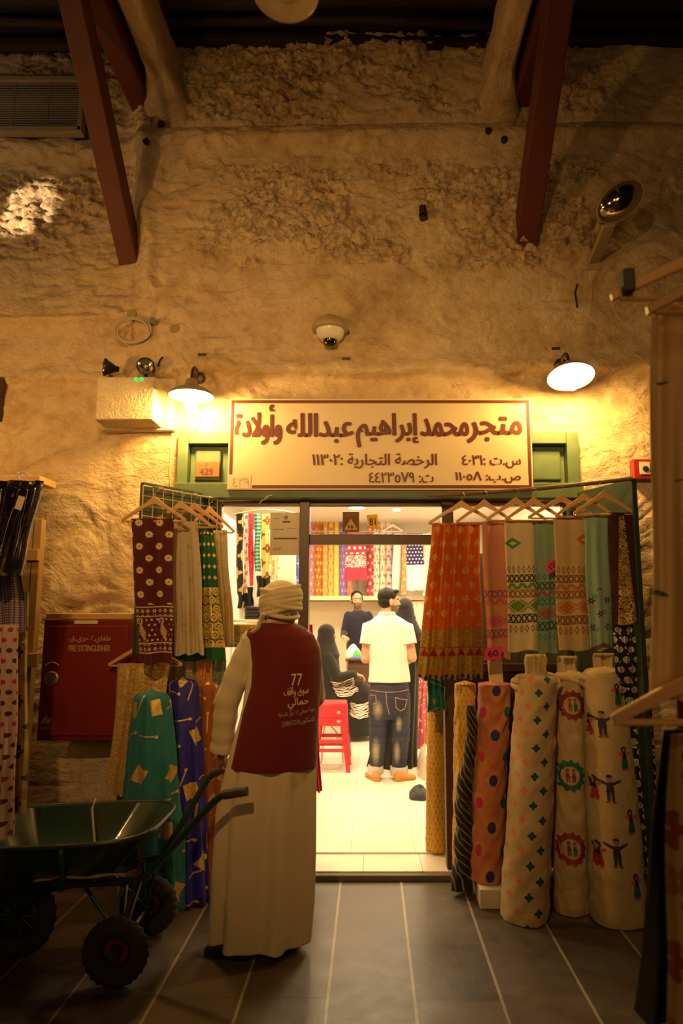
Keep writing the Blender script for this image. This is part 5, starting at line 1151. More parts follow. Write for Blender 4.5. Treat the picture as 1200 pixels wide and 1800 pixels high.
def heap(name, label, cat, px0, px1, ytop, Y, m, seed, depth=.22, z0=FL, amp=.05, nn=3.2):
    a = at(px0, 1300, Y); c = at(px1, 1300, Y); tp = at((px0 + px1) / 2, ytop, Y).z; cx = (at(px0, ytop, Y).x + at(px1, ytop, Y).x) / 2; w = (at(px1, ytop, Y).x - at(px0, ytop, Y).x) / 2; rings = []
    for i in range(18):
        s = i / 17; e = max(.02, (1 - s ** 2.2) ** .62); ring = []
        for k in range(36):
            q = 2 * PI * k / 36; n_ = 1 + amp * 6 * float(fbm(np.array(2 + nn * .5 * math.cos(q) + s * 2), np.array(nn * .5 * math.sin(q) + seed), 3, seed)); ring.append(Vector((cx + w * e * n_ * math.cos(q), Y + depth * e * n_ * math.sin(q), z0 + (tp - z0) * s * (1 + .5 * float(fbm(np.array(2 * math.cos(q) + 3), np.array(2 * math.sin(q) + seed), 2, 4))))))
        rings.append(ring)
    return tag(G().loft(rings).build(name, m, smooth=50), label, cat)
heap('plastic_heap', 'crumpled beige plastic wrap heaped on the shop floor at the right', 'plastic wrap', 733, 762, 1312, 6.85, pm('crumpled_plastic', (.66, .56, .42), .25, var=.25, scale=20, bump=1., bscale=25), 3, .25, amp=.09)
heap('dropped_cloth', 'dark cloth lying on the shop floor near the yellow rolls', 'cloth', 718, 754, 1381, 6.02, pm('dark_violet_cloth', (.035, .03, .04), .7, bump=.6), 5, .12, amp=.07)
cloth('red_veil', 'sheer red veil hanging by the left mullion beside the porter', 'veil', (524, 550), (548, 566), 1098, 1392, 4.66, fab('red_chiffon', plain((.62, .025, .05)), sheer=.5), None, folds=2, amp=.012, seed=2, th=.02)
# ---- counter with goods
CZ = at(640, 1158, 9.0).z; t = thing('shop_counter', 'dark brown counter in front of the shopkeeper', 'counter', (.1, 9.2, FL))
x0 = at(611, 1158, 9.0).x; x1 = at(760, 1158, 9.0).x
G().box(*bx(x0, x1, 9.05, 9.5, FL, CZ - .03)).build('body', WOODD, t, bevel=.004); G().box(*bx(x0 - .03, x1 + .02, 9.0, 9.53, CZ - .03, CZ)).build('top', pm('dark_counter_top', (.10, .05, .03), .3), t, bevel=.005)
g = G()
for k in range(3): g.box(*bx(x0 + .03 + k * .34, x0 + .33 + k * .34, 9.038, 9.049, FL + .1, CZ - .1))
g.build('front_panel', WOODD, t, bevel=.004)
heap('cloth_heap', 'heap of white cloth on the counter in front of the shopkeeper', 'cloth', 607, 634, 1134, 9.3, pm('white_cotton_heap', (.85, .80, .72), .8, bump=.4), 7, .15, CZ + .001, .06)
heap('cloth_heap', 'bright green cloth on the counter beside the white heap', 'cloth', 620, 634, 1143, 9.12, pm('bright_green_cloth', (.08, .45, .06), .7), 9, .07, CZ + .001, .06)
heap('cloth_heap', 'blue cloth spread on the counter edge', 'cloth', 614, 640, 1153, 9.05, pm('blue_cloth', (.08, .13, .42), .7), 11, .05, CZ + .001, .05)
# ---- red plastic stools, two stacked
SRED = pm('red_plastic', (.62, .035, .05), .35, var=.06)
def stool(zoff, label, first=None):
    c = Vector((at(583, 1300, 7.1).x, 7.1, FL + zoff)); t = thing('plastic_stool', label, 'stool', c, 'stacked red plastic stools')
    def sq(h, z, e=.22): return [c + Vector((h * math.copysign(abs(math.cos(q)) ** e, math.cos(q)), h * math.copysign(abs(math.sin(q)) ** e, math.sin(q)), z)) for q in [2 * PI * (k + .5) / 40 for k in range(40)]]
    H = .56
    G().loft([sq(.150, H - .045), sq(.152, H - .012), sq(.146, H), sq(.10, H - .002), sq(.05, H - .004)]).build('seat', SRED, t, smooth=50)
    g = G(); g.loft([sq(.160, H - .13), sq(.152, H - .04), sq(.142, H - .04), sq(.150, H - .13)], cap=False); n = len(g.f)
    g.f += [tuple([k, (k + 1) % 40, 120 + (k + 1) % 40, 120 + k]) for k in range(40)]; g.mi += [0] * 40; g.build('apron', SRED, t, smooth=50)
    for sx in (-1, 1):
        for sy in (-1, 1):
            rings = []
            for s in (0, .5, 1):
                e = .150 + .042 * s; w = .058 - .018 * s; z = H - .10 - (H - .10) * s; x = c.x + sx * e; y = c.y + sy * e
                rings.append([Vector((x, y, c.z + z)), Vector((x - sx * w, y, c.z + z)), Vector((x - sx * w, y - sy * .012, c.z + z)), Vector((x - sx * .014, y - sy * .014, c.z + z)), Vector((x - sx * .012, y - sy * w, c.z + z)), Vector((x, y - sy * w, c.z + z))])
            G().loft(rings).build('leg', SRED, t, bevel=.003)
    for sx, sy in ((0, -1), (0, 1), (-1, 0), (1, 0)):
        for z, e in ((H * .36, .173),):
            G().box(c + Vector((sx * (e - .006), sy * (e - .006), z)), (.30 if sy else .010, .010 if sy else .30, .035 if z < .25 else .02)).build('stretcher', SRED, t, bevel=.002)
    g = G(); G().box(c + Vector((.075, -.1585, H - .085)), (.03, .003, .022)).build('sticker', pm('pale_paper', (.7, .6, .4), .7), t)
stool(0, 'lower red plastic stool of the stack beside the porter'); stool(.085, 'upper red plastic stool of the stack beside the porter')
# ================================================================== PEOPLE
SKIN1 = pm('brown_skin', (.30, .135, .065), .5, var=.06); SKIN2 = pm('light_brown_skin', (.52, .28, .16), .5, var=.05); SKIN3 = pm('tan_skin', (.50, .26, .14), .5, var=.05)
LIPM = pm('lips', (.36, .13, .09), .5); EYEW = pm('eye_white', (.75, .70, .62), .3); IRIS = pm('dark_iris', (.02, .012, .008), .2); HAIRM = pm('black_hair', (.010, .006, .004), .6, bump=.6, bscale=90, spec=.25); STUB = pm('stubble', (.16, .09, .055), .7, var=.2, scale=120)
def head_prims(g, c, R, s=1.0):
    def L(x, y, z): return Vector(c) + R @ Vector((x * s, y * s, z * s))
    def e(p, r): g.ell(L(*p), tuple(q * s for q in r), 24, 16, R)
    e((0, .014, .032), (.074, .092, .086)); e((0, -.026, -.018), (.060, .066, .078)); e((0, -.034, -.066), (.047, .050, .042)); e((0, -.070, -.088), (.022, .018, .019))
    g.tube([L(0, -.086, .014), L(0, -.098, -.010), L(0, -.108, -.028)], [.008 * s, .010 * s, .013 * s], 10); e((0, -.107, -.030), (.015, .011, .010))
    e((0, -.080, .024), (.046, .014, .010)); e((0, -.092, -.056), (.022, .010, .006)); e((0, -.090, -.064), (.019, .010, .006))
    for k in (-1, 1):
        e((.036 * k, -.064, -.022), (.022, .022, .026)); e((.031 * k, -.079, .003), (.015, .011, .009)); e((.076 * k, .012, -.006), (.009, .022, .032)); e((.078 * k, .018, -.028), (.008, .012, .014))
def limb(g, pts, rs, seg=18, flat=1.0):
    g.tube(pts, rs, seg, True, flat)
    for p, r in ((pts[0], rs[0]), (pts[-1], rs[-1])): g.ell(p, (r * .99,) * 3, 16, 10)
    for p, r in zip(pts[1:-1], rs[1:-1]): g.ell(p, (r * .99,) * 3, 16, 10)
def hand_prims(g, w, f, n, s, curl=.5, size=1.0, thumb=.5):
    """w wrist, f towards the fingertips, n palm side, s thumb side"""
    f = Vector(f).normalized(); n = Vector(n); n = (n - f * n.dot(f)).normalized(); s_ = f.cross(n); s_ = s_ if s_.dot(Vector(s)) > 0 else -s_; w = Vector(w); k = size
    R = Matrix((s_, f, n)).transposed()
    g.ell(w + f * .048 * k, (.041 * k, .056 * k, .017 * k), 20, 12, R); g.ell(w + f * .012 * k, (.029 * k, .034 * k, .021 * k), 16, 10, R); g.ell(w + f * .035 * k + s_ * .024 * k + n * .006 * k, (.018 * k, .030 * k, .017 * k), 14, 10, R)
    for i, (off, ln, sp) in enumerate(((.031, .95, .10), (.0105, 1.05, .03), (-.0105, 1.0, -.03), (-.031, .80, -.11))):
        p = w + f * (.088 - .006 * abs(i - 1.2)) * k + s_ * off * k; a = .12; pts = [p - f * .02 * k, p]; d = (f + s_ * sp).normalized()
        for j, L_ in enumerate((.044, .027, .022)):
            a += curl * (1.0, 1.15, .8)[j]; p = p + (d * math.cos(a) + n * math.sin(a)) * L_ * ln * k; pts.append(p)
        g.tube(pts, [.0088 * k, .0088 * k, .0080 * k, .0073 * k, .0062 * k], 10); g.ell(pts[-1], (.0062 * k,) * 3, 8, 6)
    p = w + f * .022 * k + s_ * .030 * k + n * .006 * k; d1 = (f * .62 + s_ * .75 + n * .2).normalized(); d2 = (f * .85 + s_ * (.45 - thumb) + n * (.15 + thumb)).normalized()
    pts = [p, p + d1 * .042 * k, p + d1 * .042 * k + d2 * .032 * k, p + d1 * .042 * k + d2 * .055 * k]; g.tube(pts, [.013 * k, .0110 * k, .0098 * k, .0075 * k], 10); g.ell(pts[-1], (.0075 * k,) * 3, 8, 6)
def skinobj(name, g, mats, parent, voxel, paint=None, smooth=2):
    me = remesh(g, voxel, smooth); mats = mats if isinstance(mats, list) else [mats]
    for m in mats: me.materials.append(m)
    if paint:
        for p in me.polygons: p.material_index = paint(p.center)
    return link(name, me, parent)
def face_paint(c, R, s=1.0, stub=True):
    Ri = R.inverted()
    def f(p):
        q = (Ri @ (p - Vector(c))) / s
        if q.length > .16: return 0
        x, y, z = q; ax = abs(x) - .031
        if y < -.078:
            if (ax / .0125) ** 2 + ((z - .003) / .0052) ** 2 < 1: return 3 if abs(ax) < .0058 else 2
            if abs(x) < .022 and -.070 < z < -.051: return 1
        if y < -.062 and abs(ax) < .021 and .0165 + abs(ax) * -.15 < z < .0255: return 4
        if stub and z < -.040 and y < .0 and not (abs(x) < .012 and z > -.045): return 5
        if stub and -.0505 < z < -.040 and abs(x) < .026 and y < -.08: return 5
        return 0
    return f
def rings_px(rows, Y, n=72, fold=0, amp=0., seed=0):
    """elliptic rings from photo rows (py, left px, right px, depth radius, y offset)"""
    out = []
    for i, (py, xl, xr, ry, dy) in enumerate(rows):
        a = at(xl, py, Y); b = at(xr, py, Y); c = (a + b) / 2; rx = (b.x - a.x) / 2; s = i / max(1, len(rows) - 1); ring = []
        for k in range(n):
            q = 2 * PI * k / n; w = amp * s * (math.sin(fold * q + seed + 1.2 * s) + .5 * math.sin(fold * 1.7 * q + seed * 2 - s))
            ring.append(Vector((c.x + (rx + w) * math.cos(q), Y + dy + (ry + w) * math.sin(q), c.z)))
        out.append(ring)
    return out
def dense(rows, m=4):
    r = []
    for a, b in zip(rows, rows[1:]):
        for k in range(m): r.append(tuple(x + (y - x) * k / m for x, y in zip(a, b)))
    return r + [rows[-1]]
def shoe(g, heel, toe, w=.045, h=.075, z0=.0):
    heel = Vector(heel); toe = Vector(toe); d = (toe - heel); L_ = d.length; d.normalize(); s = Vector((-d.y, d.x, 0)); rings = []
    for t_, ww, hh in ((0, .3, .5), (.03, .62, .85), (.12, .78, 1.), (.3, .80, .95), (.5, .92, .72), (.72, 1.05, .58), (.88, .9, .48), (.97, .6, .38), (1., .25, .25)):
        p = heel + d * L_ * t_; rings.append([Vector((p.x, p.y, z0)) + s * w * ww * math.cos(q) + Vector((0, 0, h * hh * (.5 + .5 * math.sin(q)) if math.sin(q) > -.6 else h * hh * .12 * 0)) for q in [2 * PI * k / 24 for k in range(24)]])
    g.loft(rings)
# ---------------- the porter
PY = 3.55; por = thing('person', 'person from behind in cream turban, maroon vest and long robe, holding the wheelbarrow', 'person', (at(465, 1660, PY).x, PY, 0))
g = G(); hc = at(493, 1060, PY) + Vector((0, .02, 0)); HR = Matrix.Rotation(PI + .12, 3, 'Z'); head_prims(g, hc, HR, 1.0)
limb(g, [at(493, 1075, PY) , at(492, 1100, PY)], [.058, .066]); limb(g, [at(492, 1112, PY), at(490, 1200, PY), at(480, 1330, PY)], [.085, .095, .10])
SHL = at(446, 1128, PY); ELL = at(402, 1232, PY + .02); WRL = at(390, 1322, PY + .07); SHR = at(541, 1140, PY + .04); ELR = at(552, 1225, PY + .10); WRR = at(535, 1250, PY + .33)
limb(g, [SHL, ELL, WRL], [.058, .046, .030]); limb(g, [SHR, ELR, WRR], [.056, .044, .030]); limb(g, [at(492, 1122, PY), SHL], [.062, .05]); limb(g, [at(492, 1122, PY), SHR], [.062, .05])
for x0, x1 in ((448, 425), (505, 512)): limb(g, [at(x0, 1330, PY), at(x0 - 2, 1500, PY), at(x1 + 5, 1645, PY)], [.085, .058, .040])
HGRIP = at(398, 1350, 3.66)        # far barrow handle
hand_prims(g, WRL, (HGRIP + Vector((-.02, 0, .03)) - WRL), (1, .1, -.4), (.3, 1, .3), 1.15, 1.0, .6); hand_prims(g, WRR, (-.4, 1, .0), (0, 0, -1), (-1, 0, 0), .6)
skinobj('body', g, [SKIN1, LIPM, EYEW, IRIS, HAIRM, STUB], por, .0045, face_paint(hc, HR))
# robe with sleeves and collar
rows = [(1092, 470, 510, .055, .01), (1100, 450, 526, .075, .01), (1110, 438, 545, .09, .0), (1130, 436, 553, .105, 0), (1160, 440, 556, .115, 0), (1250, 428, 550, .125, 0), (1340, 402, 552, .14, 0), (1420, 384, 551, .15, 0), (1500, 379, 550, .155, 0), (1580, 375, 547, .16, 0), (1636, 372, 542, .165, 0), (1652, 371, 540, .168, 0)]
g = G(); g.loft(rings_px(dense(rows, 5), PY, 96, 7, .020, 2)); 
sl = [SHL + Vector((.03, 0, .02)), SHL, SHL.lerp(ELL, .5) + Vector((-.012, 0, 0)), ELL + Vector((-.008, 0, 0)), ELL.lerp(WRL, .5) + Vector((-.006, 0, 0)), WRL + (WRL - ELL) * -.02]
n = 40; pts = []; rs = []
for i in range(n):
    s = i / (n - 1) * (len(sl) - 1); k = min(int(s), len(sl) - 2); pts.append(sl[k].lerp(sl[k + 1], s - k)); rs.append((.072 + (.056 - .072) * i / n) * (1 + .035 * math.sin(i * 1.15 + .5) * (1 if i > 8 else 0)) + (.006 if i > n - 4 else 0))
g.tube(pts, rs, 28); limb(g, [SHR, ELR, ELR.lerp(WRR, .85)], [.064, .058, .048], 24)
g.tube([at(491, 1090, PY) + Vector((.066 * math.cos(q / 24 * 2 * PI), .062 * math.sin(q / 24 * 2 * PI) + .01, .012 * math.cos(q / 24 * 2 * PI * 1) * 0)) for q in range(24)], .014, 8, closed=True)
ROBE = fab('cream_robe_cotton', lambda b, u, v: b.mix(b.noise(5, 3), (.58, .47, .30), (.66, .54, .36)), .9)
lab(skinobj('robe', g, ROBE, por, .0065, None, 2), 'cream ankle-length robe with long sleeves')
# vest
rows = [(1093, 468, 512, .066, .012), (1098, 452, 524, .088, .01), (1105, 436, 538, .105, .006), (1116, 430, 551, .118, 0), (1140, 437, 561, .130, 0), (1165, 441, 564, .138, 0), (1205, 438, 563, .142, 0), (1250, 425, 559, .146, 0), (1300, 413, 557, .155, 0), (1346, 402, 556, .163, 0)]
g = G(); g.loft(rings_px(dense(rows, 5), PY, 96, 4, .004, 1)); VESTM = fab('maroon_vest_cloth', lambda b, u, v: b.mix(b.noise(6, 3), (.12, .009, .010), (.155, .013, .014)), .85)
VEST = lab(skinobj('vest', g, VESTM, por, .006, None, 2), 'maroon sleeveless vest with pale lettering on the back')
VINK = pm('cream_vest_print', (.72, .60, .36), .7)
for body, x0, x1, y0, y1, bo, rot in (('77', 511, 530, 1185, 1206, .0, 0), (arabic('سوق واقف'), 498, 541, 1208, 1226, .006, .06), (arabic('حمالي'), 505, 541, 1227, 1248, .010, .06), (arabic('عربة حمالي ١٠ ريال للساعة').replace('٠١', '10').replace('١٠', '10'), 489, 551, 1249, 1261, .0012, .12), ('(50065252)' + arabic('للشكاوي'), 495, 550, 1266, 1279, .0012, .10)):
    a = at(x0, y1, 3.40); c = at(x1, y0, 3.40); m = (a + c) / 2
    gl = letters(body, c.x - a.x, c.z - a.z, facing(m, (1, 0, rot)), bo); onto(gl, [VEST], .0025, .008).build('lettering', VINK, VEST, fix=False)
# turban
g = G(); tc = at(493, 1056, PY) + Vector((0, .01, 0)); sc = scale_at(1050, PY)
g.ell(tc + Vector((0, 0, .004)), (.109, .118, .103), 32, 20)
for k in range(11):
    tl = .05; zz = -.066 + k * .0125; rr = (1 - ((zz) / .128) ** 2) ** .5; rx = .1 * rr + .004
    g.tube([tc + Vector((rx * math.cos(q), (rx + .008) * math.sin(q), zz + .014 * math.cos(q + .3) * (1 if k % 4 else -1.2) + .010 * math.sin(q + k * 1.3))) for q in [2 * PI * j / 40 for j in range(40)]], .0115, 10, closed=True)
g.tube([at(468, 1078, PY) + Vector((0, -.07, 0)), at(462, 1090, PY) + Vector((0, -.06, 0)), at(457, 1104, PY) + Vector((0, -.085, 0)), at(447, 1112, PY) + Vector((0, -.09, 0))], [.026, .022, .020, .014], 14, True, .45)
skinobj('turban', g, fab('cream_turban_cotton', lambda b, u, v: b.mix(b.noise(8, 3), (.58, .46, .28), (.68, .55, .35)), .9), por, .005, None, 1)
g = G(); h1 = at(432, 1662, 3.42); h1.z = 0
shoe(g, (at(440, 1660, 3.45).x, 3.44, 0), (at(360, 1660, 3.48).x, 3.50, 0), .05, .085); g.build('shoe', pm('black_leather', (.015, .013, .012), .35), por, smooth=50)
g = G(); shoe(g, (at(508, 1660, 3.5).x, 3.50, 0), (at(524, 1660, 3.5).x, 3.76, 0), .042, .07); g.build('shoe', pm('black_leather', (.015, .013, .012), .35), por, smooth=50)
# ---------------- the customer
CY = 6.66; cu = thing('person', 'person in a white polo shirt and faded jeans standing in the shop, back turned', 'person', (at(684, 1370, CY).x, CY, FL))
g = G(); hc = at(684, 1057, CY); hc.y = CY; HR = Matrix.Rotation(math.radians(112), 3, 'Z'); head_prims(g, hc, HR, 1.0)
limb(g, [at(680, 1072, CY), at(679, 1096, CY)], [.055, .062]); limb(g, [at(680, 1110, CY), at(683, 1150, CY), at(684, 1198, CY)], [.088, .095, .10])
SL = at(650, 1102, CY); EL = at(642, 1158, CY - .02); WL = at(655, 1162, CY + .20); SR = at(713, 1104, CY); ER = at(724, 1156, CY - .02); WR = at(712, 1166, CY + .20)
for s_, e_, w_ in ((SL, EL, WL), (SR, ER, WR)): limb(g, [at(681, 1107, CY), s_], [.066, .058]); limb(g, [s_, e_, w_], [.058, .046, .030]); hand_prims(g, w_, (0, 1, .1), (0, 0, 1), (1 if s_ is SL else -1, 0, 0), .45)
for x0, x1, x2 in ((668, 663, 660), (702, 705, 701)): limb(g, [at(x0, 1210, CY), at(x1, 1290, CY), at(x2, 1358, CY)], [.082, .058, .045])
skinobj('body', g, [SKIN2, LIPM, EYEW, IRIS, HAIRM, STUB], cu, .0045, face_paint(hc, HR))
rows = [(1080, 665, 694, .06, 0), (1087, 656, 706, .08, 0), (1095, 645, 718, .10, 0), (1110, 643, 720, .118, 0), (1135, 645, 718, .125, 0), (1165, 648, 716, .125, 0), (1186, 648, 719, .135, 0), (1198, 646, 720, .138, 0)]
g = G(); g.loft(rings_px(dense(rows, 5), CY, 80, 5, .006, 1)); SLV = .55
for s_, e_ in ((SL, EL), (SR, ER)): g.tube([at(681, 1106, CY).lerp(s_, .7), s_, s_.lerp(e_, .55)], [.075, .078, .076], 24)
g.tube([at(680, 1078, CY) + Vector((.066 * math.cos(q / 20 * 2 * PI), .064 * math.sin(q / 20 * 2 * PI), 0)) for q in range(20)], .017, 8, closed=True)
POLO = lab(skinobj('polo_shirt', g, fab('white_pique', plain((.86, .78, .68)), .9), cu, .006), 'white short-sleeved polo shirt')
for s_, e_ in ((SL, EL), (SR, ER)):
    d = (e_ - s_).normalized(); p = s_.lerp(e_, .55); x = d.cross(Vector((0, 1, 0))).normalized(); y = d.cross(x)
    G().tube([p + x * .078 * math.cos(q / 24 * 2 * PI) + y * .078 * math.sin(q / 24 * 2 * PI) for q in range(24)], .004, 6, closed=True).build('cuff_stripe', pm('orange_red_trim', (.6, .14, .06), .8), POLO, smooth='all')
def denim():
    b = MB_('faded_denim'); x, y, z = b.xyz(); n = b.noise(6, 4); c = b.ramp(n, (.3, (.016, .018, .038)), (.7, (.045, .048, .082)))
    for px, py, rx, rz in ((663, 1245, .055, .10), (660, 1318, .045, .14), (700, 1270, .035, .08), (697, 1320, .035, .12)):
        p = at(px, py, CY); m = 1.0 - b.f('SQRT', ((x - p.x) / rx) * ((x - p.x) / rx) + ((z - p.z) / rz) * ((z - p.z) / rz)); c = b.mix(b.f('MAXIMUM', m, 0.0) * (n * .7 + .5), c, (.42, .34, .20))
    b.put('Base Color', c); b.put('Roughness', .9); b.bump(b.noise(300, 2) * .5 + b.noise(18, 4, dist=1.) * 1.2, .5, .01); return b.m
g = G(); g.loft(rings_px(dense([(1188, 654, 713, .115, 0), (1200, 651, 717, .125, 0), (1225, 647, 721, .145, .0), (1250, 648, 721, .13, 0), (1262, 651, 719, .10, 0)], 4), CY, 64))
for xs in ([(1235, 649, 686), (1262, 648, 683), (1290, 648, 679), (1320, 649, 677), (1345, 650, 673), (1362, 649, 671)], [(1235, 684, 721), (1262, 686, 721), (1290, 688, 720), (1320, 689, 717), (1345, 689, 714), (1362, 688, 714)]):
    rw = [(py, xl, xr, (.105, .095, .085, .078, .068, .062)[i], -.0) for i, (py, xl, xr) in enumerate(xs)]; dr = dense(rw, 6); rr = rings_px(dr, CY, 40)
    for i, ring in enumerate(rr):
        k = 1 + .035 * math.sin(i * 1.9) + .02 * math.sin(i * 3.3); c_ = sum(ring, Vector()) / len(ring)
        for q in range(len(ring)): ring[q] = c_ + (ring[q] - c_) * k
    g.loft(rr)
JE = lab(skinobj('jeans', g, denim(), cu, .006), 'dark blue faded jeans with turned-up cuffs')
THREAD = pm('orange_thread', (.52, .24, .06), .8)
for ln_ in ([(652, 1213), (668, 1216), (684, 1217), (702, 1216), (718, 1212)], [(678, 1217), (679, 1235), (684, 1256)], [(694, 1226), (704, 1229), (716, 1230)], [(695, 1226), (696, 1244), (703, 1250), (711, 1246), (715, 1231)], [(650, 1222), (660, 1222), (661, 1236), (654, 1238)]):
    pts = [at(*p, CY - .4) for p in ln_]
    pts = [at(*p, CY - .4) for p in ln_]; gg = G(); fine = [pts[i].lerp(pts[i + 1], k / 6) for i in range(len(pts) - 1) for k in range(6)] + [pts[-1]]
    bvh = BVHTree.FromPolygons([v.co for v in JE.data.vertices], [tuple(p.vertices) for p in JE.data.polygons]); hit = []
    for p in fine:
        h = bvh.ray_cast(EYE, (p - EYE).normalized())
        if h[0] is not None: hit.append(h[0] - Vector((0, .002, 0)))
    if len(hit) > 2: gg.tube(hit, .0028, 5); gg.build('stitching', THREAD, JE)
for pts in ([(649, 1358), (671, 1358)], [(688, 1360), (714, 1360)]):
    a = at(*pts[0], CY); b = at(*pts[1], CY); c = (a + b) / 2; r_ = (b.x - a.x) / 2 + .012
    G().lathe([(r_ - .004, -.026), (r_ + .004, 0), (r_, .055), (r_ - .012, .055), (r_ - .012, -.026), (r_ - .004, -.026)], 28, T(c + Vector((0, 0, .012)))).build('turned_up_cuff', pm('pale_denim_inside', (.50, .46, .40), .9), JE, smooth=50)
TAN = pm('tan_suede', (.50, .22, .045), .7, bump=.2)
g = G(); shoe(g, (at(664, 1366, CY).x, CY - .11, FL), (at(646, 1366, CY).x, CY + .15, FL), .05, .08, FL); g.build('shoe', TAN, cu, smooth=50)
g = G(); shoe(g, (at(694, 1370, CY - .1).x, CY - .10, FL), (at(729, 1366, CY).x, CY + .02, FL), .05, .085, FL); g.build('shoe', TAN, cu, smooth=50)
def hair(parent, hc, HR, s=1.0, lift=.0, short=.006, m=None, name='hair', cut=True):
    g = G(); L = lambda x, y, z: Vector(hc) + HR @ Vector((x * s, y * s, z * s))
    g.ell(L(0, .024, .046 + lift), tuple(q * s for q in (.077 + short, .090 + short, .080 + short)), 28, 18, HR); g.ell(L(0, .048, -.002), tuple(q * s for q in (.070 + short, .060 + short, .066)), 24, 16, HR)
    if cut:
        for k in range(5): g.ell(L(-.04 + .02 * k, -.055, .092 + lift), tuple(q * s for q in (.024, .030, .020)), 12, 8, HR)
    return skinobj(name, g, m or HAIRM, parent, .005, None, 1)
hair(cu, hc, HR, 1.0, .004, .006)
# ---------------- the shopkeeper
KY = 9.8; kp = thing('person', 'person in a dark blue sweater standing behind the counter, facing the alley', 'person', (at(629, 1200, KY).x, KY, FL))
g = G(); hc = at(627, 1055, KY); hc.y = KY; HR = Matrix.Rotation(math.radians(10), 3, 'Z'); KS = 1.08; head_prims(g, hc, HR, KS)
limb(g, [at(628, 1062, KY), at(629, 1080, KY)], [.055, .062]); limb(g, [at(629, 1092, KY), at(630, 1120, KY), at(630, 1145, KY)], [.085, .09, .095])
SL = at(609, 1080, KY); EL = at(605, 1112, KY - .02); WL = at(603, 1120, KY - .24); SR = at(650, 1080, KY); ER = at(655, 1112, KY - .02); WR = at(650, 1124, KY - .24)
for s_, e_, w_ in ((SL, EL, WL), (SR, ER, WR)): limb(g, [at(629, 1087, KY), s_.lerp(at(629, 1088, KY), .3)], [.06, .044]); limb(g, [s_ + Vector((.014 if s_ is SL else -.014, 0, -.02)), e_, w_], [.046, .040, .028]); hand_prims(g, w_, (.25 if s_ is SL else -.4, -1, .1), (0, 0, -1), (1 if s_ is SL else -1, 0, 0), .55)
for dx in (-.1, .1):
    b = at(630, 1145, KY); limb(g, [b + Vector((dx, 0, -.05)), Vector((b.x + dx, KY, .55)), Vector((b.x + dx * 1.1, KY, FL + .06))], [.08, .056, .042]); g.ell((b.x + dx * 1.1, KY - .06, FL + .035), (.045, .12, .036))
skinobj('body', g, [SKIN3, LIPM, EYEW, IRIS, HAIRM, STUB], kp, .0045, face_paint(hc, HR, KS))
g = G(); g.loft(rings_px(dense([(1073, 622, 636, .06, 0), (1077, 612, 647, .09, 0), (1084, 606, 654, .11, 0), (1100, 608, 652, .12, 0), (1125, 610, 650, .125, 0), (1142, 609, 651, .13, 0)], 5), KY, 64, 4, .006, 1))
for s_, e_, w_ in ((SL, EL, WL), (SR, ER, WR)): limb(g, [s_ + Vector((.024 if s_ is SL else -.024, 0, -.018)), e_, e_.lerp(w_, .75)], [.064, .056, .044], 20)
lab(skinobj('sweater', g, fab('navy_knit', plain((.020, .018, .034)), .9), kp, .006), 'dark blue long-sleeved sweater')
g = G(); b = at(630, 1140, KY)
g.loft([[Vector((b.x + rx * math.cos(q), KY + .11 * math.sin(q), z)) for q in [2 * PI * k / 32 for k in range(32)]] for z, rx in ((b.z + .04, .15), (b.z - .1, .165), (.75, .17))])
for dx in (-.1, .1): g.tube([(b.x + dx * .8, KY, .85), (b.x + dx, KY, .5), (b.x + dx * 1.1, KY, FL + .06)], [.09, .075, .065], 20)
skinobj('trousers', g, fab('grey_trousers', plain((.25, .22, .18)), .9), kp, .008)
g = G(); L = lambda x, y, z: hc + HR @ Vector((x, y, z))
L = lambda x, y, z: hc + HR @ Vector((x, y, z)) * KS; g.ell(L(0, .020, .048), (.085, .093, .084), 28, 18, HR); g.ell(L(0, .05, 0), (.078, .065, .071), 24, 14, HR)
for k in (-1, 1): g.ell(L(.070 * k, -.012, .022), (.010, .025, .030), 12, 10, HR)
skinobj('hair', g, HAIRM, kp, .005, None, 1)
# ---------------- women in black
ABAYA = fab('black_abaya_crepe', lambda b, u, v: b.mix(b.noise(6, 3), (.012, .010, .009), (.020, .016, .014)), .85)
def hijab(parent, hc, HR, s, sh, seed=0):
    g = G(); L = lambda x, y, z: Vector(hc) + HR @ Vector((x * s, y * s, z * s))
    g.ell(L(0, .022, .035), tuple(q * s for q in (.094, .112, .102)), 32, 20, HR); g.ell(L(0, .052, -.03), tuple(q * s for q in (.088, .082, .10)), 28, 16, HR)
    for k in range(5): g.tube([L(.098 * math.cos(a_) * (1 + .02 * k), .02 + .1 * math.sin(a_) * (.9 + .06 * k), -.075 - .024 * k + .012 * math.sin(2 * a_ + k)) for a_ in [PI * 2 * j / 28 for j in range(28)]], .022 * s, 8, closed=True)
    g.loft([[L(rx * math.cos(q), .025 + ry * math.sin(q), z) for q in [2 * PI * k / 40 for k in range(40)]] for z, rx, ry in ((.02, .098, .105), (-.08, .112, .118), (-.15, .145, .14), (-.24, .19, .17), (-.32, .17, .155))])
    return skinobj('headscarf', g, ABAYA, parent, .0055, None, 2)
SY_ = 8.68; sw = thing('person', 'person in a black robe and headscarf with tasselled trim, seated facing right', 'person', (at(590, 1240, SY_).x, SY_, FL))
g = G(); hc = at(576, 1116, SY_); hc.y = SY_; HR = Matrix.Rotation(math.radians(118), 3, 'Z'); head_prims(g, hc, HR, 1.0)
SH = at(577, 1150, SY_); HIP = at(577, 1222, SY_); KN = at(634, 1218, SY_ - .02); FT = at(632, 1292, SY_); FT.z = FL + .16
limb(g, [hc + Vector((0, 0, -.06)), SH], [.055, .065]); limb(g, [SH, HIP], [.12, .14])
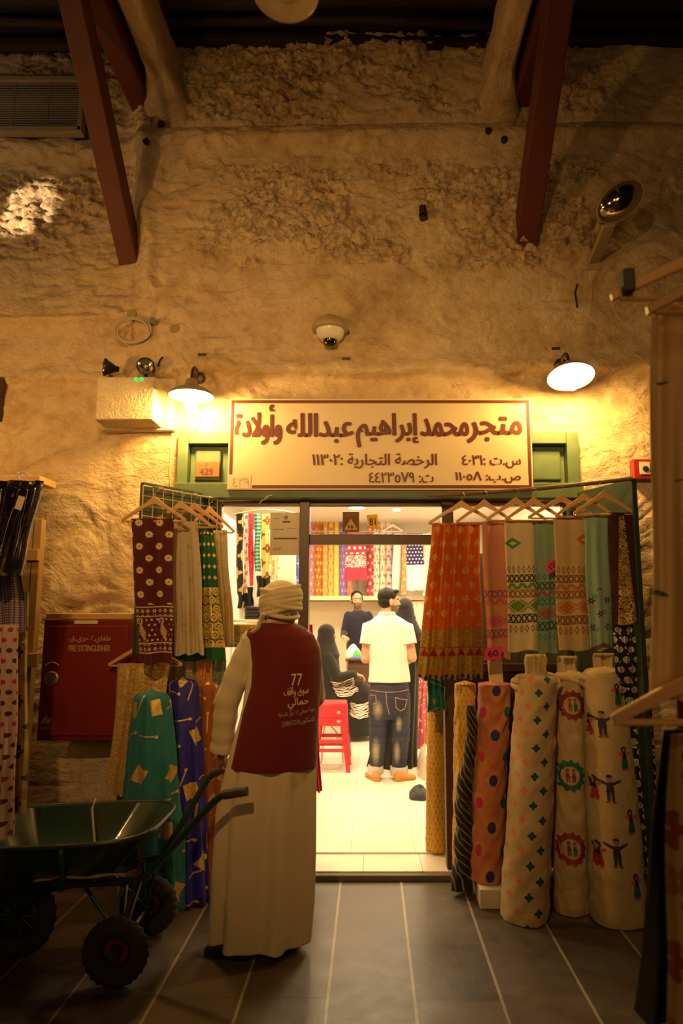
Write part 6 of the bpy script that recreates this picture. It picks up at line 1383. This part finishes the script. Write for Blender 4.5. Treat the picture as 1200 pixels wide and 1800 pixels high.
for dy in (-.09, .09): limb(g, [HIP + Vector((0, dy, 0)), KN + Vector((0, dy, 0)), FT + Vector((0, dy, 0))], [.085, .06, .045])
EL = at(592, 1192, SY_ - .20); WL = at(626, 1186, SY_ - .15); limb(g, [SH + Vector((0, -.13, -.02)), EL, WL], [.055, .045, .028]); hand_prims(g, WL, (1, .2, -.2), (0, 0, -1), (0, 1, 0), .5, .9)
skinobj('body', g, [SKIN3, LIPM, EYEW, IRIS, HAIRM], sw, .0055, face_paint(hc, HR, 1, False))
g = G()
g.loft([[c + Vector((rx * math.cos(q), ry * math.sin(q), 0)) for q in [2 * PI * k / 48 for k in range(48)]] for c, rx, ry in ((at(577, 1143, SY_), .10, .13), (at(576, 1152, SY_), .135, .19), (at(575, 1180, SY_), .16, .20), (at(577, 1210, SY_), .19, .22), (at(580, 1240, SY_), .20, .23), (at(582, 1252, SY_), .16, .20))])
g.tube([HIP + Vector((-.02, 0, .02)), HIP.lerp(KN, .5) + Vector((0, 0, .02)), KN + Vector((.02, 0, 0))], [.19, .175, .15], 32); g.ell(KN + Vector((.02, 0, 0)), (.13, .19, .13), 24, 14)
rg = []
for i in range(14):
    s = i / 13; c = KN.lerp(Vector((at(628, 1292, SY_).x, SY_, at(628, 1290, SY_).z)), s); rg.append([c + Vector(((.13 + .07 * s + .012 * s * math.sin(7 * q)) * math.cos(q), (.18 + .06 * s) * math.sin(q), 0)) for q in [2 * PI * k / 48 for k in range(48)]])
g.loft(rg); limb(g, [SH + Vector((0, -.13, -.03)), EL, EL.lerp(WL, .8)], [.085, .085, .065], 24)
ROB = skinobj('robe', g, ABAYA, sw, .008, None, 3)
hijab(sw, hc, HR, 1.0, SH)
TAS = pm('silver_tassel', (.72, .58, .46), .35, .4)
bvh = BVHTree.FromPolygons([v.co for v in ROB.data.vertices], [tuple(p.vertices) for p in ROB.data.polygons]); rnd = random.Random(4)
for x0, x1, y0, y1, n in ((582, 620, 1196, 1222, 11), (616, 648, 1234, 1260, 11)):
    gg = G()
    for k in range(n):
        ya = y0 + (y1 - y0) * k / n + (3 if x0 < 600 else 0); hit = []
        for j in range(9):
            px = x0 + (x1 - x0) * j / 8 + rnd.uniform(-2, 2) + (k * .9 if x0 < 600 else 0); py = ya + 5 * math.sin(j / 8 * PI) - (8 * j / 8 if x0 < 600 else 0) + rnd.uniform(-.8, .8)
            h = bvh.ray_cast(EYE, ray(px, py).normalized())
            if h[0] is not None and h[0].y < SY_ + .1: hit.append(h[0] - Vector((0, .008, 0)))
        if len(hit) > 3: gg.tube(hit, .005, 5)
    if gg.v: o = gg.build('tassel_trim', TAS, sw); o['kind'] = 'stuff'
# her folding chair
t = thing('folding_chair', 'folding chair with a blue padded back under the seated person', 'chair', (at(577, 1250, SY_).x, SY_, FL))
x = at(577, 1236, SY_).x; zs_ = at(580, 1247, SY_).z; TB = pm('pale_steel_tube', (.75, .70, .62), .3, .6)
G().box((x + .0, SY_, zs_ - .015), (.40, .42, .03)).build('seat', pm('brown_vinyl_seat', (.34, .13, .05), .5), t, bevel=.01)
G().box((x - .235, SY_, at(565, 1186, SY_).z), (.03, .38, .20), Matrix.Rotation(-.12, 3, 'Y')).build('backrest', pm('blue_vinyl', (.06, .10, .38), .4), t, bevel=.012)
for dy in (-.2, .2):
    G().tube([(x - .25, SY_ + dy, at(565, 1172, SY_).z), (x - .19, SY_ + dy, zs_), (x + .12, SY_ + dy, FL + .01)], .011, 10).build('leg', TB, t, smooth=True); G().tube([(x + .16, SY_ + dy, zs_ - .03), (x - .18, SY_ + dy, FL + .01)], .011, 10).build('leg', TB, t, smooth=True)
G().tube([(x - .10, SY_ - .2, FL + .13), (x - .10, SY_ + .2, FL + .13)], .008, 8).build('stretcher', TB, t, smooth=True)
tag(G().lathe([(0, 0), (.15, 0), (.16, .02), (.15, .05), (0, .055)], 32, T((at(585, 1232, 7.45).x, 7.45, .60))).build('round_seat_cushion', pm('terracotta_vinyl', (.50, .18, .07), .45), smooth=50), 'round terracotta cushion top of a stool behind the red stools', 'cushion')
t = thing('round_stool', 'round metal stool under the terracotta cushion behind the red stools', 'stool', (at(585, 1232, 7.45).x, 7.45, FL)); cx_ = at(585, 1232, 7.45).x
G().lathe([(0, .575), (.14, .575), (.14, .598), (0, .598)], 28, T((cx_, 7.45, 0))).build('top', TB, t)
for k in range(4): q = PI / 4 + k * PI / 2; G().tube([(cx_ + .11 * math.cos(q), 7.45 + .11 * math.sin(q), .575), (cx_ + .16 * math.cos(q), 7.45 + .16 * math.sin(q), FL + .002)], .010, 8).build('leg', TB, t, smooth=True)
# standing woman behind the customer
WY = 7.2; st = thing('person', 'person in a long black robe and headscarf standing close behind the customer in white', 'person', (at(695, 1360, WY).x, WY, FL))
g = G(); hc = at(712, 1073, WY); hc.y = WY; HR = Matrix.Rotation(math.radians(165), 3, 'Z'); head_prims(g, hc, HR, .96)
limb(g, [hc + Vector((0, 0, -.06)), at(710, 1100, WY)], [.05, .06]); limb(g, [at(708, 1110, WY), at(700, 1210, WY)], [.12, .13])
for dx in (-14, 16): limb(g, [at(698 + dx * .6, 1215, WY), at(696 + dx, 1290, WY), at(694 + dx, 1350, WY)], [.085, .06, .042])
for dx in (-1, 1): limb(g, [at(708, 1108, WY), at(708 + 26 * dx, 1112, WY), at(706 + 30 * dx, 1160, WY), at(704 + 18 * dx, 1175, WY + .2)], [.07, .055, .045, .03]); hand_prims(g, at(704 + 18 * dx, 1175, WY + .2), (0, 1, .1), (0, 0, -1), (-dx, 0, 0), .5, .9)
skinobj('body', g, [SKIN3, LIPM, EYEW, IRIS, HAIRM], st, .0055, face_paint(hc, HR, .96, False))
g = G(); g.loft(rings_px(dense([(1098, 697, 722, .09, 0), (1106, 684, 731, .12, 0), (1120, 681, 735, .13, 0), (1170, 678, 735, .14, 0), (1230, 668, 734, .15, 0), (1290, 658, 732, .16, 0), (1330, 650, 731, .165, 0), (1352, 644, 733, .17, 0)], 5), WY, 80, 8, .014, 1))
for dx in (-1, 1): limb(g, [at(708 + 22 * dx, 1114, WY), at(706 + 26 * dx, 1160, WY), at(704 + 18 * dx, 1172, WY + .16)], [.075, .075, .07], 20)
skinobj('robe', g, ABAYA, st, .008, None, 2); hijab(st, hc, HR, .96, None)
# ================================================================== WHEELBARROW
BG_ = pm('dark_green_barrow_paint', (.012, .040, .024), .32, var=.3, scale=7, coat=.4); RUB = pm('black_rubber', (.022, .020, .018), .85, bump=.4, bscale=60); RIMR = pm('dark_red_rim', (.16, .018, .014), .45)
wb = thing('wheelbarrow', 'dark green wheelbarrow with rubber wheels standing at the porter\'s left', 'wheelbarrow', (-1.5, 3.46, 0))
def rr_(x0, x1, y0, y1, z, e=.35, n=56, tilt=0): 
    cx, cy, hx, hy = (x0 + x1) / 2, (y0 + y1) / 2, (x1 - x0) / 2, (y1 - y0) / 2
    return [Vector((cx + hx * math.copysign(abs(math.cos(q)) ** e, math.cos(q)), cy + hy * math.copysign(abs(math.sin(q)) ** e, math.sin(q)), z + tilt * (hx * math.copysign(abs(math.cos(q)) ** e, math.cos(q))))) for q in [2 * PI * (k + .5) / n for k in range(n)]]
XR, XL = -.975, -1.98; TL = .045; YN, YF = 3.08, 3.77; TS = ((XL + XR) / 2)
def tr(dx0, dx1, dy0, dy1, z, e=.5): return rr_(XL + dx0, XR - dx1, YN + dy0, YF - dy1, z, e, tilt=TL)
G().loft([tr(.24, .26, .15, .15, .385), tr(.20, .19, .115, .115, .405), tr(.03, .02, .015, .015, .588), tr(0, 0, 0, 0, .598), tr(0, 0, 0, 0, .606), tr(.03, .03, .025, .025, .602), tr(.21, .20, .125, .125, .413), tr(.25, .27, .16, .16, .393)]).build('tray', BG_, wb, smooth=50)
G().tube(rr_(XL, XR, YN, YF, .602, .5, n=96, tilt=TL), .011, 10, closed=True).build('rim', pm('worn_dark_rim', (.06, .075, .055), .35, .5, var=.5, scale=25), wb, smooth='all')
def handle(pts, nm='handle'):
    o = G().tube(pts, .017, 14).build(nm, BG_, wb, smooth=True)
    d = (Vector(pts[-1]) - Vector(pts[-2])).normalized(); e = Vector(pts[-1]); G().tube([e - d * .11, e - d * .10, e + d * .006], [.019, .0215, .0205], 14).build('grip', pm('worn_black_grip', (.05, .046, .04), .4, var=.5, scale=30), o, smooth=True)
hp = at(380, 1404, 3.26); he = at(432, 1391, 3.24); m0 = Vector((-1.03, 3.33, .395))
handle([(-1.66, 3.40, .20), (-1.52, 3.39, .32), (-1.35, 3.36, .36), (-1.14, 3.34, .375), tuple(m0), tuple(hp.lerp(m0, .06)), tuple(hp + Vector((.02, 0, .012))), tuple(hp.lerp(he, .35) + Vector((0, 0, .008))), tuple(he)])
hp = at(366, 1368, 3.65); he = at(406, 1348, 3.66)
handle([(-1.66, 3.50, .20), (-1.52, 3.53, .32), (-1.35, 3.58, .36), (-1.14, 3.60, .375), (-1.03, 3.61, .395), tuple(hp), tuple(hp.lerp(he, .4) + Vector((0, 0, .012))), tuple(he)])
def wheel(c, R, w, yaw=0, nm='wheel', front=False):
    c = Vector(c); M = T(c) @ Rz(yaw) @ Rx(PI / 2); seg = 96; prof = []; r = w / 2
    for k in range(20): q = 2 * PI * k / 20; prof.append((R - r + r * math.cos(q), r * math.sin(q) * 1.0))
    rings = []
    for s in range(seg):
        a = 2 * PI * s / seg; ring = []
        for k, (pr, pz) in enumerate(prof):
            q = 2 * PI * k / 20; kn = .006 if (math.cos(q) > .35 and (s // 2 + (1 if pz > 0 else 0)) % 2) else 0
            ring.append(M @ Vector(((pr + kn) * math.cos(a), (pr + kn) * math.sin(a), pz)))
        rings.append(ring)
    rings.append(rings[0]); wh = G().loft(rings, cap=False).build('wheel', RUB, wb, smooth=35)
    ri = R - w * .92
    G().lathe([(ri + .012, -r * .6), (ri + .008, -r * .75), (ri - .006, -r * .6), (ri * .75, -r * .25), (ri * .45, -r * .3), (ri * .42, -r * .8), (0, -r * .8)][::-1] + [(ri + .012, r * .6)], 36, M).build('rim', RIMR if not front else BG_, wh, smooth=45)
    G().lathe([(0, r * .95), (.022, r * .95), (.026, r * .7), (.026, -r * .7), (.022, -r * .95), (0, -r * .95)], 20, M).build('hub', DARKMET, wh, smooth=45)
    if front:
        for k in range(10): a = 2 * PI * k / 10; G().tube([M @ Vector((.02 * math.cos(a), .02 * math.sin(a), .012 * (-1) ** k)), M @ Vector((ri * math.cos(a), ri * math.sin(a), 0))], .004, 6).build('spoke', DARKMET, wh)
wheel((-1.10, 3.20, .142), .138, .080); wheel((-1.11, 3.68, .142), .138, .080); wheel((-1.66, 3.45, .185), .180, .080, front=True)
G().tube([(-1.10, 3.17, .142), (-1.11, 3.72, .142)], .012, 10).build('axle', DARKMET, wb, smooth=True)
for y, s in ((3.27, 3.36), (3.61, 3.58)):
    for x0 in (-1.05, -1.12, -1.34): G().tube([(x0, s, .385), (-1.10, y, .155)], .009, 8).build('strut', BG_, wb, smooth=True)
G().tube([(-1.66, 3.38, .185), (-1.66, 3.54, .185)], .012, 10).build('axle', DARKMET, wb, smooth=True)
g = G(); pts = [at(60 + 16 * k, 1540 - 3 * math.sin(k * .9) + (8 if k < 3 else 0), 3.18) for k in range(11)]; g.tube(pts, [.012 + .004 * math.sin(k * 2) for k in range(11)], 8, True, .5); g.build('straw_rope', pm('pale_straw_rope', (.35, .27, .13), .9, var=.4, scale=40), wb, smooth=True)
g = G(); g.tube([(at(108, 1480, 3.08).x, 3.09, .612), (at(108, 1500, 3.07).x, 3.066, .585), (at(106, 1530, 3.12).x, 3.16, .44), (at(103, 1545, 3.2).x, 3.23, .375)], .010, 8, True, .4); g.build('green_strap', pm('green_strap', (.02, .09, .05), .7), wb, smooth=True)
g = G(); g.tube([(at(166, 1414, 3.77).x, 3.78, .622), (at(160, 1430, 3.72).x, 3.73, .585), (at(153, 1475, 3.5).x, 3.61, .43)], .006, 8); g.build('cord', pm('pale_cord', (.5, .38, .2), .8), wb, smooth=True)
g = G(); g.tube([(-.985, 3.22, .632), (-.99, 3.20, .59), (-1.03, 3.24, .48), (-1.06, 3.30, .40), (-1.09, 3.30, .28), (-1.10, 3.27, .17)], [.006, .006, .007, .010, .012, .010], 8); g.build('rope_binding', pm('brown_red_rope', (.06, .022, .014), .9, var=.4, scale=60), wb, smooth=True)
p = Vector((at(75, 1478, 3.42).x, 3.42, .425)); tag(G().prism([(-.08, -.05), (.07, -.06), (.10, .03), (.0, .075), (-.07, .04)], T(p) @ Rx(.35) , .01).build('cardboard_scrap', pm('brown_cardboard', (.30, .15, .06), .8), bevel=.001), 'torn scrap of brown cardboard lying in the wheelbarrow tray', 'cardboard')
# ================================================================== LEFT EDGE: garments of the next stall
def f_pvc(b, u, v): return b.mix(b.noise(9, 4, b.comb(u, v), dist=1.), (.012, .011, .012), (.05, .02, .02))
b = MB_('black_patent_in_film'); n = b.noise(13, 4, dist=1.5, rough=.7); b.put('Base Color', b.mix(b.noise(25, 3), (.012, .011, .013), (.07, .03, .02))); b.put('Roughness', .2); b.put('Coat Weight', 1.0); b.put('Coat IOR', 1.9); b.put('Coat Roughness', .05); b.bump(n * 1.4 + abs(b.noise(26, 3, dist=1.) - .5) * 2.2, 1., .09); PVC = b.m
t = thing('plastic_wrapped_jacket', 'glossy black jacket in clear film on a white hanger at the left edge', 'jacket', at(20, 1000, 3.05))
cloth('jacket_body', None, None, (-50, 78), (-60, 38), 846, 1012, 3.05, PVC, parent=t, folds=3, amp=.022, seed=3, th=.10)
G().tube([at(40 + 8 * math.cos(q), 838 + 8 * math.sin(q), 3.05) for q in [PI * 1.9 - k * PI * 1.7 / 14 for k in range(15)]] + [at(46, 850, 3.05)], .006, 8).build('hanger_hook', WHITEP, t, smooth=True)
G().tube([at(-30, 862, 3.05), at(20, 850, 3.05), at(45, 848, 3.05), at(72, 856, 3.05)], .012, 10).build('hanger_arm', WHITEP, t, smooth=True)
a = at(28, 896, 2.985); c = at(42, 872, 2.985); o = G().box((a + c) / 2, (c.x - a.x, .003, c.z - a.z), Matrix.Rotation(.25, 3, 'Y')).build('paper_label', pm('pale_paper', (.7, .6, .4), .7), t)
LGR = 'garments hanging at the left edge'
def f_check(b, u, v):
    k = b.OR(b.fract(u / .012) > .55, b.fract(v / .012) > .55); c = b.mix(k, (.45, .32, .28), (.10, .07, .16)); n = b.noise(5, 2, b.comb(u, v), dist=1.5)
    return b.mix(n > .56, c, b.mix(b.noise(12, 2) > .5, (.03, .10, .16), (.16, .02, .07)))
cloth('patterned_blouse', 'checked blouse with blue and violet patches below the glossy jacket', 'blouse', (-30, 34), (-30, 44), 962, 1112, 3.24, fab('checked_patchwork', f_check), LGR, folds=2, amp=.02, seed=1)
cloth('dotted_dress', 'pale pink dress with red and brown dots at the left edge', 'dress', (-40, 36), (-45, 24), 1098, 1470, 3.14, fab('pink_dotted_cotton', lambda b, u, v: (lambda x, y, i, r: b.mix(b.rad(x, y) < .011, (.66, .46, .36), b.mix(b.rnd(b.comb(i, r)) > .5, (.50, .05, .08), (.10, .03, .05))))(*b.cell(u, v, .042, .046, .5))), LGR, folds=3, amp=.02, seed=2)
cloth('printed_cloth', 'cream cloth with black prints hanging behind the dotted dress', 'cloth', (16, 50), (14, 48), 1040, 1428, 3.34, fab('cream_black_print', floral((.42, .32, .12), [(.04, .04, .04), (.25, .2, .05)], .03, 4, .10)), LGR, folds=2, amp=.014, seed=4)
PINE = pm('pale_pine', (.42, .25, .09), .55, var=.2, scale=5)
t = thing('stall_frame', 'pale wooden frame posts of the next stall standing at the left wall', 'stall frame', (at(56, 1420, 4.2).x, 4.25, 0))
for px, w in ((52, .05), (67, .045)):
    x = at(px, 1100, 4.2).x; G().box(*bx(x - w / 2, x + w / 2, 4.11, 4.17, .0, at(px, 915, 4.2).z)).build('post', PINE, t, bevel=.004)
for py in (975, 985): G().box((at(60, py, 4.2).x, 4.095, at(60, 978, 4.2).z), (.16, .03, .07)).build('hinge_block', PINE, t, bevel=.004); break
G().box((at(60, 1160, 4.2).x, 4.095, at(60, 1158, 4.2).z), (.15, .03, .08)).build('hinge_block', PINE, t, bevel=.004)
a = at(-60, 850, 4.2); c = at(76, 838, 4.2); tag(G().box(*bx(a.x, c.x, 4.16, 4.38, a.z, c.z)).build('wooden_board', WOODL, bevel=.004), 'horizontal yellow wooden board on the wall behind the glossy jacket', 'board')
p = onwall(3, 705); tag(G().box((p.x - .02, p.y - .03, p.z), (.07, .08, .30)).build('dark_bracket', WOODD, bevel=.006), 'dark wooden bracket on the wall at the left edge', 'bracket')
# ================================================================== RIGHT FOREGROUND: a rack close to the camera
FG = 'hangers of the rack close by at the right edge'
p = at(1282, 418, 1.22); t = hanger('blurred wooden hanger with a black clip, top right foreground', p,   .235, .112, 1.22, 0, FG, th=.016)
q = at(1102, 497, 1.21); G().box(q, (.022, .03, .046)).build('clip', BLACKP, t, bevel=.004)
p = at(1330, 440, 1.14); hanger('blurred wooden hanger just in front, its arm crossing the right frame edge', p, .205, .105, 1.14, 0, FG, th=.016)
p = at(1290, 1150, 1.18); hanger('blurred wooden hanger low in the right foreground over the black garment', p, .215, .10, 1.18, 0, FG, th=.016)
def f_beige(b, u, v):
    c = b.mix(b.noise(5, 3), (.70, .46, .19), (.78, .54, .25)); m = (b.noise(6, 1, b.comb(u * 1.0, v * 1.4)) > .60) * (b.fract(v / .05) < .25); return b.mix(m, c, (.10, .12, .07))
cloth('beige_garment', 'long beige garment hanging in the right foreground', 'garment', (1144, 1240), (1137, 1250), 536, 1226, 1.26, fab('beige_printed_cloth', f_beige), None, folds=2.5, amp=.012, seed=3, th=.03)
cloth('dark_garment', 'dark green and red garment behind the beige one at the right edge', 'garment', (1178, 1260), (1188, 1260), 560, 1290, 1.36, fab('dark_green_red', lambda b, u, v: b.mix(b.band(v, .10, .17) , b.mix(v > .38, (.012, .022, .014), (.10, .01, .015)), (.30, .02, .04))), None, folds=2, amp=.01, seed=6, th=.03)
cloth('black_garment', 'black garment hanging low in the right foreground', 'garment', (1160, 1290), (1118, 1300), 1282, 1790, 1.34, fab('matt_black_cloth', plain((.010, .009, .009))), None, folds=3, amp=.016, seed=2, th=.04)
cloth('patterned_garment', 'cream and dark red patterned garment at the bottom right edge', 'garment', (1178, 1300), (1170, 1300), 1290, 1900, 1.10, fab('cream_red_pattern', floral((.34, .22, .09), [(.20, .03, .02), (.24, .10, .03)], .03, 5, .08)), None, folds=3, amp=.008, seed=9, th=.02)

hk = at(1282, 418, 1.22); hk2 = at(1290, 1150, 1.18); zr1 = hk.z + .078; zr2 = hk2.z + .078; xr = hk.x + .003
t = thing('garment_rack', 'steel garment rack carrying the close hangers just past the right frame edge', 'garment rack', (xr, .9, 0))
G().tube([(xr, .80, zr1), (xr, 1.27, zr1)], .008, 10).build('rail', STEEL, t, smooth=True)
G().tube([(hk2.x, .80, zr2), (hk2.x, 1.27, zr2)], .008, 10).build('rail', STEEL, t, smooth=True)
G().tube([(xr + .02, .80, 0), (xr + .02, .80, zr1 + .02)], .016, 12).build('post', STEEL, t, smooth=True)
G().tube([(xr + .02, .80, zr2), (hk2.x, .80, zr2)], .008, 8).build('bracket', STEEL, t, smooth=True)
G().box((xr + .02, .80, .012), (.40, .30, .024)).build('base', DARKMET, t, bevel=.004)
